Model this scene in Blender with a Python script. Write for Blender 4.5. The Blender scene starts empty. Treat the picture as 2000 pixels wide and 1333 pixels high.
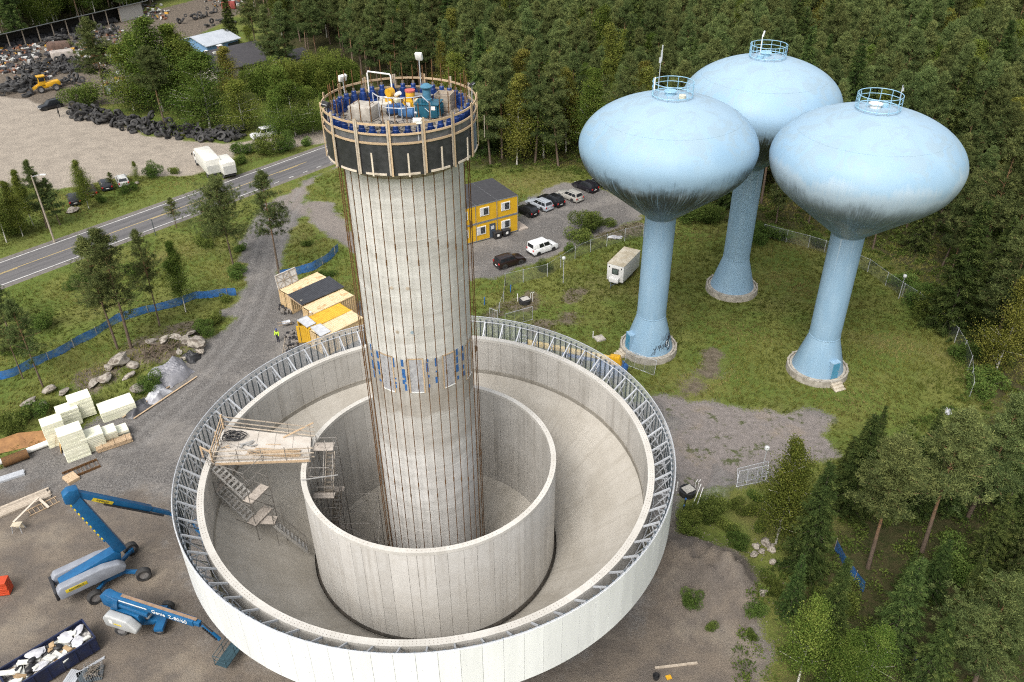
import bpy, bmesh, math, random
import numpy as np
from mathutils import Matrix, Vector
R = math.radians
rng = np.random.default_rng(7)
random.seed(7)
S = bpy.context.scene
COL = S.collection
# ------------------------------------------------------------------ camera
F_PX, PITCH, ROLL, CAMH = 1623.949, 0.583302, -0.012491, 54.0
_fw = np.array([0, math.cos(PITCH), -math.sin(PITCH)]); _rt = np.array([1.0, 0, 0]); _up = np.cross(_rt, _fw)
_R2 = _rt * math.cos(ROLL) + _up * math.sin(ROLL); _U2 = -_rt * math.sin(ROLL) + _up * math.cos(ROLL)
cd = bpy.data.cameras.new('camera'); cam = bpy.data.objects.new('camera', cd); COL.objects.link(cam)
cd.sensor_width = 36; cd.lens = 36 * F_PX / 2000; cd.clip_start = 0.5; cd.clip_end = 9000
_m = Matrix.Identity(4)
for _i, _v in enumerate((_R2, _U2, -_fw)):
    for _j in range(3): _m[_j][_i] = _v[_j]
_m.translation = (0, 0, CAMH); cam.matrix_world = _m
S.camera = cam
# ------------------------------------------------------------------ sky, sun, exposure (bright overcast)
W = bpy.data.worlds.new('World'); S.world = W; W.use_nodes = True
wt = W.node_tree; bg = wt.nodes['Background']
sky = wt.nodes.new('ShaderNodeTexSky'); sky.sky_type = 'NISHITA'; sky.sun_disc = False
SUN_EL, SUN_AZ = R(52), R(205)           # azimuth clockwise from +Y
sky.sun_elevation = SUN_EL; sky.sun_rotation = SUN_AZ; sky.air_density = 1.6; sky.dust_density = 6.0; sky.ozone_density = 1.0
hs = wt.nodes.new('ShaderNodeHueSaturation'); hs.inputs['Saturation'].default_value = 0.32
wt.links.new(sky.outputs[0], hs.inputs['Color']); wt.links.new(hs.outputs[0], bg.inputs['Color'])
bg.inputs['Strength'].default_value = 0.15
sl = bpy.data.lights.new('sun', 'SUN'); sl.energy = 1.2; sl.angle = R(28); sl.color = (1, 0.965, 0.91)
so = bpy.data.objects.new('sun', sl); COL.objects.link(so)
_d = Vector((-math.sin(SUN_AZ) * math.cos(SUN_EL), -math.cos(SUN_AZ) * math.cos(SUN_EL), -math.sin(SUN_EL)))
so.rotation_euler = _d.to_track_quat('-Z', 'Y').to_euler(); so.location = (-40, -40, 120)
vs = S.view_settings; vs.view_transform = 'Standard'; vs.look = 'None'; vs.gamma = 1; vs.use_curve_mapping = False
vs.exposure = 0.57
S.cycles.max_bounces = 4; S.cycles.diffuse_bounces = 2; S.cycles.use_adaptive_sampling = True; S.cycles.adaptive_threshold = 0.004; S.cycles.glossy_bounces = 2; S.cycles.transmission_bounces = 4
S.cycles.transparent_max_bounces = 8; S.cycles.use_denoising = False; S.cycles.filter_width = 1.15; S.cycles.sample_clamp_indirect = 4
try: S.cycles.denoiser = 'OPENIMAGEDENOISE'
except Exception: pass
# ------------------------------------------------------------------ helpers
def P(x, y, z=0.0):
    "photo pixel (2000 x 1333) -> world point on the level plane at height z"
    d = _fw * F_PX + (x - 1000) * _R2 + (666.5 - y) * _U2
    q = d * ((z - CAMH) / d[2]); return Vector((q[0], q[1], z))
def PX(q):
    q = np.asarray(q, float) - np.array([0, 0, CAMH]); d = q @ _fw
    return 1000 + F_PX * (q @ _R2) / d, 666.5 - F_PX * (q @ _U2) / d, d
V = Vector
class MB:
    "collects shapes, build() links them as one mesh object"
    def __init__(s): s.v = []; s.f = []; s.M = None
    def add(s, vs_, fs):
        n = len(s.v)
        s.v += [tuple((s.M @ V(p)) if s.M is not None else p) for p in vs_]
        s.f += [tuple(i + n for i in f) for f in fs]; return s
    def box(s, c, sz, rz=0.0, rx=0.0, ry=0.0, taper=1.0):
        hx, hy, hz = sz[0] / 2, sz[1] / 2, sz[2] / 2
        m = Matrix.Translation(V(c)) @ Matrix.Rotation(rz, 4, 'Z') @ Matrix.Rotation(ry, 4, 'Y') @ Matrix.Rotation(rx, 4, 'X')
        p = [(-hx, -hy, -hz), (hx, -hy, -hz), (hx, hy, -hz), (-hx, hy, -hz)]
        p += [(a * taper, b * taper, hz) for a, b, _ in p]
        return s.add([tuple(m @ V(q)) for q in p], [(3, 2, 1, 0), (4, 5, 6, 7), (0, 1, 5, 4), (1, 2, 6, 5), (2, 3, 7, 6), (3, 0, 4, 7)])
    def frame(s, a, b):
        a, b = V(a), V(b); d = (b - a); L = d.length; d.normalize()
        u = d.cross(V((0, 0, 1)));
        if u.length < 1e-4: u = V((1, 0, 0))
        u.normalize(); w = u.cross(d); return a, b, d, u, w, L
    def tube(s, a, b, r, n=6, r2=None, cap=True):
        a, b, d, u, w, L = s.frame(a, b); r2 = r if r2 is None else r2
        vs_ = []
        for p, rr in ((a, r), (b, r2)):
            for k in range(n):
                t = 2 * math.pi * k / n; vs_.append(tuple(p + u * (rr * math.cos(t)) + w * (rr * math.sin(t))))
        fs = [(k, k + n, (k + 1) % n + n, (k + 1) % n) for k in range(n)]
        if cap: fs += [tuple(range(n)), tuple(range(2 * n - 1, n - 1, -1))]
        return s.add(vs_, fs)
    def bar(s, a, b, wd, ht):
        "rectangular bar a->b, wd sideways, ht upwards"
        a, b, d, u, w, L = s.frame(a, b); vs_ = []
        for p in (a, b):
            for x, y in ((-1, -1), (1, -1), (1, 1), (-1, 1)): vs_.append(tuple(p + u * (x * wd / 2) + w * (y * ht / 2)))
        return s.add(vs_, [(0, 1, 2, 3), (7, 6, 5, 4), (0, 4, 5, 1), (1, 5, 6, 2), (2, 6, 7, 3), (3, 7, 4, 0)])
    def path(s, pts, r, n=6, closed=False):
        for a, b in zip(pts[:-1], pts[1:]): s.tube(a, b, r, n)
        if closed: s.tube(pts[-1], pts[0], r, n)
        return s
    def sweep(s, pts, r, n=6):
        "one continuous bent tube; r number or list"
        m = len(pts); pts = [V(p) for p in pts]; vs_ = []
        for i, p in enumerate(pts):
            d = (pts[min(i + 1, m - 1)] - pts[max(i - 1, 0)]).normalized()
            ref = V((0, 0, 1)) if abs(d.z) < 0.95 else V((1, 0, 0))
            u = d.cross(ref).normalized(); w = u.cross(d); rr = r[i] if isinstance(r, (list, tuple)) else r
            for k in range(n):
                t = 2 * math.pi * k / n; vs_.append(tuple(p + u * (rr * math.cos(t)) + w * (rr * math.sin(t))))
        fs = [(i * n + k, (i + 1) * n + k, (i + 1) * n + (k + 1) % n, i * n + (k + 1) % n) for i in range(m - 1) for k in range(n)]
        fs += [tuple(range(n)), tuple(range(m * n - 1, (m - 1) * n - 1, -1))]
        return s.add(vs_, fs)
    def lathe(s, prof, n=48, c=(0, 0, 0), a0=0.0, a1=2 * math.pi, close=False):
        full = abs(a1 - a0 - 2 * math.pi) < 1e-6; m = n if full else n + 1
        vs_ = []; K = len(prof)
        for i in range(m):
            t = a0 + (a1 - a0) * i / n
            for r, z in prof: vs_.append((c[0] + r * math.cos(t), c[1] + r * math.sin(t), c[2] + z))
        fs = []
        for i in range(n):
            j = (i + 1) % m
            for k in range(K if close else K - 1):
                k2 = (k + 1) % K
                fs.append((i * K + k, j * K + k, j * K + k2, i * K + k2))
        if close and not full: fs += [tuple(range(K)), tuple(range(n * K + K - 1, n * K - 1, -1))]
        return s.add(vs_, fs)
    def prism(s, poly, z0, z1, axis='z', taper=1.0):
        "extrude a 2-D polygon; axis z: (x,y) z0..z1 ; axis y: poly is (x,z), extruded along y"
        n = len(poly)
        if axis == 'z': vs_ = [(x, y, z0) for x, y in poly] + [(x, y, z1) for x, y in poly]
        else: vs_ = [(x, z0, z) for x, z in poly] + [(x, z1, z) for x, z in poly]
        fs = [tuple(range(n - 1, -1, -1)), tuple(range(n, 2 * n))] + [(k, (k + 1) % n, (k + 1) % n + n, k + n) for k in range(n)]
        return s.add(vs_, fs)
    def panel(s, q, u0, u1, v0, v1, off=0.008, th=0.02):
        "thin slab laid on the quad q (4 corners, ccw from outside), inset u,v"
        q = [V(p) for p in q]
        B = lambda u, v: (q[0] * (1 - u) + q[1] * u) * (1 - v) + (q[3] * (1 - u) + q[2] * u) * v
        nn = (q[1] - q[0]).cross(q[3] - q[0]).normalized(); c = [B(u0, v0), B(u1, v0), B(u1, v1), B(u0, v1)]
        vs_ = [tuple(p - nn * (th - off)) for p in c] + [tuple(p + nn * off) for p in c]
        return s.add(vs_, [(3, 2, 1, 0), (4, 5, 6, 7), (0, 1, 5, 4), (1, 2, 6, 5), (2, 3, 7, 6), (3, 0, 4, 7)])
    def mesh(s, name, mat, bevel=0.0, smooth=35, segs=2):
        me = bpy.data.meshes.new(name); me.from_pydata(s.v, [], s.f); me.update()
        bm = bmesh.new(); bm.from_mesh(me)
        bmesh.ops.recalc_face_normals(bm, faces=bm.faces)
        if bevel > 0:
            ed = [e for e in bm.edges if len(e.link_faces) == 2 and e.calc_face_angle(0) > 0.5]
            bmesh.ops.bevel(bm, geom=ed, offset=bevel, segments=segs, profile=0.5, affect='EDGES', clamp_overlap=True)
        bm.to_mesh(me); bm.free()
        if smooth:
            me.polygons.foreach_set('use_smooth', [True] * len(me.polygons))
            me.set_sharp_from_angle(angle=R(smooth))
        if mat is not None: me.materials.append(mat)
        return me
    def build(s, name, mat, parent=None, bevel=0.0, smooth=35, segs=2):
        return link(name, s.mesh(name, mat, bevel, smooth, segs), parent)
def link(name, me, parent=None, mw=None):
    o = bpy.data.objects.new(name, me); COL.objects.link(o)
    if parent is not None: o.parent = parent
    if mw is not None: o.matrix_local = mw
    return o
def tag(o, label=None, cat=None, group=None, kind=None):
    if label: o['label'] = label
    if cat: o['category'] = cat
    if group: o['group'] = group
    if kind: o['kind'] = kind
    return o
def thing(name, label, cat, loc=(0, 0, 0), rz=0.0, group=None):
    o = bpy.data.objects.new(name, None); COL.objects.link(o); o.empty_display_size = 0.2
    o.location = loc; o.rotation_euler = (0, 0, rz)
    return tag(o, label, cat, group)
def copy_tree(o, parent=None, kids=None):
    c = o.copy(); COL.objects.link(c)
    if parent is not None: c.parent = parent
    for ch in list(o.children): copy_tree(ch, c)
    return c
# ------------------------------------------------------------------ materials
MATS = {}
class NT:
    def __init__(s, name):
        s.m = bpy.data.materials.new(name); s.m.use_nodes = True; s.t = s.m.node_tree; s.b = s.t.nodes['Principled BSDF']; s.out = s.t.nodes['Material Output']
    def n(s, typ, **kw):
        nd = s.t.nodes.new('ShaderNode' + typ)
        for k, v in kw.items(): setattr(nd, k, v)
        return nd
    def l(s, a, b): s.t.links.new(a, b)
    def setin(s, sock, v):
        if hasattr(v, 'links') or isinstance(v, bpy.types.NodeSocket): s.l(v, sock)
        else: sock.default_value = v if not (isinstance(v, tuple) and len(v) == 3 and len(sock.default_value) == 4) else (*v, 1)
    def noise(s, vec, scale, detail=4, rough=0.6, dist=0.0):
        nd = s.n('TexNoise'); nd.inputs['Scale'].default_value = scale; nd.inputs['Detail'].default_value = detail
        nd.inputs['Roughness'].default_value = rough; nd.inputs['Distortion'].default_value = dist
        if vec is not None: s.l(vec, nd.inputs['Vector'])
        return nd.outputs['Fac']
    def coord(s, kind='Object'): return s.n('TexCoord').outputs[kind]
    def mapv(s, vec, sc=(1, 1, 1), loc=(0, 0, 0)):
        nd = s.n('Mapping'); nd.inputs['Scale'].default_value = sc; nd.inputs['Location'].default_value = loc; s.l(vec, nd.inputs['Vector']); return nd.outputs[0]
    def ramp(s, fac, a, b, c0=0.0, c1=1.0):
        nd = s.n('MapRange'); s.setin(nd.inputs[0], fac); nd.inputs[1].default_value = a; nd.inputs[2].default_value = b
        nd.inputs[3].default_value = c0; nd.inputs[4].default_value = c1; nd.interpolation_type = 'SMOOTHSTEP'; return nd.outputs[0]
    def mix(s, fac, a, b, mode='MIX'):
        nd = s.n('Mix'); nd.data_type = 'RGBA'; nd.blend_type = mode
        s.setin(nd.inputs[0], fac); s.setin(nd.inputs[6], a); s.setin(nd.inputs[7], b); return nd.outputs[2]
    def math(s, op, a, b=0.0, c=None):
        nd = s.n('Math', operation=op); s.setin(nd.inputs[0], a); s.setin(nd.inputs[1], b)
        if c is not None: s.setin(nd.inputs[2], c)
        return nd.outputs[0]
    def sep(s, vec): nd = s.n('SeparateXYZ'); s.l(vec, nd.inputs[0]); return nd.outputs
    def comb(s, x, y, z):
        nd = s.n('CombineXYZ')
        for i, v in enumerate((x, y, z)): s.setin(nd.inputs[i], v)
        return nd.outputs[0]
    def bump(s, h, strength=0.3, dist=0.02):
        nd = s.n('Bump'); nd.inputs['Strength'].default_value = strength; nd.inputs['Distance'].default_value = dist
        s.l(h, nd.inputs['Height']); s.l(nd.outputs[0], s.b.inputs['Normal'])
    def base(s, c, rough=0.7, metal=0.0):
        s.setin(s.b.inputs['Base Color'], c); s.setin(s.b.inputs['Roughness'], rough); s.b.inputs['Metallic'].default_value = metal
        return s.m
def mat(name, c, c2=None, rough=0.6, metal=0.0, scale=3.0, bump=0.0, var=0.0, detail=5, stretch=(1, 1, 1), lo=0.35, hi=0.7):
    "painted / plain surface: two tones mixed by noise, optional bump, per-object value variation"
    if name in MATS: return MATS[name]
    t = NT(name); vec = t.mapv(t.coord(), stretch)
    c2 = c2 or tuple(max(0, x * 0.72) for x in c)
    nz = t.noise(vec, scale, detail); col = t.mix(t.ramp(nz, lo, hi), c, c2)
    if var:
        oi = t.n('ObjectInfo'); h = t.n('HueSaturation'); t.l(t.ramp(oi.outputs['Random'], 0, 1, 1 - var, 1 + var), h.inputs['Value']); t.l(col, h.inputs['Color']); col = h.outputs[0]
    if bump: t.bump(t.noise(vec, scale * 4, 6), bump, 0.02)
    t.base(col, rough, metal); MATS[name] = t.m; return t.m
# ================================================================== GROUND
def poly_px(pts): return np.array([tuple(P(x, y))[:2] for x, y in pts])
def sdf(poly, X, Y):
    "signed distance, positive inside"
    d = np.full(X.shape, 1e9); ins = np.zeros(X.shape, bool); n = len(poly)
    for i in range(n):
        ax, ay = poly[i]; bx, by = poly[(i + 1) % n]
        ex, ey = bx - ax, by - ay; t = np.clip(((X - ax) * ex + (Y - ay) * ey) / (ex * ex + ey * ey + 1e-9), 0, 1)
        d = np.minimum(d, np.hypot(X - ax - t * ex, Y - ay - t * ey))
        c = (ay > Y) != (by > Y)
        with np.errstate(divide='ignore', invalid='ignore'): ins ^= c & (X < (bx - ax) * (Y - ay) / (by - ay + 1e-12) + ax)
    return np.where(ins, d, -d)
YARD = poly_px([(0, 920), (60, 880), (130, 850), (250, 795), (330, 755), (385, 690), (440, 645), (462, 590), (470, 520), (488, 440), (515, 395), (660, 325), (606, 358), (594, 380), (602, 415), (575, 440), (552, 480), (545, 540), (600, 560), (720, 600), (930, 650), (1000, 720), (1250, 790), (1290, 770), (1400, 785), (1640, 815), (1625, 890), (1480, 940), (1330, 975), (1335, 1040), (1440, 1090), (1490, 1200), (1500, 1333), (1520, 1700), (-300, 1700), (-300, 1010)])
LANE = poly_px([(590, 385), (640, 398), (700, 460), (800, 470), (930, 470), (1000, 440), (1012, 400), (1100, 356), (1160, 366), (1252, 396), (1258, 420), (1110, 484), (1045, 515), (930, 552), (800, 560), (690, 492), (600, 425)])
DIRT = poly_px([(1010, 1340), (1200, 1230), (1290, 1090), (1340, 1020), (1400, 1035), (1475, 1120), (1500, 1333), (1500, 1700), (-200, 1700), (-150, 1000), (60, 960), (180, 985), (300, 960), (345, 1000), (420, 1230), (700, 1340)])
SAND = poly_px([(-300, 190), (0, 188), (100, 208), (210, 232), (300, 262), (440, 283), (560, 268), (640, 252), (640, 275), (560, 293), (470, 298), (440, 325), (385, 343), (250, 340), (100, 372), (0, 362), (-300, 470)])
SCRAP = poly_px([(-300, 50), (0, 92), (260, 32), (420, -10), (490, -10), (480, 20), (330, 100), (270, 200), (100, 212), (0, 192), (-300, 215)])
PALE = poly_px([(1290, 770), (1640, 815), (1625, 890), (1480, 940), (1330, 970), (1310, 850)])
MEADOW = poly_px([(930, 560), (1000, 540), (1120, 480), (1260, 425), (1400, 440), (1560, 462), (1700, 505), (1800, 570), (1888, 680), (1905, 800), (1800, 840), (1640, 815), (1400, 785), (1290, 770), (1100, 650), (940, 640)])
VERGE = poly_px([(-100, 505), (640, 270), (655, 300), (-100, 560)])
F1 = poly_px([(890, 328), (1125, 326), (1250, 388), (1330, 415), (1400, 428), (1560, 450), (1700, 492), (1810, 560), (1905, 680), (1925, 800), (2400, 800), (2700, 300), (2700, -75), (900, -80), (650, -80), (640, 60), (640, 110), (760, 190), (860, 250)])
F2 = poly_px([(-500, 60), (0, 88), (250, 28), (300, 14), (345, -25), (345, -85), (-600, -85)])
F3 = poly_px([(475, -85), (660, -80), (650, 60), (645, 105), (600, 118), (575, 100), (520, 50), (490, 10)])
F4 = poly_px([(1925, 800), (1915, 900), (1880, 1000), (1880, 1150), (1840, 1333), (1860, 1900), (3200, 1900), (2400, 800)])
WOOD4 = poly_px([(1925, 800), (1860, 860), (1780, 900), (1700, 970), (1620, 1060), (1560, 1150), (1550, 1333), (1580, 1900), (3200, 1900), (2400, 800)])
def rough(poly, step, amp, seed):
    g_ = np.random.default_rng(seed); out = []
    for i in range(len(poly)):
        a_, b_ = poly[i], poly[(i + 1) % len(poly)]; L_ = np.hypot(*(b_ - a_)); n_ = max(1, min(40, int(L_ / step)))
        for k_ in range(n_): out.append(a_ + (b_ - a_) * k_ / n_ + g_.normal(0, amp, 2) * min(1, L_ / (4 * step)))
    return np.array(out)
YARD = rough(YARD, 2.2, .75, 1); LANE = rough(LANE, 2.5, .5, 2); SAND = rough(SAND, 4, .9, 3); PALE = rough(PALE, 2, 1.0, 4)
APRON = poly_px([(500, 400), (585, 362), (665, 322), (612, 358), (640, 398), (705, 465), (690, 492), (600, 428), (560, 405), (520, 425)])
BC = (-5.975, 44.96)
MOUND = [(15.2, 46.6, 5.2, 2.1), (17.6, 44.6, 4.0, 1.6), (12.6, 48.4, 3.0, 0.9)]
BANK = [(*P(190, 770)[:2], 5.5, 0.7), (*P(250, 735)[:2], 4.5, 0.9), (*P(310, 705)[:2], 4.5, 1.2), (*P(355, 672)[:2], 4.5, 1.1), (*P(60, 830)[:2], 5.0, 0.7)]
def gz(x, y):
    x = np.asarray(x, float); y = np.asarray(y, float); z = np.zeros(np.broadcast(x, y).shape)
    for cx, cy, r, h in MOUND + BANK:
        d = np.hypot(x - cx, y - cy) / r; z = z + h * np.where(d < 1, (1 - d * d) ** 2 * (1 + 0.16 * np.sin(x * 2.1 + y * 1.3) + 0.1 * np.sin(y * 3.7 - x * 2.9)), 0)
    return z
def PG(x, y, dz=0.0):
    q = P(x, y)
    for _ in range(6): q = P(x, y, float(gz(q.x, q.y)))
    return V((q.x, q.y, q.z + dz))
def axis_lines(a, b, st, far, grow=1.22):
    c = list(np.arange(a, b + 1e-6, st)); s = st; x = c[-1]; hi = []
    while x < far: s *= grow; x += s; hi.append(x)
    s = st; x = c[0]; lo = []
    while x > -far: s *= grow; x -= s; lo.append(x)
    return np.array(lo[::-1] + c + hi)
gx = axis_lines(-112, 72, 0.55, 5000); gy = axis_lines(30, 175, 0.55, 5000)
GX, GY = np.meshgrid(gx, gy); nx, ny = len(gx), len(gy)
GZ = gz(GX, GY) + 0.0
me = bpy.data.meshes.new('ground')
vv = np.stack([GX, GY, GZ], -1).reshape(-1, 3)
ii = np.arange(nx * ny).reshape(ny, nx)
ff = np.stack([ii[:-1, :-1], ii[:-1, 1:], ii[1:, 1:], ii[1:, :-1]], -1).reshape(-1, 4)
me.from_pydata(vv.tolist(), [], ff.tolist()); me.polygons.foreach_set('use_smooth', [True] * len(me.polygons))
fx, fy = GX.ravel(), GY.ravel()
def attr(name, val): a = me.attributes.new(name, 'FLOAT', 'POINT'); a.data.foreach_set('value', np.clip(val, -12, 12).astype(np.float32))
bowl_d = 17.5 - np.hypot(fx - BC[0], fy - BC[1])
attr('gravel', np.maximum(np.maximum(sdf(YARD, fx, fy), sdf(LANE, fx, fy)), bowl_d))
mound_d = np.maximum.reduce([r * 0.97 - np.hypot(fx - a, fy - b) for a, b, r, h in MOUND])
attr('dirt', np.maximum(sdf(DIRT, fx, fy), mound_d))
attr('sand', sdf(SAND, fx, fy)); attr('scrap', sdf(SCRAP, fx, fy)); attr('pale', sdf(PALE, fx, fy))
attr('meadow', sdf(MEADOW, fx, fy)); attr('verge', sdf(VERGE, fx, fy))
pth = [P(1398, 690), P(1392, 725), P(1350, 760), P(1310, 800)]
pd = np.full(fx.shape, 1e9)
for a, b in zip(pth[:-1], pth[1:]):
    e = b - a; t = np.clip(((fx - a.x) * e.x + (fy - a.y) * e.y) / e.length_squared, 0, 1); pd = np.minimum(pd, np.hypot(fx - a.x - t * e.x, fy - a.y - t * e.y))
bare = np.maximum.reduce([1.0 - pd] + [r - np.hypot(fx - P(x, y).x, fy - P(x, y).y) for x, y, r in ((1030, 590, 2.0), (1120, 575, 1.6), (1060, 640, 1.8), (1110, 625, 1.2), (1010, 600, 1.5), (960, 620, 1.5), (1230, 445, 2.2), (1190, 455, 2.5), (300, 690, 4.0), (360, 650, 3.0), (200, 740, 3.0))])
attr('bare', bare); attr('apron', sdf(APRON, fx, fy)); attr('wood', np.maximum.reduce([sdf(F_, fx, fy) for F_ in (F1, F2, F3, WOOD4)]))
tk = [P(*q_) for q_ in ((575, 372), (528, 440), (507, 500), (492, 560), (468, 625), (420, 695), (340, 775), (250, 850))]; td = np.full(fx.shape, 1e9)
for a, b in zip(tk[:-1], tk[1:]):
    e = b - a; t = np.clip(((fx - a.x) * e.x + (fy - a.y) * e.y) / e.length_squared, 0, 1); td = np.minimum(td, np.hypot(fx - a.x - t * e.x, fy - a.y - t * e.y))
attr('rut', 1.0 - np.minimum(np.abs(td - .85), np.abs(td - 2.6)) / .55)
t = NT('ground')
pos = t.n('NewGeometry').outputs['Position']
def ATT(nm): nd = t.n('Attribute'); nd.attribute_name = nm; return nd.outputs['Fac']
n1 = t.noise(pos, 0.06, 5, 0.6); n2 = t.noise(pos, 0.35, 6, 0.65); n3 = t.noise(pos, 1.6, 5, 0.7); n4 = t.noise(pos, 7.0, 4, 0.7); n5 = t.noise(t.mapv(pos, (1, 1, 1), (41, 7, 0)), 0.16, 5, 0.6)
def mask(nm, amp=2.2, soft=0.35, small=0.8):
    v = t.math('MULTIPLY_ADD', t.math('SUBTRACT', n2, 0.5), amp * 2, ATT(nm)); v = t.math('MULTIPLY_ADD', t.math('SUBTRACT', n4, 0.5), small * 2, v)
    return t.ramp(v, -soft, soft)
grass = t.mix(t.ramp(n5, 0.38, 0.62), (0.100, 0.138, 0.028), (0.145, 0.156, 0.040))
grass = t.mix(t.ramp(n3, 0.45, 0.75), grass, (0.060, 0.078, 0.018))
grass = t.mix(t.math('MULTIPLY', t.ramp(n1, 0.5, 0.7), 0.6), grass, (0.165, 0.135, 0.055))
grass = t.mix(t.math('MULTIPLY', t.ramp(n4, 0.4, 0.8), .4), grass, (0.055, 0.062, 0.02))
grass = t.mix(t.math('MULTIPLY', t.ramp(ATT('verge'), -1.0, 1.5), 0.55), grass, (0.105, 0.135, 0.03))
litter = t.mix(t.ramp(n3, 0.4, 0.65), (0.045, 0.034, 0.020), (0.022, 0.027, 0.010))  # forest litter, its colour darkened to paint in shade between the trees
fl = t.math('MULTIPLY', mask('bare', 3.2, 0.5, 2.2), 0.9)
soil = t.mix(t.ramp(n3, 0.35, 0.7), (0.155, 0.125, 0.10), (0.085, 0.066, 0.05))
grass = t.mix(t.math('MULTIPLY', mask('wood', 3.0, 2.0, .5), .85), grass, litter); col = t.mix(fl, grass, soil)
vor = t.n('TexVoronoi'); vor.inputs['Scale'].default_value = 13.0; t.l(pos, vor.inputs['Vector'])
peb = t.mix(t.ramp(vor.outputs['Color'], 0.2, 0.9), (0.085, 0.080, 0.077), (0.20, 0.19, 0.18))
gravel = t.mix(t.math('MULTIPLY', t.ramp(n2, 0.35, 0.7), .6), peb, (0.125, 0.116, 0.108))
gravel = t.mix(t.math('MULTIPLY', t.ramp(t.math('MULTIPLY_ADD', n3, .3, n5), 0.60, 0.80), 0.6), gravel, (0.23, 0.213, 0.195))
gravel = t.mix(mask('pale', 1.5, 0.8), gravel, t.mix(t.ramp(n3, 0.3, 0.75), (0.225, 0.200, 0.188), (0.16, 0.142, 0.13)))
dirtc = t.mix(t.ramp(n2, 0.35, 0.68), (0.172, 0.142, 0.112), (0.105, 0.086, 0.070))
dirtc = t.mix(t.math('MULTIPLY', t.ramp(n5, 0.52, 0.66), 0.55), dirtc, (0.265, 0.222, 0.168))
dirtc = t.mix(t.math('MULTIPLY', t.ramp(n4, 0.45, 0.8), 0.5), dirtc, (0.062, 0.052, 0.043))
weeds = t.math('MULTIPLY', t.ramp(t.math('MULTIPLY_ADD', n3, .5, n2), .80, .90), t.ramp(ATT('pale'), -6, 2)); gravel = t.mix(t.math('MULTIPLY', weeds, .85), gravel, (0.06, 0.075, 0.022)); gravel = t.mix(t.math('MULTIPLY', t.math('MULTIPLY', t.ramp(n5, .55, .7), t.ramp(ATT('pale'), 0, 2)), .5), gravel, (0.27, 0.215, 0.155))
gravel = t.mix(t.math('MULTIPLY', mask('apron', 1.2, 1.2), .8), gravel, t.mix(t.ramp(n3, .35, .7), (0.235, 0.205, 0.182), (0.175, 0.152, 0.135)))
gravel = t.mix(t.math('MULTIPLY', t.math('MULTIPLY', t.ramp(ATT('rut'), -.2, .8), t.ramp(n3, .3, .6)), .5), gravel, (0.215, 0.205, 0.195))
gm = t.mix(t.math('MULTIPLY', mask('dirt', 6.0, 1.8, 1.4), t.ramp(n2, .3, .75, .95, .6)), gravel, dirtc)
col = t.mix(mask('gravel', 1.9, 0.3, 1.5), col, gm)
sand = t.mix(t.ramp(n2, 0.35, 0.7), (0.335, 0.292, 0.242), (0.255, 0.222, 0.185)); sand = t.mix(t.ramp(n4, 0.4, 0.9), sand, (0.2, 0.175, 0.14))
trk = t.noise(t.mapv(pos, (0.12, 1.5, 1)), 1.0, 4, 0.6, 1.5); sand = t.mix(t.math('MULTIPLY', t.ramp(trk, 0.5, 0.7), 0.4), sand, (0.19, 0.165, 0.14))
col = t.mix(mask('scrap', 2.0, 0.8), col, t.mix(t.ramp(n3, 0.35, 0.65), (0.17, 0.14, 0.11), (0.085, 0.072, 0.058)))
col = t.mix(mask('sand', 1.4, 0.5), col, sand)
hh = t.math('ADD', t.math('MULTIPLY', n4, 0.7), t.math('MULTIPLY', vor.outputs['Distance'], 0.5)); hh = t.math('ADD', hh, n3)
t.bump(hh, 0.55, 0.12); t.base(col, 0.95); t.b.inputs['Specular IOR Level'].default_value = 0.15
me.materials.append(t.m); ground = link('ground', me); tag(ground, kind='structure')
# ------------------------------------------------------------------ road with markings
a = V((-69.4, 100.2)); b = V((-32.3, 143.9)); rd = (b - a).normalized(); rn = V((-rd.y, rd.x))      # centre line of the road
def rc(s_): # centre at distance s from a, gentle right-hand bend far away
    bend = 0.0011 * max(0, s_ - 75) ** 2
    p = a + rd * s_ - rn * bend; return p
def strip(name, o0, o1, s0, s1, z, m, parent=None, step=6.0):
    n = max(1, int((s1 - s0) / step)); mb = MB(); vs_ = []
    for i in range(n + 1):
        s_ = s0 + (s1 - s0) * i / n; p = rc(s_); q = (rc(s_ + 0.5) - rc(s_ - 0.5)).normalized(); nn = V((-q.y, q.x))
        for o in (o0, o1): vs_.append((p.x + nn.x * o, p.y + nn.y * o, z))
    mb.add(vs_, [(2 * i, 2 * i + 1, 2 * i + 3, 2 * i + 2) for i in range(n)]); return mb.build(name, m, parent, smooth=0)
t = NT('asphalt'); pos = t.n('NewGeometry').outputs['Position']
al = t.mapv(pos, (1, 1, 1)); rot = t.n('VectorRotate'); rot.inputs['Angle'].default_value = -math.atan2(rd.y, rd.x); rot.inputs['Axis'].default_value = (0, 0, 1); t.l(pos, rot.inputs['Vector'])
st = t.noise(t.mapv(rot.outputs[0], (0.03, 1.3, 1)), 1.0, 3, 0.5, 0.3); cr = t.noise(t.mapv(rot.outputs[0], (0.05, 0.8, 1), (3, 9, 0)), 1.2, 6, 0.7, 2.0)
c = t.mix(t.ramp(t.noise(pos, 14, 3), 0.3, 0.7), (0.105, 0.10, 0.102), (0.14, 0.135, 0.135)); c = t.mix(t.math('MULTIPLY', t.ramp(st, 0.42, 0.66), 0.65), c, (0.072, 0.07, 0.073))
c = t.mix(t.ramp(t.math('ABSOLUTE', t.math('SUBTRACT', cr, 0.5)), 0.0, 0.012, 0.75, 0.0), c, (0.025, 0.025, 0.026)); t.base(c, 0.9); M_asph = t.m
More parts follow.
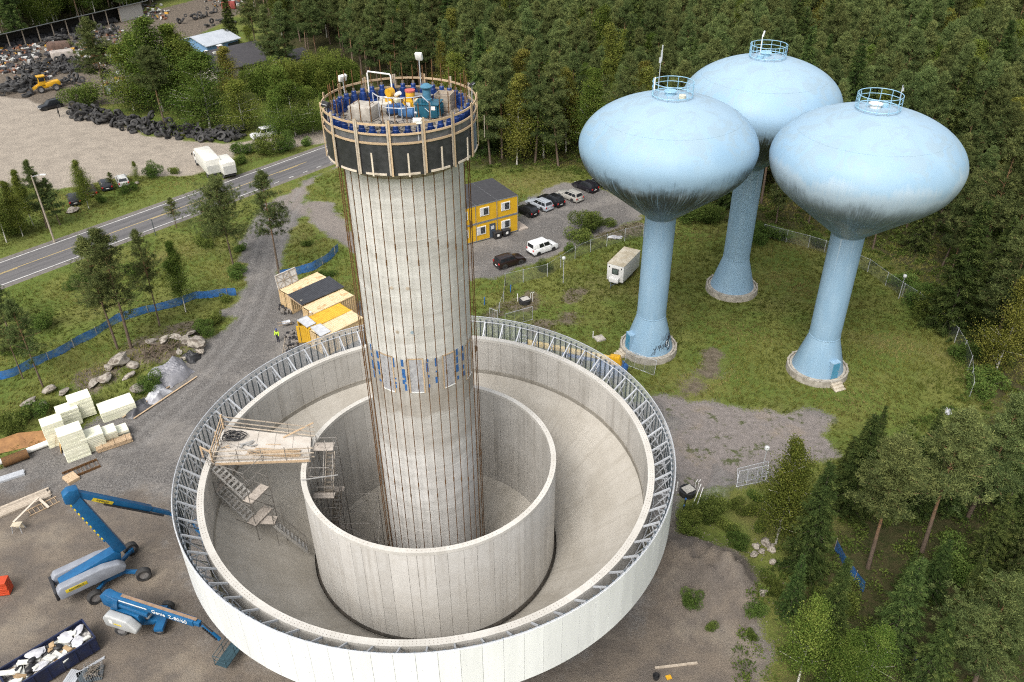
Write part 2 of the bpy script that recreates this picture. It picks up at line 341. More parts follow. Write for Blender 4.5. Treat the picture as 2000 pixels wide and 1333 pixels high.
M_line = mat('road_paint', (0.62, 0.61, 0.58), (0.42, 0.41, 0.39), 0.8, scale=1.5); M_yline = mat('yellow_road_paint', (0.55, 0.40, 0.13), (0.42, 0.33, 0.16), 0.8, scale=1.5)
M_should = mat('shoulder', (0.17, 0.155, 0.14), (0.10, 0.09, 0.08), 0.95, scale=2.5)
sh_ = strip('road_shoulder', -4.6, 4.6, -120, 330, 0.004, M_should); tag(sh_, kind='structure')
road = strip('road', -3.75, 3.75, -120, 330, 0.008, M_asph); tag(road, kind='structure')
strip('edge_line', 3.3, 3.46, -120, 330, 0.012, M_line, road)
for s0, s1 in ((-120, 12.5), (13.2, 17.5), (18.2, 30), (30.5, 41.0)) + tuple((42.5 + 3 * k, 43.5 + 3 * k) for k in range(6)) + ((61, 330),):
    strip('edge_line', -3.46, -3.3, s0, s1, 0.012, M_line, road, 3)
strip('centre_line', 0.06, 0.17, -120, 52, 0.012, M_yline, road); strip('centre_line', -0.17, -0.06, -120, -6, 0.012, M_yline, road)
for k in range(24): strip('dash', -0.17, -0.06, -2 + 12 * k, 2 + 12 * k, 0.0125, M_line if k % 2 else M_yline, road, 2)
# ================================================================== CONCRETE
def concrete(name, c1, c2, c3, vstreak=1.0, hband=0.0, radial=False, var=0.06):
    t = NT(name); ob = t.n('NewGeometry').outputs['Position']; x, y, z = t.sep(ob)
    ax = t.math('SUBTRACT', x, BC[0]); ay = t.math('SUBTRACT', y, BC[1]); ang = t.math('ARCTAN2', ay, ax)
    rad = t.math('SQRT', t.math('ADD', t.math('MULTIPLY', ax, ax), t.math('MULTIPLY', ay, ay)))
    cyl = t.comb(t.math('MULTIPLY', ang, 9.0), z, t.math('MULTIPLY', rad, 0.35))
    blot = t.noise(cyl, 0.5, 6, 0.65); fine = t.noise(ob, 5.0, 5, 0.7); stv = t.noise(t.mapv(cyl, (2.6, 0.10, 0.4)), 1.0, 5, 0.6)
    hb = t.noise(t.mapv(cyl, (0.10, 1.7, 0.3)), 1.0, 5, 0.6, 0.4)
    c = t.mix(t.ramp(blot, 0.35, 0.68), c1, c2); c = t.mix(t.math('MULTIPLY', t.ramp(stv, 0.48, 0.75), 0.6 * vstreak), c, c3)
    if hband: c = t.mix(t.math('MULTIPLY', t.ramp(hb, 0.42, 0.66), hband), c, c3)
    c = t.mix(t.math('MULTIPLY', t.ramp(fine, 0.45, 0.8), 0.4), c, c3)
    if var:
        oi = t.n('ObjectInfo'); h = t.n('HueSaturation'); t.l(t.ramp(oi.outputs['Random'], 0, 1, 1 - var, 1 + var), h.inputs['Value']); t.l(c, h.inputs['Color']); c = h.outputs[0]
    t.bump(t.math('ADD', fine, blot), 0.25, 0.02); t.base(c, 0.9); t.b.inputs['Specular IOR Level'].default_value = 0.2
    t.cyl = cyl; t.z = z; t.c = c; return t
M_cwall = concrete('concrete_wall', (0.49, 0.47, 0.435), (0.42, 0.40, 0.365), (0.28, 0.26, 0.23)).m
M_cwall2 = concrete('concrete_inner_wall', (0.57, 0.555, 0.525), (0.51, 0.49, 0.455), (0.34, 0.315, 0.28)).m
M_cfloor = concrete('concrete_floor', (0.44, 0.415, 0.37), (0.37, 0.345, 0.30), (0.27, 0.245, 0.205), 0.9, 0.2, var=0).m
M_crim = concrete('concrete_rim', (0.56, 0.54, 0.50), (0.48, 0.46, 0.42), (0.36, 0.34, 0.30), 0.5, var=0).m
M_joint = concrete('concrete_joint', (0.23, 0.20, 0.16), (0.19, 0.16, 0.125), (0.14, 0.12, 0.095), 1.0, var=0).m
# shaft: slip-formed concrete, a darker rougher belt where the openings are
t = concrete('concrete_shaft', (0.60, 0.59, 0.57), (0.52, 0.51, 0.485), (0.36, 0.345, 0.32), 0.5, 0.5, var=0)
bl = t.noise(t.mapv(t.cyl, (0.3, 0.25, 1)), 1.0, 4, 0.6); zz = t.math('MULTIPLY_ADD', t.math('SUBTRACT', bl, 0.5), 2.0, t.z)
belt = t.math('MULTIPLY', t.ramp(zz, 20.6, 20.9), t.math('SUBTRACT', 1.0, t.ramp(zz, 24.9, 25.3)))
belt2 = t.math('MULTIPLY', t.ramp(zz, 17.4, 18.2), t.math('SUBTRACT', 1.0, t.ramp(zz, 20.6, 20.9)))
c = t.mix(t.math('MULTIPLY', belt, t.ramp(bl, .3, .7, .85, .5)), t.c, (0.27, 0.24, 0.205)); c = t.mix(t.math('MULTIPLY', belt2, 0.4), c, (0.30, 0.275, 0.245)); t.base(c, 0.9); M_shaft = t.m
M_galv = mat('galvanised_steel', (0.52, 0.54, 0.57), (0.42, 0.44, 0.47), 0.45, 0.25, 6, var=0.08)
M_galvd = mat('dark_galvanised_steel', (0.085, 0.105, 0.12), (0.06, 0.075, 0.085), 0.5, 0.2, 6)
M_rust = mat('rusty_steel', (0.17, 0.085, 0.03), (0.085, 0.045, 0.02), 0.8, 0.3, 9, detail=6)
M_wood = mat('sawn_timber', (0.50, 0.375, 0.245), (0.38, 0.265, 0.16), 0.8, 0, 4, 0.1, var=0.12, stretch=(2, 2, 8))
M_woodg = mat('weathered_timber', (0.42, 0.36, 0.29), (0.29, 0.24, 0.185), 0.85, 0, 5, 0.1, var=0.15)
M_black = mat('black_plastic', (0.018, 0.018, 0.02), (0.03, 0.03, 0.032), 0.5, 0, 3)
M_rubber = mat('tyre_rubber', (0.022, 0.022, 0.024), (0.055, 0.053, 0.05), 0.85, 0, 2.5, var=0.3)
M_white = mat('white_paint', (0.78, 0.78, 0.76), (0.66, 0.66, 0.63), 0.5, 0, 2)
# ================================================================== TANK BOWL
bowl = thing('tank_bowl', 'huge round concrete tank bowl with white cladding around the shaft at ground level', 'water tank', (BC[0], BC[1], 0))
Rw_o, Rw_i, Zr, Zwb = 15.83, 15.42, 14.65, 11.2
Rc_o, Rc_i, Zc, Zcb, Zci = 8.99, 8.66, 14.56, 6.0, 5.15
RS = 3.333
MB().lathe([(Rw_i, Zwb - 0.3), (Rw_o, Zwb - 0.5), (Rw_o, 14.40), (Rw_i + 0.06, 14.40)], 132, close=True).build('outer_wall_core', M_joint, bowl)
MB().lathe([(Rw_i - 0.02, 14.40), (Rw_o + 0.03, 14.40), (Rw_o + 0.03, Zr), (Rw_i - 0.02, Zr)], 132, close=True).build('outer_rim', M_crim, bowl)
MB().lathe([(Rc_o + 0.25, Zcb - 0.1), (15.95, 11.55), (15.95, 10.9), (3.9, 1.0), (3.9, 0.0), (RS + 0.02, 0.0), (RS + 0.02, 1.0), (Rc_i - 0.2, Zci)], 132, close=True).build('sloping_floor', M_cfloor, bowl)
# rough kicker strip where the wall meets the floor
MB().lathe([(15.40, 11.0), (15.36, 11.05), (15.37, 11.42), (15.41, 11.44)], 132).build('kicker_strip', concrete('kicker_concrete', (.34, .32, .28), (.28, .26, .225), (.18, .16, .13), 1.3, .6, var=0).m, bowl)
MB().lathe([(Rc_i + 0.03, Zci - 0.6), (Rc_o - 0.03, Zci - 0.6), (Rc_o - 0.03, 14.3), (Rc_i + 0.03, 14.3)], 120, close=True).build('inner_wall_core', M_joint, bowl)
MB().lathe([(Rc_i - 0.02, 14.3), (Rc_o + 0.02, 14.3), (Rc_o + 0.02, Zc), (Rc_i - 0.02, Zc)], 120, close=True).build('inner_rim', M_crim, bowl)
MB().lathe([(Rc_o + 0.005, Zcb + 0.16), (Rc_o + 0.16, Zcb - .02), (Rc_o + 0.2, Zcb + 0.12)], 120).build('bitumen_joint', mat('bitumen', (0.03, 0.027, 0.022), (0.06, 0.05, 0.04), 0.7, 0, 2), bowl)
def ringpanels(name, n, r0, r1, z0, z1, m, gap=0.012, seq=None, jit=0.0):
    "formwork panels: n curved slabs sharing one mesh, each its own object"
    seq = seq or [1.0]; tot = sum(seq) ; rep = n // len(seq); unit = 2 * math.pi / (rep * tot); cache = {}; a = 0.0
    for k in range(rep * len(seq)):
        w = seq[k % len(seq)] * unit
        if w not in cache:
            da = gap / max(r0, r1); cache[w] = MB().lathe([(r0, z0), (r1, z0), (r1, z1), (r0, z1)], 2, a0=da, a1=w - da, close=True).mesh(name, m, smooth=30)
        o = link(name, cache[w], bowl); o.rotation_euler = (0, 0, a); a += w
ringpanels('wall_panel', 86, Rw_i, Rw_i + 0.05, 11.3, 14.398, M_cwall, 0.011)
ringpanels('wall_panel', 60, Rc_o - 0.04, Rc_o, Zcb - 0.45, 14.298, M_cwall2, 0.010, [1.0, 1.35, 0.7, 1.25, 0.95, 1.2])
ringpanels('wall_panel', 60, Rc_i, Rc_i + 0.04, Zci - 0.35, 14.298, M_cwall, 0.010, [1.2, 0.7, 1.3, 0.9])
ringpanels('outer_face_panel', 60, Rw_o - 0.02, Rw_o + 0.02, 11.0, 14.398, M_cwall, 0.012)
# rebar loops on the rims: too many and too small to count
mb = MB()
for n, r in ((420, 15.55), (420, 15.72), (190, 8.83)):
    for k in range(n):
        if (k // 7) % 4 == 3: continue
        t_ = 2 * math.pi * k / n; zt = Zr if r > 10 else Zc
        mb.tube((r * math.cos(t_), r * math.sin(t_), zt - 0.02), (r * math.cos(t_), r * math.sin(t_), zt + 0.05), 0.012, 3)
tag(mb.build('rebar_stubs', M_rust, bowl, smooth=0), kind='stuff')
# steel gallery frame
NT_, ZP = 66, 15.60
post_me = MB().tube((16.98, 0, 11.65), (16.98, 0, ZP), 0.048, 6).box((16.98, 0, ZP + 0.01), (0.16, 0.13, 0.02)).mesh('post', M_galvd)
mb = MB(); A, B_, C_, D_ = (16.93, 0, 15.42), (15.86, 0, 14.52), (16.93, 0, 13.3), (15.86, 0, 13.3)
tr = MB().bar(A, B_, 0.09, 0.12).bar(C_, D_, 0.07, 0.08).bar((16.93, 0, 15.0), (15.9, 0, 13.36), 0.05, 0.06).bar((16.42, 0, 14.99), (16.9, 0, 13.32), 0.05, 0.06).bar((16.93, 0, 13.28), (15.87, 0, 12.3), 0.06, 0.06).mesh('truss', M_galv)
for k in range(NT_ * 3):
    a_ = 2 * math.pi * (k + 0.5) / (NT_ * 3); o = link('post', post_me, bowl); o.rotation_euler = (0, 0, a_)
    if k % 3 == 0: o = link('truss', tr, bowl); o.rotation_euler = (0, 0, a_ + 0.004)
    if k % 3 == 1:
        q = V((16.95 * math.cos(a_), 16.95 * math.sin(a_), 12.2))
def ringtube(r, z, rad, n=132): return MB().lathe([(r + rad * math.cos(i * math.pi / 3), z + rad * math.sin(i * math.pi / 3)) for i in range(6)], n, close=True)
for r, z, w in ((16.95, 15.42, 0.045), (16.95, 13.3, 0.045), (15.93, 13.3, 0.035), (16.9, 11.75, 0.05)): ringtube(r, z, w).build('ring_rail', M_galv, bowl)
brace = MB()
for k in range(NT_):
    a0 = 2 * math.pi * (3 * k + 0.5) / (NT_ * 3); a1 = 2 * math.pi * (3 * k + 3.5) / (NT_ * 3)
    brace = MB().tube((16.9 * math.cos(a0), 16.9 * math.sin(a0), 13.34), (15.9 * math.cos(a1), 15.9 * math.sin(a1), 13.34), 0.018, 5).build('brace', M_galv, bowl)
# cladding: opaque white sheets towards the camera, clear sheets on the far side
t = NT('white_cladding'); ob = t.coord(); nz = t.noise(t.mapv(t.n('NewGeometry').outputs['Position'], (1, 1, 0.15)), 1.4, 4); oi = t.n('ObjectInfo')
c = t.mix(t.ramp(nz, 0.3, 0.75), (0.80, 0.81, 0.825), (0.72, 0.73, 0.745)); h = t.n('HueSaturation'); t.l(t.ramp(oi.outputs['Random'], 0, 1, 0.93, 1.03), h.inputs['Value']); t.l(c, h.inputs['Color'])
t.base(h.outputs[0], 0.38); M_clad = t.m
t = NT('clear_cladding'); t.base((0.72, 0.75, 0.77), 0.35); tb = t.n('BsdfTransparent'); mx = t.n('MixShader'); mx.inputs[0].default_value = 0.30
t.l(tb.outputs[0], mx.inputs[1]); t.l(t.b.outputs[0], mx.inputs[2]); t.l(mx.outputs[0], t.out.inputs['Surface']); M_clear = t.m
NP = 90; da = 0.009 / 17.2
def cladme(m): return MB().lathe([(17.17, 11.6), (17.2, 11.6), (17.2, 15.77), (17.17, 15.77)], 2, a0=da, a1=2 * math.pi / NP - da, close=True).mesh('cladding_panel', m, smooth=30)
c1, c2 = cladme(M_clad), cladme(M_clear)
scr = MB()
for j in range(4):
    for i in (0.25, 0.75):
        t_ = i * 2 * math.pi / NP; z_ = 11.75 + j * 1.3; scr.tube((17.195 * math.cos(t_), 17.195 * math.sin(t_), z_), (17.212 * math.cos(t_), 17.208 * math.sin(t_), z_), 0.018, 6)
scr_me = scr.mesh('screw_heads', M_galv)
for k in range(NP):
    a_ = 2 * math.pi * k / NP; deg = (360 * (k + .5) / NP) % 360; clear = 8 < deg < 196
    o = link('cladding_panel', c2 if clear else c1, bowl); o.rotation_euler = (0, 0, a_)
    if clear: o['label'] = 'see-through cladding sheet on the far side'
    else:
        s_ = link('screw_heads', scr_me, o)
ringtube(17.15, 15.80, 0.035).build('top_edge_trim', M_galv, bowl)
# ================================================================== SHAFT
shaft = thing('concrete_shaft', 'tall round concrete shaft rising from the middle of the tank bowl', 'tower shaft', (BC[0], BC[1], 0))
MB().lathe([(0, 0.02), (RS, 0.02), (RS, 38.55), (0, 38.55)], 96).build('shaft_wall', M_shaft, shaft)
for z in (33.2, 29.6, 25.2, 20.75, 16.1, 12.4, 8.8):
    MB().lathe([(RS - 0.01, z), (RS + 0.006, z + 0.01), (RS + 0.006, z + 0.05), (RS - 0.01, z + 0.06)], 96).build('pour_line', M_shaft, shaft)
M_film = mat('plastic_film', (0.42, 0.42, 0.44), (0.30, 0.30, 0.32), 0.35, 0, 5, 0.4)
M_btape = mat('blue_primer', (0.03, 0.13, 0.36), (0.02, 0.09, 0.27), 0.6, 0, 5)
def azpx(x, y, r=RS):
    "azimuth on the shaft of the photo pixel (x,y), and the height there"
    o = np.array([0, 0, CAMH]); d = _fw * F_PX + (x - 1000) * _R2 + (666.5 - y) * _U2
    ox, oy = -BC[0], -BC[1]; A_ = d[0] ** 2 + d[1] ** 2; B2 = ox * d[0] + oy * d[1]; C2 = ox * ox + oy * oy - r * r
    k = (-B2 - math.sqrt(max(B2 * B2 - A_ * C2, 0))) / A_; q = d * k; return math.atan2(q[1] - BC[1], q[0] - BC[0]), CAMH + q[2]
def patch(name, az, hw, z0, z1, m, r0=RS - 0.02, r1=RS + 0.03, parent=None):
    return MB().lathe([(r0, z0), (r1, z0), (r1, z1), (r0, z1)], 4, a0=az - hw / RS, a1=az + hw / RS, close=True).build(name, m, parent or shaft)
for xa, xb, yt, yb in ((739, 765, 692, 760), (795, 826, 701, 768), (863, 888, 690, 755), (909, 919, 668, 735)):
    az, zt = azpx((xa + xb) / 2, yt); _, zb = azpx((xa + xb) / 2 + 3, yb); a1_, _ = azpx(xa, yt); a2_, _ = azpx(xb, yt); hw = abs(a2_ - a1_) * RS / 2
    hw = min(hw, 0.55)
    w = patch('wall_opening', az, hw, zb, zt, M_film, r1=RS + 0.012); w['label'] = 'opening in the shaft covered with grey plastic film'
    for sgn in (-1, 1): patch('frame', az + sgn * (hw - 0.04) / RS, 0.04, zb, zt, M_wood, r1=RS + 0.035, parent=w)
    patch('frame', az, hw, zt - 0.08, zt, M_wood, r1=RS + 0.033, parent=w); patch('frame', az, hw, zb, zb + 0.06, M_white, r1=RS + 0.033, parent=w)
for xa, xb, yt, yb in ((734, 739, 686, 745), (764, 770, 699, 725), (769, 775, 738, 758), (782, 788, 703, 750), (788, 793, 735, 768), (831, 836, 702, 738), (836, 840, 751, 757), (848, 853, 700, 749), (889, 894, 682, 742), (901, 905, 676, 735), (722, 725, 672, 728)):
    az, zt = azpx((xa + xb) / 2, yt); _, zb = azpx((xa + xb) / 2 + 2, yb); a1_, _ = azpx(xa, yt); a2_, _ = azpx(xb, yt); g_ = random.Random(xa); zc = zt; hw = min(abs(a2_ - a1_) * RS / 2, .13)
    while zc > zb:
        hh = g_.uniform(.12, .7); patch('primer_strip', az + g_.uniform(-.008, .008), hw * g_.uniform(.6, 1.05), max(zb, zc - hh), zc, M_btape, r1=RS + 0.008); zc -= hh + g_.uniform(.06, .35)
M_blue_port = mat('pale_blue_plug', (.28, .36, .42))
for x, y in ((765, 563), (796, 564), (776, 649), (805, 650)):
    az, z = azpx(x, y); q = V((math.cos(az), math.sin(az), 0)); MB().tube(q * (RS - .02) + V((0, 0, z)), q * (RS + .012) + V((0, 0, z)), 0.11, 12).build('pipe_port', M_woodg if x != 805 else M_blue_port, shaft)
# ================================================================== BLUE WATER TOWERS
def tank_paint():
    t = NT('blue_tank_paint'); ob = t.coord(); x, y, z = t.sep(ob); ang = t.math('ARCTAN2', y, x); oi = t.n('ObjectInfo').outputs['Random']
    off = t.math('MULTIPLY', oi, 40.0); stn_ = t.sep(t.n('ObjectInfo').outputs['Color'])[0]
    cyl = t.comb(t.math('ADD', t.math('MULTIPLY', ang, 7.0), off), z, off)
    str_ = t.noise(t.mapv(cyl, (3.2, 0.12, 1)), 1.0, 6, 0.75); blot = t.noise(t.mapv(cyl, (0.35, 0.35, 1)), 1.0, 4, 0.6); fine = t.noise(t.mapv(cyl, (9, 0.35, 1)), 1.0, 5, 0.8); horiz = t.noise(t.mapv(cyl, (0.6, 7.0, 1)), 1.0, 4, 0.6)
    base = t.mix(t.ramp(blot, 0.3, 0.7), (0.215, 0.350, 0.480), (0.255, 0.388, 0.510))
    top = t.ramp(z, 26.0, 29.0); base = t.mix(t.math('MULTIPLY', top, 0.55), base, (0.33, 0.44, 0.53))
    wash = t.noise(t.mapv(ob, (0.5, 0.5, 0.5)), 1.0, 6, 0.7, 0.8); base = t.mix(t.math('MULTIPLY', t.math('MULTIPLY', t.ramp(wash, 0.50, 0.58), t.ramp(z, 24.5, 26.5)), 0.5), base, (0.26, 0.34, 0.385))
    # algae and soot streaks on the underside, ragged upper edge
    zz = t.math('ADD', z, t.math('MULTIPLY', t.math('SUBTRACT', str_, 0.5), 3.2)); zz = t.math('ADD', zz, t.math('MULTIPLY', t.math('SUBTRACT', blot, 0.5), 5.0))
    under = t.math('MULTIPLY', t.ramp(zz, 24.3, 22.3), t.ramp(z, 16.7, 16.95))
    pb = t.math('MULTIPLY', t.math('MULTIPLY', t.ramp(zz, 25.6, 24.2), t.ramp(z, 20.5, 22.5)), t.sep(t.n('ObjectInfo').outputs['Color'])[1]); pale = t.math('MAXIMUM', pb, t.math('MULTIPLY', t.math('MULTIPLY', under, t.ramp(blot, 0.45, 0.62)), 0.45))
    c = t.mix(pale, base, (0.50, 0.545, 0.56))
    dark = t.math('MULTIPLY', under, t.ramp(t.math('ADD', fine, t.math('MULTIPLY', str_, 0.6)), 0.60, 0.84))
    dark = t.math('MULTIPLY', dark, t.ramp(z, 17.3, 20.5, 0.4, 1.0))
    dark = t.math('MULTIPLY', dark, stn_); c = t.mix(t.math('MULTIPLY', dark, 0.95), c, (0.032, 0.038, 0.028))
    belt = t.math('MULTIPLY', t.math('MULTIPLY', t.ramp(z, 23.4, 22.4), t.ramp(z, 20.6, 21.4)), t.ramp(horiz, 0.55, 0.75)); c = t.mix(t.math('MULTIPLY', belt, 0.5), c, (0.10, 0.125, 0.10))
    # pale runs below the neck of the leg
    runs = t.math('MULTIPLY', t.math('MULTIPLY', t.ramp(z, 11.5, 16.5), t.ramp(z, 17.0, 16.7)), t.ramp(t.noise(t.mapv(cyl, (1.6, 0.08, 1), (5, 3, 0)), 1.0, 5, 0.7), 0.56, 0.66)); c = t.mix(t.math('MULTIPLY', runs, 0.45), c, (0.6, 0.66, 0.68))
    t.bump(wash, 0.05, 0.02); t.base(c, 0.55); return t.m
M_tank = tank_paint()
M_blue2 = mat('blue_rail_paint', (0.24, 0.43, 0.58), (0.30, 0.5, 0.64), 0.45, 0, 3); M_door = mat('blue_door_paint', (0.075, 0.27, 0.42), (0.06, 0.22, 0.36), 0.45)
M_plinth = mat('plinth_concrete', (0.40, 0.37, 0.32), (0.22, 0.20, 0.165), 0.9, 0, 1.5, 0.2)
prof = [(0, 29.6), (1.7, 29.42), (3.6, 29.0), (5.2, 28.45), (6.5, 27.8), (7.55, 27.05), (8.3, 26.2), (8.7, 25.4), (8.86, 24.7), (8.8, 24.0), (8.55, 23.15), (8.05, 22.2), (7.15, 21.3), (5.95, 20.35), (4.7, 19.35), (3.5, 18.4), (2.5, 17.6), (1.85, 17.12), (1.615, 16.85)]
for _ in range(2): prof = [prof[0]] + [((a_[0] * u + b_[0] * (1 - u)), (a_[1] * u + b_[1] * (1 - u))) for a_, b_ in zip(prof[:-1], prof[1:]) for u in (.75, .25)] + [prof[-1]]
leg = [(1.615, 16.85), (1.615, 4.85)]; flare = [(1.615, 4.9), (1.66, 4.55), (2.72, 0.78), (2.72, 0.70)]
TW = [((15.74, 79.75), 'nearest-left blue water tower with graffiti at its foot', 200), ((28.44, 93.24), 'rear blue water tower standing behind and between the other two', 60), ((33.77, 75.09), 'right-hand blue water tower with a door and steps facing the bowl', 290)]
def arcbar(r, z, rad, n=40): return MB().lathe([(r + rad * math.cos(i * math.pi / 3), z + rad * math.sin(i * math.pi / 3)) for i in range(6)], n, close=True)
for ti, ((tx, ty), lab, dang) in enumerate(TW):
    tw = thing('blue_water_tower', lab, 'water tower', (tx, ty, 0), 0, 'blue water towers in the meadow')
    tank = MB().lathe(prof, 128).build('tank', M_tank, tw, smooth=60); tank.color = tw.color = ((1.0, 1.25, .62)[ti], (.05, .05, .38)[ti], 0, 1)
    for z, r in ((20.45, 6.07), (27.5, 6.92)): MB().lathe([(r - 0.01, z - 0.02), (r + 0.012, z - 0.01), (r + 0.012, z + 0.01), (r - 0.01, z + 0.02)], 128).build('weld_seam', M_tank, tank).color = tank.color
    MB().lathe(leg, 64).build('leg', M_tank, tw)
    fl_ = MB().lathe(flare, 64).build('flared_foot', M_tank, tw)
    MB().lathe([(1.62, 4.82), (1.65, 4.84), (1.65, 4.9), (1.62, 4.92)], 64).build('foot_seam', M_tank, fl_)
    MB().lathe([(0, 0.75), (2.7, 0.75), (2.95, 0.72), (2.95, 0.58), (3.05, 0.58), (3.05, 0.78), (3.25, 0.78), (3.28, 0.0)], 64).build('plinth', M_plinth, tw)
    for k in range(14):
        a_ = k * math.tau / 14; MB().box((3.16 * math.cos(a_), 3.16 * math.sin(a_), 0.82), (0.28, 0.14, 0.12), a_).build('plinth_clamp', M_plinth, tw)
    rl = arcbar(1.97, 30.78, 0.035).build('guard_rail', M_blue2, tw); arcbar(1.97, 30.3, 0.028).build('guard_rail', M_blue2, tw); arcbar(1.95, 29.62, 0.05).build('guard_rail', M_blue2, tw)
    pm = MB().tube((1.97, 0, 29.4), (1.97, 0, 30.8), 0.03, 6).mesh('rail_post', M_blue2)
    for k in range(12): o = link('rail_post', pm, tw); o.rotation_euler = (0, 0, k * math.tau / 12 + 0.1)
    MB().lathe([(0, 29.95), (0.62, 29.93), (0.62, 29.85), (0.5, 29.84), (0.5, 29.5)], 24, (-0.2, 0.1, 0)).build('hatch', M_white if ti == 2 else M_blue2, tw)
    MB().lathe([(0, 29.8), (0.36, 29.78), (0.36, 29.5)], 20, ((0.75, -0.95, 0.75)[ti], (0.35, -0.6, 0.4)[ti] if ti != 0 else -0.95, 0)).build('hatch', mat('cream_lid', (0.7, 0.68, 0.55)) if ti == 0 else M_blue2, tw)
    lad = MB()
    for dx in (-0.2, 0.2): lad.tube((-1.9, dx, 29.5), (-1.9, dx, 31.1), 0.03, 6)
    for z in (29.8, 30.1, 30.4, 30.7): lad.tube((-1.9, -0.2, z), (-1.9, 0.2, z), 0.02, 5)
    lad.build('ladder', M_blue2, tw)
    if ti == 0:
        m_ = MB().tube((-1.2, 1.2, 29.4), (-1.2, 1.2, 33.4), 0.035, 6).tube((-1.12, 1.2, 32.4), (-1.12, 1.2, 33.9), 0.06, 6).box((-1.25, 1.2, 32.5), (0.2, 0.15, 0.5)).build('antenna', M_galv, tw)
        MB().tube((-1.9, -0.6, 30.2), (-1.9, -0.6, 31.4), 0.06, 6).build('antenna', M_white, tw)
    if ti == 1: MB().tube((-0.6, 0.9, 29.4), (-0.6, 0.9, 31.6), 0.05, 6).tube((-0.55, 0.9, 31.4), (-0.45, 0.9, 32.0), 0.09, 6).build('antenna', M_white, tw)
    if ti == 2: MB().tube((1.95, 0.3, 30.2), (1.95, 0.3, 31.5), 0.04, 6).box((2.03, 0.3, 31.1), (0.12, 0.12, 0.3)).build('antenna', M_galv, tw)
    if ti != 1:
        da_ = R(dang); dv = V((math.cos(da_), math.sin(da_), 0)); sd = V((-dv.y, dv.x, 0))
        dr = MB(); dr.box(dv * 2.36 + V((0, 0, 1.75)), (0.75, 1.05, 2.05), da_); d_ = dr.build('door_recess', M_tank, tw)
        MB().box(dv * 2.745 + V((0, 0, 1.72)), (0.03, 0.86, 1.9), da_).build('door', M_door, d_); MB().box(dv * 2.775 + sd * 0.3 + V((0, 0, 1.7)), (0.03, 0.12, 0.04), da_).build('handle', M_galv, d_)
        for k in range(4): MB().box(dv * (3.0 + 0.32 * k) + V((0, 0, (0.72 - 0.19 * k) / 2 + 0.02)), (0.34, 1.3, 0.72 - 0.19 * k), da_).build('step', mat('step_concrete', (0.5, 0.45, 0.36), (0.36, 0.31, 0.24), 0.9), tw, bevel=0.015)
    if ti == 0:
        # spray-painted tag: black strokes following the flared foot
        def onfoot(a_, z): r_ = 1.66 + (4.55 - z) * (2.72 - 1.66) / (4.55 - 0.78) + 0.012; return (r_ * math.cos(a_), r_ * math.sin(a_), z)
        g = random.Random(3); gm_ = mat('black_spray', (0.02, 0.022, 0.026), None, 0.6); wsp = mat('white_spray', (0.6, 0.66, 0.7))
        for k in range(26):
            a0 = R(-88 + k * 2.6); z0 = 0.95 + 0.035 * k + g.uniform(0, 0.5); pts = [onfoot(a0 + R(g.uniform(-5, 5)), z0 + g.uniform(-0.15, 0.55)) for _ in range(4)]
            MB().sweep(pts, 0.022, 4).build('graffiti_stroke', gm_, fl_)
        pts = [onfoot(R(-42 + 8 * math.cos(u)), 1.75 + 0.55 * math.sin(u)) for u in np.linspace(-2.2, 3.2, 16)]; MB().sweep(pts, 0.05, 5).build('graffiti_stroke', gm_, fl_)
        MB().sweep([onfoot(R(-42 + 5.5 * math.cos(u)), 1.8 + 0.36 * math.sin(u)) for u in np.linspace(-2.2, 3.2, 14)], 0.04, 5).build('graffiti_stroke', wsp, fl_)
        MB().sweep([onfoot(R(-45), 1.1), onfoot(R(-41), 1.5), onfoot(R(-47), 1.9), onfoot(R(-38), 2.2)], 0.045, 5).build('graffiti_stroke', gm_, fl_)
        for k in range(7): MB().sweep([onfoot(R(-62 + 7 * k), 2.3 + 0.1 * math.sin(k)), onfoot(R(-60 + 7.6 * k), 2.95 + 0.1 * math.cos(k * 2)), onfoot(R(-57 + 7 * k), 2.4)], 0.018, 4).build('graffiti_stroke', gm_, fl_)
# ================================================================== VEGETATION MESHES
def unit(v): return v / (np.linalg.norm(v, axis=-1, keepdims=True) + 1e-9)
def rand_dirs(n, g): return unit(g.normal(size=(n, 3)))
def blades(C, D, L, Wd, g, tint, quad=False):
    "C centres, D directions, thin leaf faces; returns verts, faces, tint"
    n = len(C); S_ = unit(np.cross(D, rand_dirs(n, g))); L = np.broadcast_to(L, (n,))[:, None]; Wd = np.broadcast_to(Wd, (n,))[:, None]
    if quad:
        v = np.stack([C, C + D * L * .5 + S_ * Wd * .5, C + D * L, C + D * L * .5 - S_ * Wd * .5], 1); f = np.arange(4 * n).reshape(n, 4); k = 4
    else:
        v = np.stack([C - S_ * Wd * .5, C + S_ * Wd * .5, C + D * L], 1); f = np.arange(3 * n).reshape(n, 3); k = 3
    return v.reshape(-1, 3), f, np.repeat(tint, k)
def leaf_mesh(name, v, f, tint, m):
    me = bpy.data.meshes.new(name); k = f.shape[1]; n = len(f)
    me.vertices.add(len(v)); me.vertices.foreach_set('co', v.astype(np.float32).ravel())
    me.loops.add(n * k); me.loops.foreach_set('vertex_index', f.astype(np.int32).ravel())
    me.polygons.add(n); me.polygons.foreach_set('loop_start', np.arange(0, n * k, k, dtype=np.int32)); me.polygons.foreach_set('loop_total', np.full(n, k, dtype=np.int32))
    me.update(); a = me.attributes.new('tint', 'FLOAT', 'POINT'); a.data.foreach_set('value', tint.astype(np.float32)); me.materials.append(m); return me
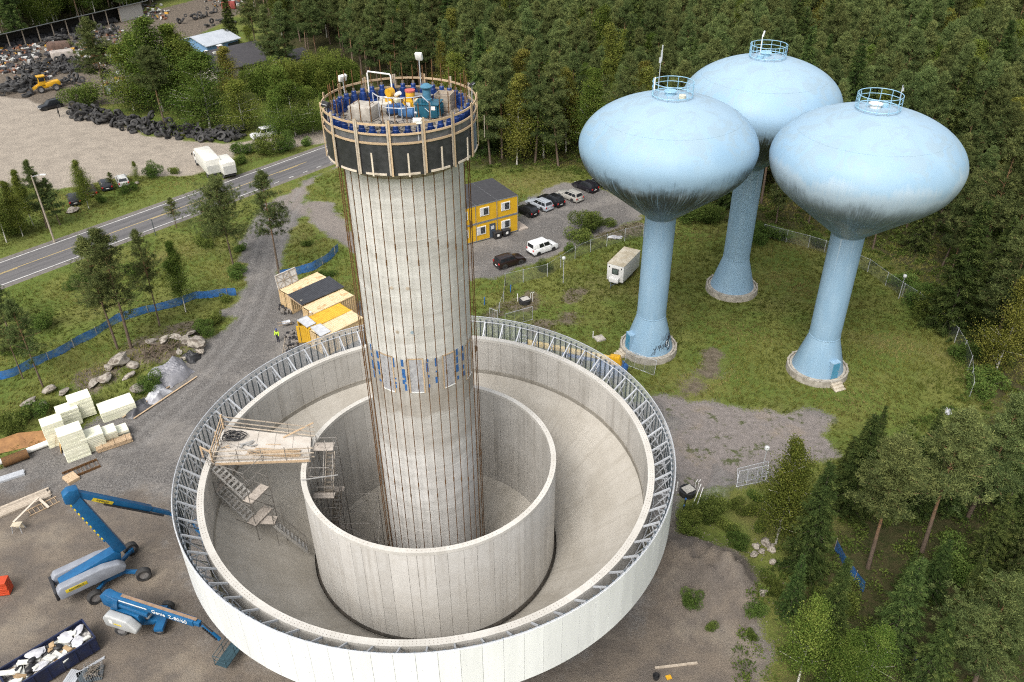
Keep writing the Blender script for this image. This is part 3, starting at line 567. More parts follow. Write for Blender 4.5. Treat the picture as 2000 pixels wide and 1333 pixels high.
def foliage(name, dark, mid, light, var=0.22, hue=0.02):
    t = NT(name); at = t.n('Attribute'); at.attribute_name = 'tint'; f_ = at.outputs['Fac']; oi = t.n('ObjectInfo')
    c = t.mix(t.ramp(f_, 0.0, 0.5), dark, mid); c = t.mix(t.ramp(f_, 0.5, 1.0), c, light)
    h = t.n('HueSaturation'); t.l(t.ramp(oi.outputs['Random'], 0, 1, 1 - var, 1 + var), h.inputs['Value'])
    r2 = t.math('FRACT', t.math('MULTIPLY', oi.outputs['Random'], 17.3)); t.l(t.ramp(r2, 0, 1, 0.5 - hue, 0.5 + hue), h.inputs['Hue']); t.l(c, h.inputs['Color'])
    d = t.n('BsdfDiffuse'); t.l(h.outputs[0], d.inputs['Color']); tr_ = t.n('BsdfTranslucent'); t.l(h.outputs[0], tr_.inputs['Color'])
    mx = t.n('MixShader'); mx.inputs[0].default_value = 0.14; t.l(d.outputs[0], mx.inputs[1]); t.l(tr_.outputs[0], mx.inputs[2]); t.l(mx.outputs[0], t.out.inputs['Surface']); return t.m
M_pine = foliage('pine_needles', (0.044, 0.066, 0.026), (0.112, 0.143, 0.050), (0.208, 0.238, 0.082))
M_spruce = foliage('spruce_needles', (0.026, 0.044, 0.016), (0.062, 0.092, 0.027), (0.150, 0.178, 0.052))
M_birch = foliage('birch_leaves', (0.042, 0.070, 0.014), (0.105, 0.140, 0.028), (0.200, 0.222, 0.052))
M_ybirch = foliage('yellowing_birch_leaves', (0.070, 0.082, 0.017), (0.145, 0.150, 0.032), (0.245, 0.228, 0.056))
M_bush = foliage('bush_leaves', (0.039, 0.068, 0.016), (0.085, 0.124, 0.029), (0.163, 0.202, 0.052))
M_grass = foliage('grass_blades', (0.062, 0.085, 0.018), (0.130, 0.148, 0.036), (0.260, 0.230, 0.090), 0.1)
t = NT('pine_bark'); z = t.sep(t.coord())[2]; c = t.mix(t.ramp(z, 3, 8), (0.13, 0.095, 0.07), (0.27, 0.145, 0.07)); c = t.mix(t.ramp(t.noise(t.coord(), 4, 4), 0.4, 0.7), c, (0.09, 0.065, 0.045)); t.base(c, 0.9); M_pbark = t.m
M_sbark = mat('spruce_bark', (0.095, 0.075, 0.06), (0.055, 0.043, 0.035), 0.95, 0, 4)
M_bbark = mat('birch_bark', (0.56, 0.54, 0.48), (0.12, 0.11, 0.10), 0.85, 0, 3.5, stretch=(1, 1, 2.5), lo=0.5, hi=0.62)
def trunk_mesh(name, h, r0, bend, m, limbs, g):
    mb = MB(); zs = np.linspace(0, h, 7); pts = [(bend[0] * math.sin(z / h * 2.4) , bend[1] * math.sin(z / h * 1.9), z - (0.15 if z == 0 else 0)) for z in zs]
    mb.sweep(pts, [max(0.025, r0 * (1 - 0.93 * z / h)) for z in zs], 7)
    for a, b, r in limbs: mb.tube(a, b, r, 4, r * 0.35, cap=False)
    return mb.mesh(name, m, smooth=60)
def ctr(bend, h, z): return np.stack([bend[0] * np.sin(z / h * 2.4), bend[1] * np.sin(z / h * 1.9), z], -1)
def make_pine(seed, h, cb=0.36, spread=0.165, dens=1.3, k=34, cone=0):
    g = np.random.default_rng(seed); bend = g.normal(0, 0.018 * h, 2); nb = int(58 * dens); zb = h * (cb + (1 - cb) * np.sort(g.random(nb) ** 0.85)); limbs = []; C = []; D = []
    for z in zb:
        u = (z / h - cb) / (1 - cb); L = h * spread * (0.35 + 0.65 * math.sin(math.pi * min(1, 0.28 + 0.62 * u))) * (1 - u ** 3 * 0.75) * g.uniform(0.65, 1.2)
        if cone: L = h * spread * ((1 - u) ** .75 * .95 + .07) * min(1, .55 + 2.2 * u) * g.uniform(.7, 1.15)
        az = g.uniform(0, math.tau); el = R(g.uniform(-14, 18) + 42 * u); d = np.array([math.cos(az) * math.cos(el), math.sin(az) * math.cos(el), math.sin(el)])
        p0 = ctr(bend, h, np.array([z]))[0]; p1 = p0 + d * L; limbs.append((tuple(p0), tuple(p1), 0.035 * h / 16))
        nt = int(5 + L * 5.5 * dens)
        s_ = g.uniform(0.25, 1.05, nt); side = g.normal(0, 0.22 * L, (nt, 3)) * (0.4 + 0.6 * s_[:, None]); side[:, 2] *= 0.45; side[:, 2] += 0.06 * L
        C.append(p0 + d * L * s_[:, None] + side); D.append(np.repeat(d[None], nt, 0))
    nt = 18; C.append(ctr(bend, h, h * g.uniform(0.93, 1.0, nt)) + g.normal(0, 0.18, (nt, 3)) * [1, 1, .4]); D.append(np.repeat([[0, 0, 1.]], nt, 0))
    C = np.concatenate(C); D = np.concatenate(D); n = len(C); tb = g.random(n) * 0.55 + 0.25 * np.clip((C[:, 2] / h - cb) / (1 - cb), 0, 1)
    Cc = np.repeat(C, k, 0); dd = unit(rand_dirs(n * k, g) * [1, 1, 0.8] + np.repeat(D, k, 0) * 0.45 + [0, 0, 0.45]); ss = h / 16
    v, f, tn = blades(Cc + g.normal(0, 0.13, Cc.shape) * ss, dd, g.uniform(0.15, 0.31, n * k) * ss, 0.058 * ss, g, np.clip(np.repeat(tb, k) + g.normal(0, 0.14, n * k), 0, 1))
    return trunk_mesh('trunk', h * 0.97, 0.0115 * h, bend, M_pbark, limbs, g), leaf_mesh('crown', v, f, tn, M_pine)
def make_spruce(seed, h, wd=0.185, cb=0.04, k=20):
    g = np.random.default_rng(seed); nw = int(h * 1.55); limbs = []; C = []; D = []; TB = []
    for i in range(nw):
        u = i / nw; z = h * (cb + (1 - cb) * u ** 0.95); L0 = h * wd * (1 - u) ** 0.95 + 0.08
        for j in range(8 if u < .8 else 6):
            L = L0 * g.uniform(0.7, 1.15); az = j * math.tau / 8 + g.uniform(-.4, .4) + i; dr = np.array([math.cos(az), math.sin(az), 0]); zz = z + g.uniform(-.15, .15)
            droop = 0.55 * (1 - u) + .05 ; n = int(4 + k * L / (h * wd)); s_ = g.uniform(0.15, 1.0, n)
            p = np.array([0, 0, zz]) + dr * (L * s_)[:, None]; p[:, 2] += -droop * L * s_ + 0.30 * droop * L * s_ ** 3 + 0.25 * u * L * s_
            sd = np.array([-dr[1], dr[0], 0]) * (g.uniform(-1, 1, n) * 0.30 * L * (1.05 - s_))[:, None]
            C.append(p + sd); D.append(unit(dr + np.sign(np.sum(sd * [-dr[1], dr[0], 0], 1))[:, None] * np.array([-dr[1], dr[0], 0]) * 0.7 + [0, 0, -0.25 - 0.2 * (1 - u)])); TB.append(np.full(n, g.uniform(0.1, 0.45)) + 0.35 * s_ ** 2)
            if u < 0.75 and j % 2 == 0: limbs.append(((0, 0, zz), (dr[0] * L * .8, dr[1] * L * .8, zz - droop * L * .6), 0.03))
    C = np.concatenate(C); D = np.concatenate(D); tb = np.concatenate(TB); n = len(C); k2 = 9; ss = h / 16
    Cc = np.repeat(C, k2, 0) + g.normal(0, 0.11, (n * k2, 3)) * ss; dd = unit(np.repeat(D, k2, 0) + g.normal(0, 0.38, (n * k2, 3)))
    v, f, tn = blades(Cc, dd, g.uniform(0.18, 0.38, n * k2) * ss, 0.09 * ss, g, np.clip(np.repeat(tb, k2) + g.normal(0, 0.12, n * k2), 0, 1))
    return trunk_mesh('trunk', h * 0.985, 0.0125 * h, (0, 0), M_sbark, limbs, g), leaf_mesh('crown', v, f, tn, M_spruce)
def make_birch(seed, h, m, cb=0.12, wd=0.21, n_leaf=22000, size=0.165):
    g = np.random.default_rng(seed); bend = g.normal(0, 0.02 * h, 2); limbs = []; C = []; TB = []; nb = 46
    for i in range(nb):
        u = g.random() ** 0.9; z0 = h * (cb + (1 - cb) * u * 0.93); L = h * wd * (0.45 + 0.75 * math.sin(math.pi * min(1, 0.22 + 0.75 * u))) * g.uniform(0.6, 1.2) * (1 - 0.55 * u); az = g.uniform(0, math.tau); el = R(g.uniform(15, 60))
        d = np.array([math.cos(az) * math.cos(el), math.sin(az) * math.cos(el), math.sin(el)]); p0 = ctr(bend, h, np.array([z0]))[0]; p1 = p0 + d * L; limbs.append((tuple(p0), tuple(p1), 0.03 * h / 14))
        nl = n_leaf // nb; s_ = g.uniform(0.2, 1.1, nl); off = g.normal(0, 0.26 * L + 0.1, (nl, 3)); off[:, 2] = off[:, 2] * .8 - np.abs(g.normal(0, .3, nl)) * L * .5
        C.append(p0 + d * L * s_[:, None] + off); TB.append(np.full(nl, g.uniform(0.15, 0.6)))
    C = np.concatenate(C); C = C[C[:, 2] > h * cb * 0.6]; n = len(C); tb = np.concatenate(TB)[:n]; D = unit(rand_dirs(n, g) + [0, 0, -0.35])
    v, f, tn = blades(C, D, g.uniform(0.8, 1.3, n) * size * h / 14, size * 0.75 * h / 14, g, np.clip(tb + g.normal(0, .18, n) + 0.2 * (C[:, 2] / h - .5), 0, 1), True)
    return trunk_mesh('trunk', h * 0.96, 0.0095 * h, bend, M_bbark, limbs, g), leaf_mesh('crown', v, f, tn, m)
def make_bush(seed, rad, hh, m=None, n=2200, size=0.16):
    g = np.random.default_rng(seed); k = 9; cc = g.normal(0, .45, (k, 3)) * [rad, rad, hh * .3] + [0, 0, hh * .5]; rr = g.uniform(.35, .6, k)
    i = g.integers(0, k, n); d = rand_dirs(n, g); C = cc[i] + d * (rr[i] * g.uniform(0.6, 1.05, n))[:, None] * [rad, rad, hh * .75]; C[:, 2] = np.abs(C[:, 2])
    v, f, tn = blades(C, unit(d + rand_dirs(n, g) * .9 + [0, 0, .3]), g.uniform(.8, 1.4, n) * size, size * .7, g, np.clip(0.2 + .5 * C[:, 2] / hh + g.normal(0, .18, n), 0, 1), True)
    limbs = [((0, 0, 0), tuple(c), 0.03) for c in cc]; mb = MB()
    for a_, b_, r_ in limbs: mb.tube(a_, b_, r_, 4, .01, cap=False)
    return mb.mesh('stems', M_sbark, smooth=0), leaf_mesh('leaves', v, f, tn, m or M_bush)
TREES = {'pine': [(make_pine(11, 16, .28, .175, cone=1), 16), (make_pine(12, 17, 0.45, 0.155), 17), (make_pine(13, 15, 0.25, 0.18, cone=1), 15), (make_pine(14, 18, 0.5, 0.145), 18), (make_pine(15, 14, 0.22, 0.185), 14)],
         'spruce': [(make_spruce(21, 16), 16), (make_spruce(22, 18, 0.165), 18), (make_spruce(23, 13, 0.2), 13)],
         'birch': [(make_birch(31, 14, M_birch), 14), (make_birch(32, 15, M_birch, 0.18, 0.18), 15), (make_birch(33, 12, M_birch, 0.08, 0.25), 12)],
         'ybirch': [(make_birch(34, 13, M_ybirch, 0.12, 0.18, 18000), 13)],
         'thinpine': [(make_pine(41, 12, 0.36, 0.17, 1.0), 12), (make_pine(42, 11, 0.32, 0.185, 1.05), 11)],
         'widepine': [(make_pine(43, 12, 0.36, 0.33, 1.4), 12)]}
BUSH = [make_bush(51, 1.4, 1.6, None, 5000, .11), make_bush(52, 1.8, 2.2, None, 6500, .12), make_bush(53, 1.0, 1.1, None, 3500, .1)]; HEDGE = [make_bush(54, 2.4, 4.2, M_birch, 14000, 0.15), make_bush(55, 2.6, 4.6, M_birch, 14000, 0.15)]
def height_px(bx, by, ty):
    q = P(bx, by); lo, hi = 0.5, 40
    for _ in range(40):
        m_ = (lo + hi) / 2
        if PX((q.x, q.y, m_))[1] > ty: lo = m_
        else: hi = m_
    return lo
KN = {'pine': ('pine_tree', 'pine'), 'thinpine': ('pine_tree', 'pine'), 'widepine': ('pine_tree', 'pine'), 'spruce': ('spruce_tree', 'spruce'), 'birch': ('birch_tree', 'birch'), 'ybirch': ('birch_tree', 'birch')}
tree_protos = []
def put_tree(kind, x, y, h, label, group=None, variant=None, rz=None, fat=1.0, z=0.0):
    (tm, cm), h0 = random.choice(TREES[kind]) if variant is None else TREES[kind][variant % len(TREES[kind])]; nm, cat = KN[kind]
    s_ = h / h0; o = thing(nm, label, 'tree', (x, y, z), random.uniform(0, 6.28) if rz is None else rz, group); o.scale = (s_ * fat, s_ * fat, s_)
    link('trunk', tm, o); link('crown', cm, o); return o
def put_bush(x, y, label, s_=1.0, var=None, group=None, z=0.0, kindset=None, name='bush'):
    a_, b_ = (kindset or BUSH)[(random.randrange(9) if var is None else var) % len(kindset or BUSH)]
    o = thing(name, label, 'bush', (x, y, z), random.uniform(0, 6.28), group); o.scale = (s_, s_, s_ * random.uniform(.85, 1.15)); link('stems', a_, o); link('leaves', b_, o); return o
TREE_PTS = []
def tree_px(kind, bx, by, ty, label, group=None, variant=None, fat=1.0):
    q = PG(bx, by); h = min(height_px(bx, by, ty), 24); TREE_PTS.append((q.x, q.y)); return put_tree(kind, q.x, q.y, h, label, group, variant, fat=fat, z=q.z)
# ---- trees one can point to
G1 = 'trees between the road and the gravel yard'; G2 = 'trees along the scrapyard edge'; G3 = 'trees around the dark-roofed house'; G4 = 'front row of trees below the meadow'
for a_ in [('thinpine', 230, 682, 468, 'slender pine left of its twin beside the blue net', G1, 0), ('thinpine', 256, 680, 450, 'taller slender pine right of its twin beside the blue net', G1, 1, 1.15), ('thinpine', 312, 637, 455, 'small thin pine right of the twin pines, by the blue net', G1, 0, .8),
           ('birch', 363, 610, 470, 'thin white-stemmed birch by the right end of the left blue net', G1, 1, .75), ('widepine', 456, 520, 352, 'broad flat-crowned pine hiding the road edge left of the junction', G1, 0, 0.9), ('thinpine', 545, 536, 338, 'lone slender pine beside the gravel track above the containers', G1, 0, 1.0),
           ('thinpine', 345, 446, 386, 'small bushy pine in front of the road marking', G1, 1, 1.3), ('pine', 15, 640, 520, 'pine cut by the left frame edge below the road', G1, 2), ('thinpine', 84, 756, 588, 'thin bare-stemmed pine at the left end of the blue net', G1, 1, .9), ('thinpine', 45, 740, 600, 'sparse pine beside the left frame edge above the rocks', G1, 0, .8),
           ('pine', 92, 446, 314, 'bushy young pine behind the street lamp', G2, 2, 1.0), ('pine', 118, 440, 350, 'smaller pine touching the bushy pine behind the street lamp', G2, 4, 1.1), ('birch', 66, 442, 330, 'thin birch left of the street lamp pole', G2, 1, .8), ('birch', 174, 409, 310, 'single birch beside the parked dark cars', G2, 0, .9),
           ('thinpine', 222, 372, 337, 'small sapling pine between two parked cars', G2, 1, 1.3), ('birch', 270, 356, 315, 'small birch sapling at the edge of the sandy yard', G2, 2, .8), ('birch', 45, 462, 350, 'birch at the far left of the roadside clump', G2, 0, .9), ('birch', 13, 474, 350, 'birch cut by the left frame edge above the road', G2, 1),
           ('pine', 205, 188, 40, 'broad pine standing among the scrap tyres', G2, 4, 1.5), ('birch', 262, 216, 86, 'leaning birch with yellowish leaves behind the tyre heap', G2, 2, 1.7), ('birch', 318, 218, 28, 'tallest dense birch behind the tyre heap', G2, 0, 1.6), ('birch', 356, 208, 45, 'birch behind the two-stemmed pine', G2, 1, 1.6), ('birch', 290, 200, 60, 'birch between the leaning birch and the tallest one', G2, 2, 1.6), ('birch', 385, 215, 80, 'birch left of the big white-stemmed birch', G2, 2, 1.5),
           ('pine', 322, 243, 95, 'pine with bare orange stems above the tyre heap', G2, 1, 1.5), ('birch', 410, 250, 100, 'big birch with white stems above the tyre heap', G2, 2, 1.9), ('ybirch', 452, 200, 88, 'pointed yellow-green birch in front of the dark roof', G2, 0, 1.4), ('birch', 478, 255, 155, 'bushy birch right of the big white-stemmed birch', G2, 2, 1.9),
           ('birch', 545, 262, 165, 'birch beside the white van', G2, 0, .9), ('birch', 578, 265, 158, 'birch left of the timber-railed deck', G2, 2, 1.8), ('birch', 612, 258, 168, 'birch hard against the left side of the deck', G2, 2, 1.5), ('birch', 550, 268, 175, 'birch between the van birch and the deck', G2, 2, 1.5),
           ('spruce', 458, 102, -30, 'dark tall spruce beside the grey-blue hall', G3, 1), ('pine', 536, 150, 15, 'pine right of the dark-roofed house', G3, 0, 1.3), ('pine', 560, 152, 5, 'pine closest to the white house wall', G3, 2, 1.3), ('pine', 622, 130, 0, 'pine by the path right of the house', G3, 1, 1.2), ('pine', 500, 95, -20, 'pine behind the dark-roofed house', G3, 4, 1.2), ('birch', 495, 130, 50, 'birch at the back corner of the house', G3, 2)]:
    tree_px(*a_)
for a_ in [('birch', 1515, 1062, 855, 'tall birch with a pale leaning stem below the gravel', G4, 0, .95), ('spruce', 1568, 1118, 900, 'dense narrow spruce right of the pale-stemmed birch', G4, 0, 1.05), ('spruce', 1655, 1000, 808, 'dark spruce overlapping the gravel edge', G4, 1, 1.3), ('spruce', 1700, 900, 790, 'small spruce tip at the meadow edge', G4, 2, .9), ('spruce', 1800, 920, 790, 'dark spruce tip right at the meadow edge', G4, 0, .9),
           ('pine', 1695, 1110, 862, 'big spreading pine above the blue net strip', G4, 3, 1.25), ('pine', 1800, 1080, 810, 'large pine with bare dead branches right of the spreading pine', G4, 1, 1.2), ('spruce', 1735, 1270, 1085, 'light green spruce below the blue net strip', G4, 2, 1.1), ('birch', 1555, 1345, 1165, 'yellow-green birch at the bottom edge by the dirt', G4, 1, .95), ('spruce', 1605, 1265, 1090, 'dark spruce between the bottom birches and the blue strip', G4, 1, 1.05), ('spruce', 1640, 960, 850, 'spruce in front of the gravel edge beside the dark one', G4, 2, 1.0), ('spruce', 1540, 1200, 1080, 'narrow young spruce at the foot of the dirt mound', G4, 2, .9), ('spruce', 1720, 985, 840, 'pointed spruce between gravel corner and spreading pine', G4, 1, 1.0), ('spruce', 1790, 1010, 870, 'spruce behind the two bare-stemmed pines', G4, 0, 1.0), ('birch', 1625, 1390, 1235, 'second leafy birch at the bottom frame edge', G4, 1, 1.0),
           ('pine', 1900, 1345, 1140, 'bushy pine in the lower right corner', G4, 4, 1.4), ('spruce', 1960, 1250, 1040, 'tall spruce on the lower right frame edge', G4, 1, 1.2), ('spruce', 1760, 985, 850, 'spruce below the meadow between two pines', G4, 1, 1.0), ('spruce', 1850, 1000, 830, 'spruce left of the wide-crowned pine', G4, 0, 1.0), ('spruce', 1860, 1240, 1090, 'spruce right of the light green one', G4, 1, 1.0), ('spruce', 1905, 1130, 960, 'spruce in the gap right of the young spruce', G4, 2, 1.0), ('spruce', 1965, 1120, 900, 'dark spruce by the right frame edge below the wide pine', G4, 1, 1.0), ('spruce', 1760, 1160, 1075, 'short young spruce right of the spreading pine foot', G4, 2, 1.0), ('pine', 1985, 1180, 1000, 'pine cut by the right frame edge low down', G4, 2, 1.1), ('spruce', 1810, 1170, 1052, 'young spruce right of the blue net strip', G4, 2, 1.2), ('pine', 1890, 1010, 770, 'pine with a wide crown by the right frame edge', G4, 0, 1.3), ('spruce', 1850, 640, 390, 'very dark tall spruce outside the fence right of the towers', G4, 1, 1.25), ('spruce', 1910, 640, 420, 'dark spruce beside the very dark tall one', G4, 0, 1.1), ('spruce', 1960, 980, 740, 'spruce leaning over the right frame edge', G4, 1, 1.1), ('birch', 1690, 1330, 1225, 'leafy young birch at the bottom edge between spruces', G4, 2, 1.2), ('spruce', 1800, 1345, 1200, 'spruce with drooping pale branches at the bottom edge', G4, 0, 1.2)]:
    tree_px(*a_)
# ---- the forest
step = 4.7; gxx, gyy = np.meshgrid(np.arange(-230, 300, step), np.arange(15, 350, step)); pts = np.stack([gxx.ravel(), gyy.ravel()], 1); pts += rng.uniform(-.42, .42, pts.shape) * step
zone = np.zeros(len(pts), int)
for zi, F_ in ((1, F1), (2, F2), (3, F3), (4, F4)): zone[sdf(F_, pts[:, 0], pts[:, 1]) > 0.3] = zi
pts = pts[zone > 0]; zone = zone[zone > 0]; HT = []
cand = []
for (x, y), zi in zip(pts, zone):
    bx, by, d_ = PX((x, y, 0)); 
    if d_ < 5: continue
    if min((x - a_) ** 2 + (y - b_) ** 2 for a_, b_ in TREE_PTS) < 9: continue
    if abs((V((x, y)) - a).dot(rn)) < 7 and (V((x, y)) - a).dot(rd) < 90: continue
    r_ = rng.random(); near = by > 250 and zi == 1 and bx < 1260
    if zi == 2: kind = 'birch' if r_ < .62 else 'pine' if r_ < .85 else 'spruce'
    elif zi == 4: kind = 'spruce' if r_ < .66 else 'pine' if r_ < .93 else 'birch'
    elif near: kind = 'pine' if r_ < .42 else 'birch' if r_ < .8 else 'ybirch' if r_ < .85 else 'spruce'
    else: kind = 'pine' if r_ < .80 else 'spruce' if r_ < .90 else 'birch' if r_ < .965 else 'ybirch'
    h = rng.uniform(13.5, 20.5) * (1.12 if kind == 'spruce' else 1.0) * (0.92 if 'birch' in kind else 1)
    if 1150 < bx < 1900 and 400 < by < 720 and zi == 1: h *= 0.62
    tx_, ty_, dt = PX((x, y, h))
    if not (-70 < tx_ < 2070 and ty_ < 1340 and by > -95 and (by > -60 or ty_ > -120)) or (bx < -120 or bx > 2300): continue
    if ty_ > 1330 or (by > 1333 and zi != 4): continue
    cand.append((h / d_, kind, x, y, h, zi, bx, by))
cand.sort(reverse=True)
ZL = {1: 'the forest behind the car park', 2: 'the wood behind the long shed', 3: 'the wood behind the house', 4: 'the wood below the right-hand tower'}
N_IND = 300 - len(TREE_PTS)
def where(zi, bx, by):
    if zi == 1:
        if bx < 1130: return 'forest between deck and nearest tower'
        if bx < 1540: return 'the forest behind the blue towers'
        return 'the forest right of the blue towers' if by > 230 else 'the upper right forest slope'
    return ZL[zi]
for c_ in cand[:N_IND]:
    _, kind, x, y, h, zi, bx, by = c_; w_ = where(zi, bx, by)
    lab = {'pine': 'olive-green pine in ', 'spruce': 'dark pointed spruce in ', 'birch': 'fresh green leafy birch in ', 'ybirch': 'yellow-tinged birch in '}[kind] + w_
    sz = 'short ' if h < 14.5 else 'mid-height ' if h < 17 else 'tall '; rw = '' if zi in (2, 3) else (', left part', ', middle part', ', right part')[min(2, int(((bx - 850) / 380) % 1 * 3))] + (' front' if by > 330 else ' mid' if by > 200 else ' back')
    put_tree(kind, x, y, h, sz + lab + rw, 'trees of ' + w_)
# the rest of the forest reads as one mass
rest = cand[N_IND:]
src = [('pine', 0), ('pine', 1), ('pine', 2), ('pine', 3), ('pine', 4), ('spruce', 0), ('spruce', 1), ('birch', 0), ('birch', 1), ('ybirch', 0)]
srcobj = {}
for o in COL.objects:
    if o.type == 'MESH' and o.name.split('.')[0] in ('crown', 'trunk'): srcobj.setdefault(o.data.name, o)
fm = bpy.data.meshes.new('forest'); fm.from_pydata([(c_[2], c_[3], 0) for c_ in rest], [], [])
idx = [random.choice([i for i, (k, _) in enumerate(src) if k == c_[1]]) for c_ in rest]
aa = fm.attributes.new('idx', 'INT', 'POINT'); aa.data.foreach_set('value', idx)
aa = fm.attributes.new('scl', 'FLOAT', 'POINT'); aa.data.foreach_set('value', [c_[4] / TREES[src[i][0]][src[i][1]][1] for c_, i in zip(rest, idx)])
aa = fm.attributes.new('rot', 'FLOAT', 'POINT'); aa.data.foreach_set('value', [random.uniform(0, 6.28) for _ in rest])
fo = link('forest', fm); tag(fo, 'far conifer forest covering the slope behind the towers', 'forest', kind='stuff')
ng = bpy.data.node_groups.new('forest_scatter', 'GeometryNodeTree'); ng.interface.new_socket('Geometry', in_out='INPUT', socket_type='NodeSocketGeometry'); ng.interface.new_socket('Geometry', in_out='OUTPUT', socket_type='NodeSocketGeometry')
gi = ng.nodes.new('NodeGroupInput'); go = ng.nodes.new('NodeGroupOutput'); iop = ng.nodes.new('GeometryNodeInstanceOnPoints'); jo = ng.nodes.new('GeometryNodeJoinGeometry')
for k, v_ in reversed(src):
    j2 = ng.nodes.new('GeometryNodeJoinGeometry'); g2i = ng.nodes.new('GeometryNodeGeometryToInstance')
    for mm in TREES[k][v_][0]:
        if mm.name not in srcobj: srcobj[mm.name] = None
        oi_ = ng.nodes.new('GeometryNodeObjectInfo'); oi_.transform_space = 'ORIGINAL'; oi_.inputs['Object'].default_value = srcobj[mm.name]; ng.links.new(oi_.outputs['Geometry'], j2.inputs[0])
    ng.links.new(j2.outputs[0], g2i.inputs[0]); ng.links.new(g2i.outputs[0], jo.inputs[0])
def natt(nm, ty): n_ = ng.nodes.new('GeometryNodeInputNamedAttribute'); n_.data_type = ty; n_.inputs['Name'].default_value = nm; return n_.outputs[0]
iop.inputs['Pick Instance'].default_value = True; cx = ng.nodes.new('ShaderNodeCombineXYZ'); ng.links.new(natt('rot', 'FLOAT'), cx.inputs[2]); ng.links.new(cx.outputs[0], iop.inputs['Rotation'])
ng.links.new(natt('idx', 'INT'), iop.inputs['Instance Index']); ng.links.new(natt('scl', 'FLOAT'), iop.inputs['Scale']); ng.links.new(gi.outputs[0], iop.inputs['Points']); ng.links.new(jo.outputs[0], iop.inputs['Instance']); ng.links.new(iop.outputs[0], go.inputs[0])
fo.modifiers.new('scatter', 'NODES').node_group = ng
# ---- hedge, bushes
for k, (x, y) in enumerate([(515, 172), (540, 168), (565, 165), (590, 162), (615, 160), (640, 156), (665, 154)]):
    q = P(x, y + 26); put_bush(q.x, q.y, 'rounded bright green willow, %s from the left in the hedge' % ('first', 'second', 'third', 'fourth', 'fifth', 'sixth', 'seventh')[k], 1.6, k, 'willow hedge below the house', kindset=HEDGE, name='hedge_willow')
BL = [(150, 560, .9, 'low shrub on the verge slope left of the twin pines'), (260, 540, .8, 'low shrub between the road and the blue net'), (330, 520, .9, 'low shrub above the thin birch'), (400, 480, 1.0, 'shrub below the broad flat-crowned pine'), (430, 455, 1.0, 'shrub at the road edge left of the track'), (440, 590, .8, 'shrub right of the blue net end'), (30, 690, .8, 'shrub above the blue net at the left edge'), (90, 640, .9, 'shrub left of the twin pines'), (600, 480, .8, 'shrub in the grass triangle by the track'), (640, 540, .7, 'shrub behind the containers'), (172, 208, 2.2, 'round bush at the end of the tyre heap'), (540, 265, 1.0, 'bush beside the white van'), (480, 300, 1.3, 'bush behind the second white truck'), (520, 300, 1.5, 'bush above the road right of the trucks'), (470, 320, 1.2, 'bush right of the truck tail'), (440, 330, 0.9, 'bush at the truck tail'), (560, 295, 1.2, 'leafy bush above the road near the deck'), (600, 285, 1.1, 'bush near the road left of the deck'),
      (1130, 470, 1.2, 'willow bush beside the white van in the car park'), (1150, 455, 1.3, 'willow bush right of the white van'), (1110, 490, 1.0, 'low bush at the gravel edge by the fence'), (1185, 440, 0.8, 'small bush on the stony bank'), (1060, 530, .7, 'small bush by the parked dark hatchback'),
      (1520, 465, 1.8, 'light green bush behind the right-hand tower leg'), (1480, 470, 1.3, 'bush left of the light green one behind the towers'), (1380, 435, 1.4, 'bush between the two tower legs'), (1600, 480, 1.5, 'dark bush behind the right-hand tower leg'), (1650, 495, 1.4, 'dark bush by the fence right of the tower leg'), (1345, 430, 1.2, 'brownish bush right of the nearest leg'), (1760, 560, 1.6, 'bush outside the fence by the lamp'), (1790, 590, 1.3, 'bush right of the fence lamp'), (1830, 620, 1.6, 'bush below the dark spruce'), (1880, 700, 1.5, 'bush outside the right fence bend'), (1915, 760, 1.5, 'bush at the lower fence end'),
      (1380, 1020, .8, 'green bush above the dirt mound'), (1420, 1030, .9, 'bush behind the dirt mound'), (1455, 1000, .8, 'tall bush left of the pale-stemmed birch'), (1400, 1000, .7, 'bush by the crumpled net fence'), (1485, 1035, .7, 'bush beside the field stones'), (1440, 1060, .7, 'low bush on the mound edge'), (1350, 1020, .6, 'weedy bush next to the cladding'), (1475, 975, .7, 'bush under the leaning panels'),
      (1345, 1040, .8, 'weeds between mound and cladding'), (1480, 1200, .5, 'weedy bush right of the mound'), (1470, 1245, .5, 'weed clump below the mound'), (1505, 1150, .6, 'bush right of the mound foot'), (1345, 1180, .5, 'weed clump on the dirt'), (1390, 1230, .5, 'second weed clump on the dirt'), (1640, 1180, 1.2, 'undergrowth bush by the blue strip'), (1860, 1130, 1.3, 'rust-tinged bush among the conifers'),
      (420, 630, 1.1, 'weed clump beside the track above the rocks'), (400, 650, .9, 'weeds above the boulders'), (300, 760, .8, 'weeds among the boulders'), (120, 800, .9, 'weeds on the bank left of the foam blocks'), (60, 815, 1.0, 'weeds by the rusty sheet'), (20, 840, .9, 'weeds at the left frame edge'), (470, 490, .9, 'bush at the left edge of the gravel track'), (462, 540, .9, 'bush at the end of the left blue net'), (20, 460, 1.2, 'roadside bush at the left frame edge'), (200, 395, .9, 'tall weeds by the parked cars'), (250, 375, .9, 'tall weeds behind the sandy yard edge'), (300, 345, .9, 'weeds at the corner of the sandy yard'), (340, 340, .9, 'weeds left of the truck')]
for k, (x, y, s_, lab) in enumerate(BL):
    q = PG(x, y); put_bush(q.x, q.y, lab, s_, k, z=q.z - 0.05)
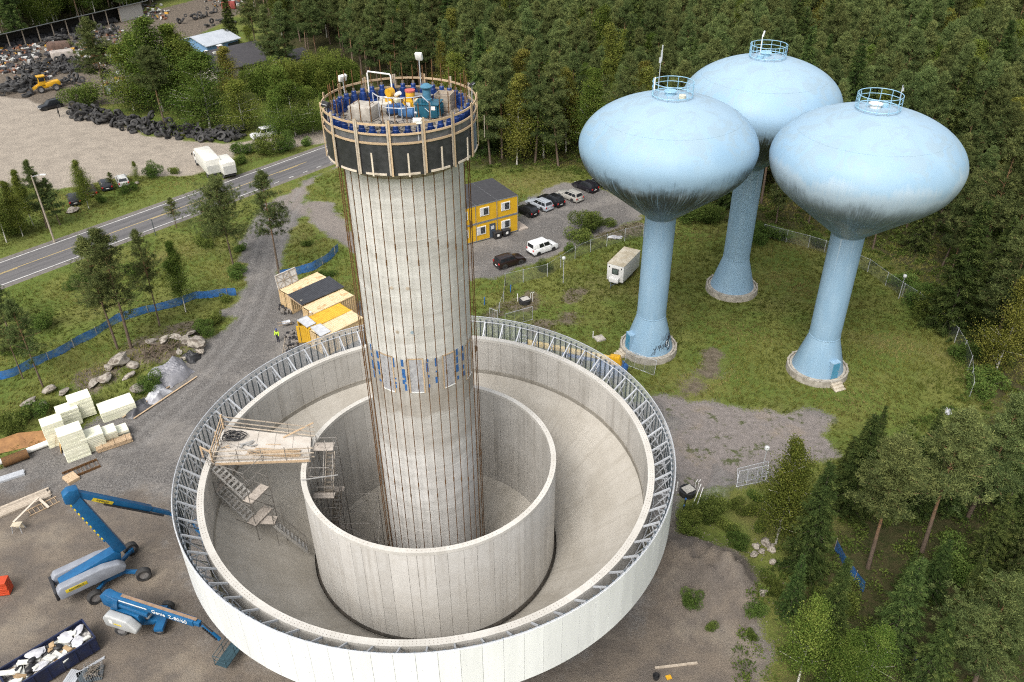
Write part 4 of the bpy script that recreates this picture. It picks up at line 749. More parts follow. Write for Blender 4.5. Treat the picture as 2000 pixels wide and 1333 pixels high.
# understorey along the forest edge, one mass
def mass(name, pts_, sizes, m, lab, cat, size=0.2, per=60):
    V_, F_, T_ = [], [], []; g = rng; n0 = 0
    for (x, y), s_ in zip(pts_, sizes):
        d = rand_dirs(per, g); d[:, 2] = np.abs(d[:, 2]); C = np.array([x, y, float(gz(x, y))]) + d * g.uniform(.3, 1, (per, 1)) * s_ * [1, 1, .8]
        v, f, tn = blades(C, unit(d + rand_dirs(per, g)), size * g.uniform(.7, 1.5, per), size * .6, g, np.clip(g.uniform(.05, .6) + g.normal(0, .15, per), 0, 1), True); V_.append(v); F_.append(f + n0); T_.append(tn); n0 += len(v)
    o = link(name, leaf_mesh(name, np.concatenate(V_), np.concatenate(F_), np.concatenate(T_), m)); return tag(o, lab, cat, kind='stuff')
up = rng.uniform([-30, 20], [110, 150], (9000, 2)); u1 = sdf(F1, up[:, 0], up[:, 1]); u4 = sdf(WOOD4, up[:, 0], up[:, 1]); ok = ((u1 > -2.5) & (u1 < 16)) | (u4 > -4)
px_ = np.array([PX((x, y, 0))[:2] for x, y in up]); ok &= (px_[:, 0] > -50) & (px_[:, 0] < 2050) & (px_[:, 1] < 1380) & (px_[:, 1] > 250); up = up[ok][:2600]
mass('undergrowth', up, rng.uniform(.3, .9, len(up)), M_bush, 'low leafy undergrowth along the forest edge', 'undergrowth')
# meadow grass and rough verges
gp = rng.uniform([-95, 50], [62, 150], (90000, 2)); sm = sdf(MEADOW, gp[:, 0], gp[:, 1]); sg = np.maximum(sdf(YARD, gp[:, 0], gp[:, 1]), sdf(LANE, gp[:, 0], gp[:, 1])); so_ = np.array([abs((V((x, y)) - a).dot(rn)) for x, y in gp]); ss_ = sdf(SAND, gp[:, 0], gp[:, 1])
px_ = np.array([PX((x, y, 0))[:2] for x, y in gp]); twd = np.min([np.hypot(gp[:, 0] - c_[0][0], gp[:, 1] - c_[0][1]) for c_ in TW], 0)
bowlr = np.hypot(gp[:, 0] - BC[0], gp[:, 1] - BC[1]); pthd = np.full(len(gp), 9.0)
for a_, b_ in zip(pth[:-1], pth[1:]):
    e = b_ - a_; t_ = np.clip(((gp[:, 0] - a_.x) * e.x + (gp[:, 1] - a_.y) * e.y) / e.length_squared, 0, 1); pthd = np.minimum(pthd, np.hypot(gp[:, 0] - a_.x - t_ * e.x, gp[:, 1] - a_.y - t_ * e.y))
ok = (sg < -0.2) & (so_ > 5.0) & (ss_ < -.5) & (px_[:, 0] > -30) & (px_[:, 0] < 2030) & (px_[:, 1] > 270) & (px_[:, 1] < 950) & (twd > 3.4) & (bowlr > 17.5) & (pthd > 1.2)
ok &= ~((sm < 0) & (rng.random(len(gp)) < 0.25)); gp = gp[ok]; n = len(gp); per = 5
C = np.repeat(np.c_[gp, gz(gp[:, 0], gp[:, 1])], per, 0) + rng.normal(0, .14, (n * per, 3)) * [1, 1, 0]; patch_ = .5 + .28 * np.sin(gp[:, 0] * .35 + 1.7 * np.sin(gp[:, 1] * .21)) + .2 * np.sin(gp[:, 1] * .5 + gp[:, 0] * .13)
lean = np.stack([np.sin(gp[:, 0] * .3 + gp[:, 1] * .17), np.cos(gp[:, 1] * .25), np.full(n, 1.1)], 1); D = unit(np.repeat(lean, per, 0) + rng.normal(0, .55, (n * per, 3)))
hgt = np.repeat(np.where(so_[ok] < 7.5, .16, .42) * rng.uniform(.6, 1.2, n), per)
v, f, tn = blades(C, D, hgt, .075, rng, np.clip(np.repeat(patch_ * .75, per) + rng.normal(0, .16, n * per), 0, 1))
tag(link('meadow_grass', leaf_mesh('meadow_grass', v, f, tn, M_grass)), 'long uneven meadow grass around the blue towers and along the verges', 'grass', kind='stuff')
# ================================================================== LIFTING DECK ON THE SHAFT TOP
ZF = 39.05
deck = thing('work_platform', 'round timber-railed work platform with black skirt on top of the shaft', 'platform', (BC[0], BC[1], 0))
M_deckfloor = mat('dirty_deck_boards', (0.30, 0.27, 0.23), (0.13, 0.115, 0.10), 0.9, 0, 2.5, 0.3)
M_skirt = mat('black_dimple_sheet', (0.020, 0.021, 0.024), (0.036, 0.037, 0.041), 0.5, 0, 3, 0.5, var=0.12)
M_tarp = mat('grey_tarpaulin', (0.075, 0.077, 0.085), (0.13, 0.13, 0.14), 0.45, 0, 3, 0.5)
M_batten = mat('pale_batten', (0.62, 0.55, 0.46), (0.52, 0.44, 0.35), 0.8, 0, 4, var=0.06)
MB().lathe([(0.0, ZF - .25), (4.12, ZF - .25), (4.12, ZF), (0, ZF)], 64).build('floor_slab', M_deckfloor, deck)
for k in range(16):       # floor boards
    y_ = -3.75 + k * 0.5; hw = math.sqrt(max(0.1, 4.0 ** 2 - max(abs(y_), abs(y_ + .46)) ** 2)); MB().box((0, y_ + .23, ZF + .012), (2 * hw, 0.44, 0.03)).build('floor_board', M_deckfloor, deck)
MB().lathe([(RS, 36.9), (RS + .5, 37.3), (4.0, 37.9), (4.1, ZF - .25), (RS, ZF - .25)], 64, close=True).build('bracket_ring', M_woodg, deck)
NB = 15; az0, _ = azpx(762, 300, 4.22); bay = math.tau / NB
def arc(name, r0, r1, z0, z1, a0, a1, m, n=4, parent=deck): return MB().lathe([(r0, z0), (r1, z0), (r1, z1), (r0, z1)], n, a0=a0, a1=a1, close=True).build(name, m, parent)
RP = 4.17
for k in range(NB):
    a_ = az0 + k * bay; g = random.Random(k)
    for j in (-1, 1):
        p = MB().box((RP + .06, j * .055, 38.85 + g.uniform(0, .12)), (.045, .09, 2.95), 0).build('post', M_wood if g.random() < .7 else M_woodg, deck); p.rotation_euler = (0, 0, a_)
    for z, h in ((40.08, .11), (39.58, .10), (39.10, .11)): arc('rail', RP - .02, RP + .025, z, z + h, a_ + .015, a_ + bay - .015, M_wood)
    s_ = arc('skirt_panel', RP - .05, RP - .025, 37.42 + g.uniform(-.03, .03), 39.16, a_ + .01, a_ + bay - .01, M_skirt, 6)
    arc('tarpaulin_band', RP - .08, RP - .06, 39.12, 39.62 + g.uniform(-.08, .0), a_ + .005, a_ + bay - .005, M_tarp, 5)
    MB_ = MB().box((RP + .012, 0, 38.18), (.03, .085, 1.25)).build('batten', M_batten, deck); MB_.rotation_euler = (0, R(g.uniform(-1, 1)), a_ + bay * .5)
    arc('batten', RP - .02, RP + .02, 37.45, 37.56, a_ + bay * .18, a_ + bay * .84, M_batten)
# 38 hydraulic jacks, each holding one long lifting rod
M_jack = mat('blue_jack_paint', (0.012, 0.045, 0.20), (0.010, 0.03, 0.12), 0.35, 0, 4, var=0.15); M_dirtysteel = mat('dirty_steel', (0.25, 0.22, 0.18), (0.12, 0.10, 0.08), 0.6, 0.4, 5)
rodp = [(3.69, 0, 1.6 + .02)]
jb = MB().lathe([(0, 39.25), (.15, 39.25), (.17, 39.30), (.17, 39.72), (.14, 39.75), (.14, 39.92), (.11, 39.96), (0, 39.96)], 12, (3.69, 0, 0)).mesh('cylinder', M_jack)
jf = MB().box((3.69, 0, 39.16), (.44, .44, .18)).box((3.69, .2, 39.40), (.08, .06, .45)).box((3.69, -.2, 39.40), (.08, .06, .45)).mesh('flange', M_jack, bevel=.02)
jn = MB().lathe([(0, 39.96), (.075, 39.96), (.075, 40.10), (0, 40.10)], 6, (3.69, 0, 0)).mesh('nut', M_dirtysteel)
NJ = 38; ORD = ('first', 'second', 'third', 'fourth', 'fifth', 'sixth', 'seventh', 'eighth', 'ninth', 'tenth', 'eleventh', 'twelfth', 'thirteenth')
rods = []; ordn = {}
for v_ in range(4):
    mb = MB().tube((3.69, 0, 1.5), (3.69, 0, 41.0 + .12 * v_), .028, 6)
    for z in np.arange(6.2 - .35 * v_, 38, 8.9): mb.tube((3.69, 0, z), (3.69, 0, z + .34), .047, 6)
    rods.append(mb.mesh('lifting_rod', M_rust))
for k in range(NJ):
    side = math.degrees(az0 - (k + .5) * math.tau / NJ + math.pi / 2) % 360
    ordn.setdefault(0, 0)
    pl_ = 'on the near rim of the deck' if side < 50 or side > 310 else 'on the right rim of the deck' if side < 130 else 'on the far rim of the deck' if side < 230 else 'on the left rim of the deck'
    ordn[pl_] = ordn.get(pl_, -1) + 1; j = thing('hydraulic_jack', 'blue hydraulic jack with rusty rod, %s counting clockwise, ' % ORD[ordn[pl_]] + pl_, 'jack', (BC[0], BC[1], 0), az0 - (k + .5) * math.tau / NJ, 'jacks ' + pl_)
    link('cylinder', jb, j); link('flange', jf, j); link('nut', jn, j); link('lifting_rod', rods[(k * 7 + k // 5) % 4], j)
# deck equipment
def dk(x, y, z=ZF + .03): return V((BC[0] + x, BC[1] + y, z))
M_teal = mat('teal_paint', (0.012, 0.10, 0.155), (0.01, 0.075, 0.12), 0.4, 0, 3); M_teal2 = mat('light_teal_paint', (0.07, 0.20, 0.30), (0.05, 0.15, 0.23), 0.4); M_ylw = mat('machine_yellow', (0.62, 0.34, 0.012), (0.46, 0.25, 0.02), 0.4, 0, 3); M_cream = mat('cream_plastic', (0.60, 0.58, 0.42), (0.5, 0.48, 0.34), 0.5)
M_conc = mat('cast_concrete', (0.44, 0.41, 0.36), (0.30, 0.27, 0.23), 0.9, 0, 3, .2); M_mblue = mat('medium_blue_paint', (0.02, 0.085, 0.25), (0.015, 0.065, 0.19), 0.4)
def gbox(name, lab, cat, loc, sz, rz, m, bevel=.03, extra=None):
    o = thing(name, lab, cat, loc, rz); MB().box((0, 0, sz[2] / 2), sz).build('body', m, o, bevel=bevel)
    return o
o = thing('power_unit', 'teal hydraulic power unit with upright motor on the deck', 'power unit', dk(1.55, .35), R(-12))
MB().box((0, 0, .42), (1.25, .95, .72)).build('oil_tank', M_teal, o, bevel=.03); MB().box((0, 0, .80), (1.4, 1.08, .05)).build('tank_lid', M_teal, o)
MB().lathe([(0, .82), (.27, .82), (.27, .95), (.23, .98), (.23, 1.45), (.26, 1.47), (.26, 1.5), (0, 1.5)], 20, (-.1, .1, 0)).build('motor', M_teal2, o); MB().lathe([(.34, 1.58), (.34, 1.62), (.16, 1.76), (0, 1.79)], 20, (-.1, .1, 0)).lathe([(0, 1.5), (.1, 1.5), (.1, 1.6)], 8, (-.1, .1, 0)).build('motor_cap', M_teal2, o)
for k in range(4): MB().box((.70, -.35 + .22 * k, .42), (.12, .05, .6)).build('cooling_fin', M_teal, o)
MB().box((.4, -.485, .62), (.22, .02, .22)).build('label_plate', M_white, o)
for k in range(3): MB().tube((-.45 + .2 * k, -.35, .82), (-.45 + .2 * k, -.35, 1.05), .05, 8).build('valve', M_teal, o)
for n_, x_, y_, lab in ((0, -.55, 1.75, 'yellow pump with big round filter head on the deck'), (1, .45, 1.5, 'yellow pump with red cap beside the filter pump')):
    o = thing('yellow_pump', lab, 'pump', dk(x_, y_), R(-35 + 15 * n_)); MB().box((0, 0, .33), (.75, .62, .6)).build('body', M_ylw, o, bevel=.05); MB().box((.52, -.25, .38), (.24, .42, .7)).build('tank', M_cream, o, bevel=.05)
    if n_ == 0: MB().tube((-.1, -.3, .95), (-.1, .05, .95), .24, 16).build('filter_head', M_ylw, o); MB().tube((.1, .1, .75), (.45, .1, .95), .12, 10).build('pipe', M_white, o)
    else: MB().lathe([(0, .6), (.26, .6), (.26, 1.05), (.24, 1.08), (0, 1.08)], 16).build('filter_head', M_ylw, o); MB().lathe([(0, 1.05), (.29, 1.05), (.29, 1.14), (0, 1.17)], 16).build('cap', mat('red_plastic', (0.55, 0.12, 0.10), None, .5), o)
    MB().panel([(-.375, -.31, .03), (.375, -.31, .03), (.375, -.31, .63), (-.375, -.31, .63)], .3, .65, .3, .8, .006).build('sticker', M_white, o)
o = thing('tool_chest', 'dark red-brown steel chest behind the teal unit on the deck', 'chest', dk(1.05, 2.35), R(-20)); MB().box((0, 0, .28), (1.1, .5, .55)).build('body', mat('maroon_paint', (0.075, 0.022, 0.016), (0.05, 0.016, 0.012), .5), o, bevel=.02); MB().box((0, 0, .57), (1.14, .54, .05)).build('lid', mat('grey_lid', (0.2, .19, .18)), o)
o = thing('wooden_crate', 'open wooden crate on the right of the deck', 'crate', dk(2.35, 1.55), R(-14))
for s_ in (-1, 1):
    for k in range(4):
        MB().box((s_ * .45, 0, .13 + .23 * k), (.03, .86, .21)).build('board', M_woodg, o); MB().box((0, s_ * .43, .13 + .23 * k), (.86, .03, .21)).build('board', M_woodg, o)
MB().box((0, 0, .62), (.84, .8, .05)).build('contents', M_deckfloor, o)
o = thing('concrete_block', 'large pale concrete counterweight block on the left of the deck', 'block', dk(-2.0, .25), R(-22)); MB().box((0, 0, .38), (1.35, 1.15, .74)).build('block', M_conc, o, bevel=.03)
for dx in (-.5, .5): MB().sweep([(dx, -.2, .74), (dx, -.2, .86), (dx, .2, .86), (dx, .2, .74)], .02, 5).build('lifting_eye', M_rust, o)
for n_, (x_, y_, sx, sy, sz, rz, lab) in enumerate(((-1.35, 1.55, 1.25, .75, .42, 12, 'pale slab lying left of the yellow pumps'), (-1.0, 2.3, .8, .6, .5, 30, 'rounded pale lump behind the pale slab'), (-2.3, 1.6, 1.1, .8, .12, -20, 'thin plywood sheet at the left of the deck'))):
    o = thing('concrete_slab' if n_ < 2 else 'plywood_sheet', lab, 'slab' if n_ < 2 else 'sheet', dk(x_, y_), R(rz)); MB().box((0, 0, sz / 2), (sx, sy, sz), taper=.86 if n_ < 2 else 1).build('slab', mat('white_sack', (0.55, 0.53, 0.48), (0.4, 0.37, 0.32), .8), o, bevel=.06 if n_ == 1 else .02)
for n_, (x_, y_, rz, lab) in enumerate(((-.35, .85, 25, 'blue motor housing in the middle of the deck'), (.35, .25, -20, 'lighter blue motor housing nearer the guard rail'))):
    o = thing('motor_housing', lab, 'motor', dk(x_, y_), R(rz)); MB().box((0, 0, .3), (.95, .5, .5)).build('body', M_mblue if n_ == 0 else mat('light_blue_paint', (.05, .14, .3)), o, bevel=.12); MB().box((0, 0, .04), (1.0, .56, .08)).build('foot', M_black, o); MB().tube((.47, 0, .3), (.62, 0, .3), .09, 8).build('shaft_end', M_galv, o)
# galvanised guard rail curving across the deck
o = thing('guard_rail', 'curved galvanised guard rail across the middle of the deck', 'railing', dk(0, 0))
gr = [(-1.55, .95), (-1.2, .35), (-.6, .0), (.1, -.1), (.8, .05), (1.2, .3)]; zt = 1.15
MB().sweep([(x_, y_, zt) for x_, y_ in gr], .03, 6).build('top_rail', M_galv, o); MB().sweep([(x_, y_, .6) for x_, y_ in gr], .022, 6).build('middle_rail', M_galv, o)
for x_, y_ in gr: MB().tube((x_, y_, 0), (x_, y_, zt), .025, 6).build('post', M_galv, o)
for q_ in ((1.2, .3), (1.75, -.95)): MB().tube((*q_, 0), (*q_, zt), .025, 6).build('post', M_galv, o)
MB().tube((1.2, .3, zt), (1.75, -.95, zt - .05), .028, 6).tube((1.2, .3, .6), (1.75, -.95, .6), .02, 6).build('end_rail', M_galv, o)
o = thing('pipe_gantry', 'white inverted-U pipe frame rising above the deck', 'pipe frame', dk(0, 0)); MB().sweep([(-2.1, 3.1, .0), (-2.1, 3.1, 1.65), (-2.05, 3.05, 1.75), (-.72, 2.3, 1.78), (-.66, 2.25, 1.7), (-.62, 2.2, 0)], .045, 8).build('pipe', M_white, o)
def hose(name, lab, pts, r=.022, m=M_black): o = thing(name, lab, 'hose', pts[0]); MB().sweep([V(p) - V(pts[0]) for p in pts], r, 5).build('hose', m, o); return o
for k in range(8):
    g = random.Random(60 + k); c = dk(g.uniform(-1.5, 1.9), g.uniform(-2.6, -.6), ZF + .06); pts = [c + V((g.uniform(.3, .8) * math.cos(u * 1.7 + k), g.uniform(.3, .7) * math.sin(u * 1.9), .02 + .25 * abs(math.sin(u * 2)) * g.random())) for u in np.linspace(0, 4, 12)]
    hose('hydraulic_hose', 'loose black hydraulic hose on the near half of the deck', pts)['group'] = 'hoses on the near half of the deck'
for k in range(5):
    g = random.Random(80 + k); pts = [dk(-1.2 + .55 * k, 1.0 + .3 * math.sin(k)), dk(-1.0 + .55 * k, .9, ZF + .9), dk(-.5 + .55 * k, .4 + .3 * k / 4, ZF + 1.05), dk(.0 + .5 * k, .2, ZF + .5), dk(.2 + .45 * k, -.3, ZF + .1)]
    hose('hydraulic_hose', 'black hose arching over the pumps on the deck', pts)['group'] = 'hoses over the pumps'
rub = MB(); g = random.Random(5)
for k in range(260):
    a_ = g.uniform(0, 6.28); r_ = g.uniform(1.6, 3.4); rub.box((r_ * math.cos(a_), r_ * math.sin(a_), ZF + .06), (g.uniform(.05, .3), g.uniform(.03, .12), g.uniform(.03, .1)), g.uniform(0, 3))
o = rub.build('deck_litter', mat('litter', (0.16, 0.14, 0.12), (0.05, .045, .04), .9, 0, 1.2), None); o.location = (BC[0], BC[1], 0); tag(o, 'small scattered debris on the deck boards', 'debris', kind='stuff')
# floodlights
def flood(lab, base, top, m, rz, tilt=25, sz=(.34, .12, .26)):
    o = thing('floodlight', lab, 'floodlight', base); t_ = V(top) - V(base); MB().tube((0, 0, 0), t_, .03, 6).build('pole', M_galv, o)
    h_ = MB().box((0, 0, 0), sz, 0, R(tilt)).build('lamp_head', m, o, bevel=.02); h_.location = t_ + V((0, 0, .1)); h_.rotation_euler = (0, 0, rz)
    MB().box((0, -.06, 0), (sz[0] * .85, .02, sz[2] * .75), 0, R(tilt)).build('lens', mat('lamp_glass', (.75, .77, .78), None, .2), h_)
    return o
def dkp(x, y, r, z): az, _ = azpx(x, y, r); return V((BC[0] + r * math.cos(az), BC[1] + r * math.sin(az), z))
flood('white floodlight on a pole at the left rim of the deck', dk(-3.25, 1.9, ZF + .03), dk(-3.3, 1.9, 40.7), M_white, R(50), 20, (.5, .2, .34))
flood('white floodlight on a tall post at the far rim of the deck', dk(.85, 3.75, ZF + .03), dk(.85, 3.75, 41.35), M_white, R(160), -20, (.4, .2, .42))
flood('black floodlight on the right rim of the deck', dk(3.9, .9, ZF + .03), dk(3.95, .9, 40.55), M_black, R(70), 60, (.42, .14, .2))
flood('black floodlight at the left near rim of the deck', dk(-3.7, -1.2, ZF + .03), dk(-3.75, -1.2, 40.2), M_black, R(-40), 70, (.5, .3, .2))
flood('white floodlight on the near rim of the deck', dk(1.35, -3.85, ZF + .03), dk(1.35, -3.9, 40.15), M_white, R(0), 75, (.45, .3, .12))
# ================================================================== SCAFFOLDING IN THE BOWL
M_alu = mat('aluminium', (0.50, 0.49, 0.47), (0.38, 0.37, 0.35), 0.45, 0.5, 5); M_scaf = mat('scaffold_tube', (0.30, 0.285, 0.265), (0.17, 0.15, 0.13), 0.55, 0.55, 5); M_plank = mat('grey_plank', (0.45, 0.40, 0.35), (0.33, 0.29, 0.25), 0.85, 0, 3, .1, var=.1); M_ply = mat('pale_plywood', (0.52, 0.48, 0.43), (0.43, 0.39, 0.34), .85, 0, 1.2)
def floorz(x, y):
    r_ = math.hypot(x - BC[0], y - BC[1])
    if r_ > 9.0: return 6.2 + (r_ - 9.24) * (11.55 - 5.9) / (15.95 - 9.24) - .3
    return 1.0 + (r_ - RS) * (5.15 - 1.0) / (8.46 - RS)
def flight(par, a_, b_, wd=.72, n=9, m=M_alu, rails=True):
    a_, b_ = V(a_), V(b_); d = (b_ - a_); h = V((d.x, d.y, 0)).normalized(); s_ = V((-h.y, h.x, 0)) * wd / 2
    st = MB().bar(a_ + s_, b_ + s_, .05, .2).build('stringer', m, par); MB().bar(a_ - s_, b_ - s_, .05, .2).build('stringer', m, par)
    for k in range(n):
        c = a_ + d * ((k + .5) / n); MB().box(c, (.2, wd - .06, .035), math.atan2(h.y, h.x)).build('tread', m, par)
    if rails:
        for sg in (1, -1):
            MB().tube(a_ + s_ * sg * 1.05 + V((0, 0, 1.0)), b_ + s_ * sg * 1.05 + V((0, 0, 1.0)), .022, 6).build('hand_rail', M_scaf, par)
            for k in (0, .5, 1): q = a_ + d * k + s_ * sg * 1.05; MB().tube(q, q + V((0, 0, 1.0)), .02, 6).build('rail_post', M_scaf, par)
def planks(par, c, L, Wd, rz, n, m=M_plank):
    for k in range(n):
        off = -Wd / 2 + Wd * (k + .5) / n; MB().box((c[0] - math.sin(rz) * off, c[1] + math.cos(rz) * off, c[2]), (L, Wd / n - .015, .05), rz).build('plank', m, par)
def relto(o): return lambda q: V(q) - o.location
sc = thing('stair_scaffold', 'aluminium stair scaffold against the outer wall inside the bowl', 'scaffold', (0, 0, 0))
f1t, f1b, f2t, f2b, f3t, f3b = P(417, 909, 14.4), P(483, 970, 12.4), P(429, 957, 12.35), P(491, 1013, 10.5), P(535, 1021, 10.2), P(602, 1074, 6.75)
for a_, b_ in ((f1t, f1b), (f2t, f2b), (f3t, f3b)): flight(sc, a_, b_)
dirv = (f1b - f1t); dirv.z = 0; dirv.normalize(); rz_ = math.atan2(dirv.y, dirv.x); sv = V((-dirv.y, dirv.x, 0))
planks(sc, f1b + dirv * .35 + sv * .5 - V((0, 0, .03)), .8, 1.9, rz_, 4); planks(sc, f2b + dirv * .35 + sv * .5 - V((0, 0, .03)), .8, 1.9, rz_, 4); planks(sc, f2t - dirv * .35 + sv * .4, .7, 1.6, rz_, 3)
cor = [f1t - dirv * .5 - sv * .55, f1t - dirv * .5 + sv * 1.55, f1b + dirv * .75 + sv * 1.55, f1b + dirv * .75 - sv * .55]
for c in cor: z0 = floorz(c.x, c.y); MB().tube((c.x, c.y, z0), (c.x, c.y, 15.5), .03, 6).build('standard', M_scaf, sc)
for z in (10.2, 11.3, 12.25, 13.3, 14.3, 15.3):
    for i in range(4):
        a_, b_ = cor[i], cor[(i + 1) % 4]
        if z < 11 and i in (0,): continue
        MB().tube((a_.x, a_.y, z), (b_.x, b_.y, z), .024, 6).build('ledger', M_scaf, sc)
for i in (1, 2): MB().tube((cor[i].x, cor[i].y, 10.3), (cor[i + 1].x, cor[i + 1].y, 13.0), .022, 6).build('brace', M_scaf, sc)
for q in (f3t, f3t + sv * .9): MB().tube((q.x, q.y, floorz(q.x, q.y)), (q.x, q.y, 11.3), .028, 6).build('standard', M_scaf, sc)
MB().tube(tuple(f2b + V((0, 0, -.1))), tuple(f3t + V((0, 0, -.1))), .03, 6).build('ledger', M_scaf, sc)
planks(sc, (f2b + f3t) / 2 + V((.3, .1, -.05)), 1.3, .8, math.atan2((f3t - f2b).y, (f3t - f2b).x), 3)
# bridge between the two rims
br = thing('scaffold_bridge', 'plywood-decked bridge with timber rails between outer rim and inner wall', 'bridge', (0, 0, 0)); ZB = 14.85
bq = [P(420, 905, ZB), P(606, 898, ZB), P(608, 856, ZB), P(440, 836, ZB)]
for k in range(5):
    u0, u1 = k / 5 + .002, (k + 1) / 5 - .002; B2_ = lambda u, v: (bq[0] * (1 - u) + bq[1] * u) * (1 - v) + (bq[3] * (1 - u) + bq[2] * u) * v
    c = [B2_(u0, 0), B2_(u1, 0), B2_(u1, 1), B2_(u0, 1)]; MB().add([tuple(q) for q in c] + [tuple(q + V((0, 0, .05))) for q in c], [(3, 2, 1, 0), (4, 5, 6, 7), (0, 1, 5, 4), (1, 2, 6, 5), (2, 3, 7, 6), (3, 0, 4, 7)]).build('deck_board', M_ply, br)
for i, j in ((0, 1), (3, 2)):
    e = bq[j] - bq[i]
    MB().bar(bq[i] - V((0, 0, .1)), bq[j] - V((0, 0, .1)), .08, .18).build('beam', M_wood, br)
    for z in (.25, .62, 1.05): MB().bar(bq[i] - e * .04 + V((0, 0, z)), bq[j] + e * .05 + V((0, 0, z)), .035, .085).build('rail', M_woodg, br)
    for k in range(5): q = bq[i] + e * (k / 4); MB().tube(q - V((0, 0, .3)), q + V((0, 0, 1.2)), .026, 6).build('rail_post', M_scaf, br)
for z in (.3, .68, 1.08): MB().bar(bq[0] + V((-.1, -.2, z)), bq[3] + V((-.1, .2, z)), .045, .11).build('rail', M_wood, br)
for q in (bq[0], bq[3], (bq[0] + bq[3]) / 2): MB().bar(q + V((-.12, 0, -.1)), q + V((-.12, 0, 1.25)), .1, .06).build('timber_post', M_wood, br)
eb = P(397, 893, ZB); MB().bar(bq[0] + V((0, 0, .9)), eb + V((0, 0, .9)), .1, .1).build('rail', M_wood, br); MB().bar(eb, eb + V((0, 0, 1)), .1, .1).build('timber_post', M_wood, br)
MB().bar(P(553, 855, ZB + .1), P(612, 826, ZB + 1.3), .05, .1).build('rail', M_wood, br)
o = thing('hose_coil', 'tangled coil of thick black hose on the bridge', 'hose', P(458, 857, ZB + .05)); g = random.Random(4)
for k in range(12): r_ = g.uniform(.25, .7); cx_, cy_ = g.uniform(-.28, .28), g.uniform(-.2, .2); MB().sweep([(cx_ + r_ * math.cos(u + k) * (1 + .12 * math.sin(2 * u + k)), cy_ + r_ * .7 * math.sin(u + k) * (1 + .15 * math.cos(3 * u)), .05 + .03 * k + .06 * math.sin(3 * u + k)) for u in np.linspace(0, 5.6, 18)], .032, 5).build('hose_loop', M_black, o)
o = thing('timber_stack', 'loose stack of long yellowish timber lengths on the bridge', 'timber', P(538, 886, ZB + .05), R(-3)); g = random.Random(8)
for k in range(16): MB().box((g.uniform(-.25, .25), -.3 + .12 * (k % 6), .04 + .075 * (k // 6)), (g.uniform(3.0, 3.9), .09, .05), R(g.uniform(-3, 3))).build('length', M_wood, o)
for k in range(14):
    gg = random.Random(200 + k); q = P(430 + gg.uniform(0, 160), 868 + gg.uniform(0, 28), ZB + .06); e = V((gg.uniform(-1.2, 1.2), gg.uniform(-.3, .3), gg.uniform(0, .12))); o = thing('scaffold_tube', 'loose %s scaffold tube lying on the %s of the bridge' % (('short', 'long')[abs(e.x) > .6], 'left half' if q.x < -18.5 else 'right half'), 'tube', q, 0, 'loose tubes on the bridge'); MB().tube((0, 0, .03), e + V((0, 0, .03)), .024, 6).build('tube', M_scaf if k % 3 else M_wood, o)
o = thing('steel_offcuts', 'small heap of pale aluminium offcuts by the hose on the bridge', 'offcuts', P(487, 872, ZB + .05))
for k in range(6): MB().box((g.uniform(-.5, .5), g.uniform(-.3, .3), .04 + .03 * k), (g.uniform(.4, .9), .12, .03), g.uniform(0, 3)).build('offcut', M_alu, o)
# inner stair tower
si = thing('inner_stair_scaffold', 'steel stair tower inside the inner cylinder beside the shaft', 'scaffold', (0, 0, 0))
x0, x1, y0, y1 = -14.25, -12.75, 43.2, 46.4; zs_ = [14.4, 12.4, 10.4, 8.4, 6.4]
for k in range(4):
    ya, yb = (y1 - .55, y0 + .5) if k % 2 == 0 else (y0 + .5, y1 - .55); xx = x0 + .4 if k % 2 else x0 + 1.05
    flight(si, (xx, ya, zs_[k]), (xx, yb, zs_[k + 1]), .6, 10, M_dirtysteel); planks(si, ((x0 + x1) / 2, yb + (-.3 if yb < ya else .3), zs_[k + 1]), 1.5, .55, 0, 2)
planks(si, ((x0 + x1) / 2 - .5, y1 - .1, 14.45), 1.9, .9, 0, 3); cor = [(x0, y0), (x1, y0), (x1, y1), (x0, y1)]
for cx, cy in cor + [(x0, 44.8), (x1, 44.8)]: MB().tube((cx, cy, floorz(cx, cy)), (cx, cy, 15.4), .028, 6).build('standard', M_scaf, si)
for z in (6.5, 8.4, 9.4, 10.4, 11.4, 12.4, 13.4, 14.4, 15.2):
    for i in range(4): a_, b_ = cor[i], cor[(i + 1) % 4]; MB().tube((*a_, z), (*b_, z), .024, 6).build('ledger', M_scaf, si)
s2 = thing('tube_scaffold', 'open tube scaffold bay between stair tower and shaft', 'scaffold', (0, 0, 0)); X0, X1, Y0, Y1 = -12.6, -10.2, 42.8, 45.8
c2_ = [(X0, Y0), (X1, Y0), (X1, Y1), (X0, Y1)]
for cx, cy in c2_: MB().tube((cx, cy, floorz(cx, cy)), (cx, cy, 10.6), .028, 6).build('standard', M_scaf, s2)
for z in (4.8, 6.6, 8.4, 10.2):
    for i in range(4): MB().tube((*c2_[i], z), (*c2_[(i + 1) % 4], z), .024, 6).build('ledger', M_scaf, s2)
for i in range(4): MB().tube((*c2_[i], 6.6), (*c2_[(i + 1) % 4], 8.4), .022, 6).tube((*c2_[(i + 1) % 4], 8.4), (*c2_[i], 10.2), .022, 6).build('brace', M_scaf, s2)
planks(s2, ((X0 + X1) / 2, Y0 + .8, 6.65), 2.3, 1.5, 0, 5, mat('dark_plank', (.06, .055, .05), (.09, .08, .07), .8))
MB().bar(P(589, 938, 14.75), P(660, 928, 14.75), .06, .06).build('tie_tube', M_alu, si)
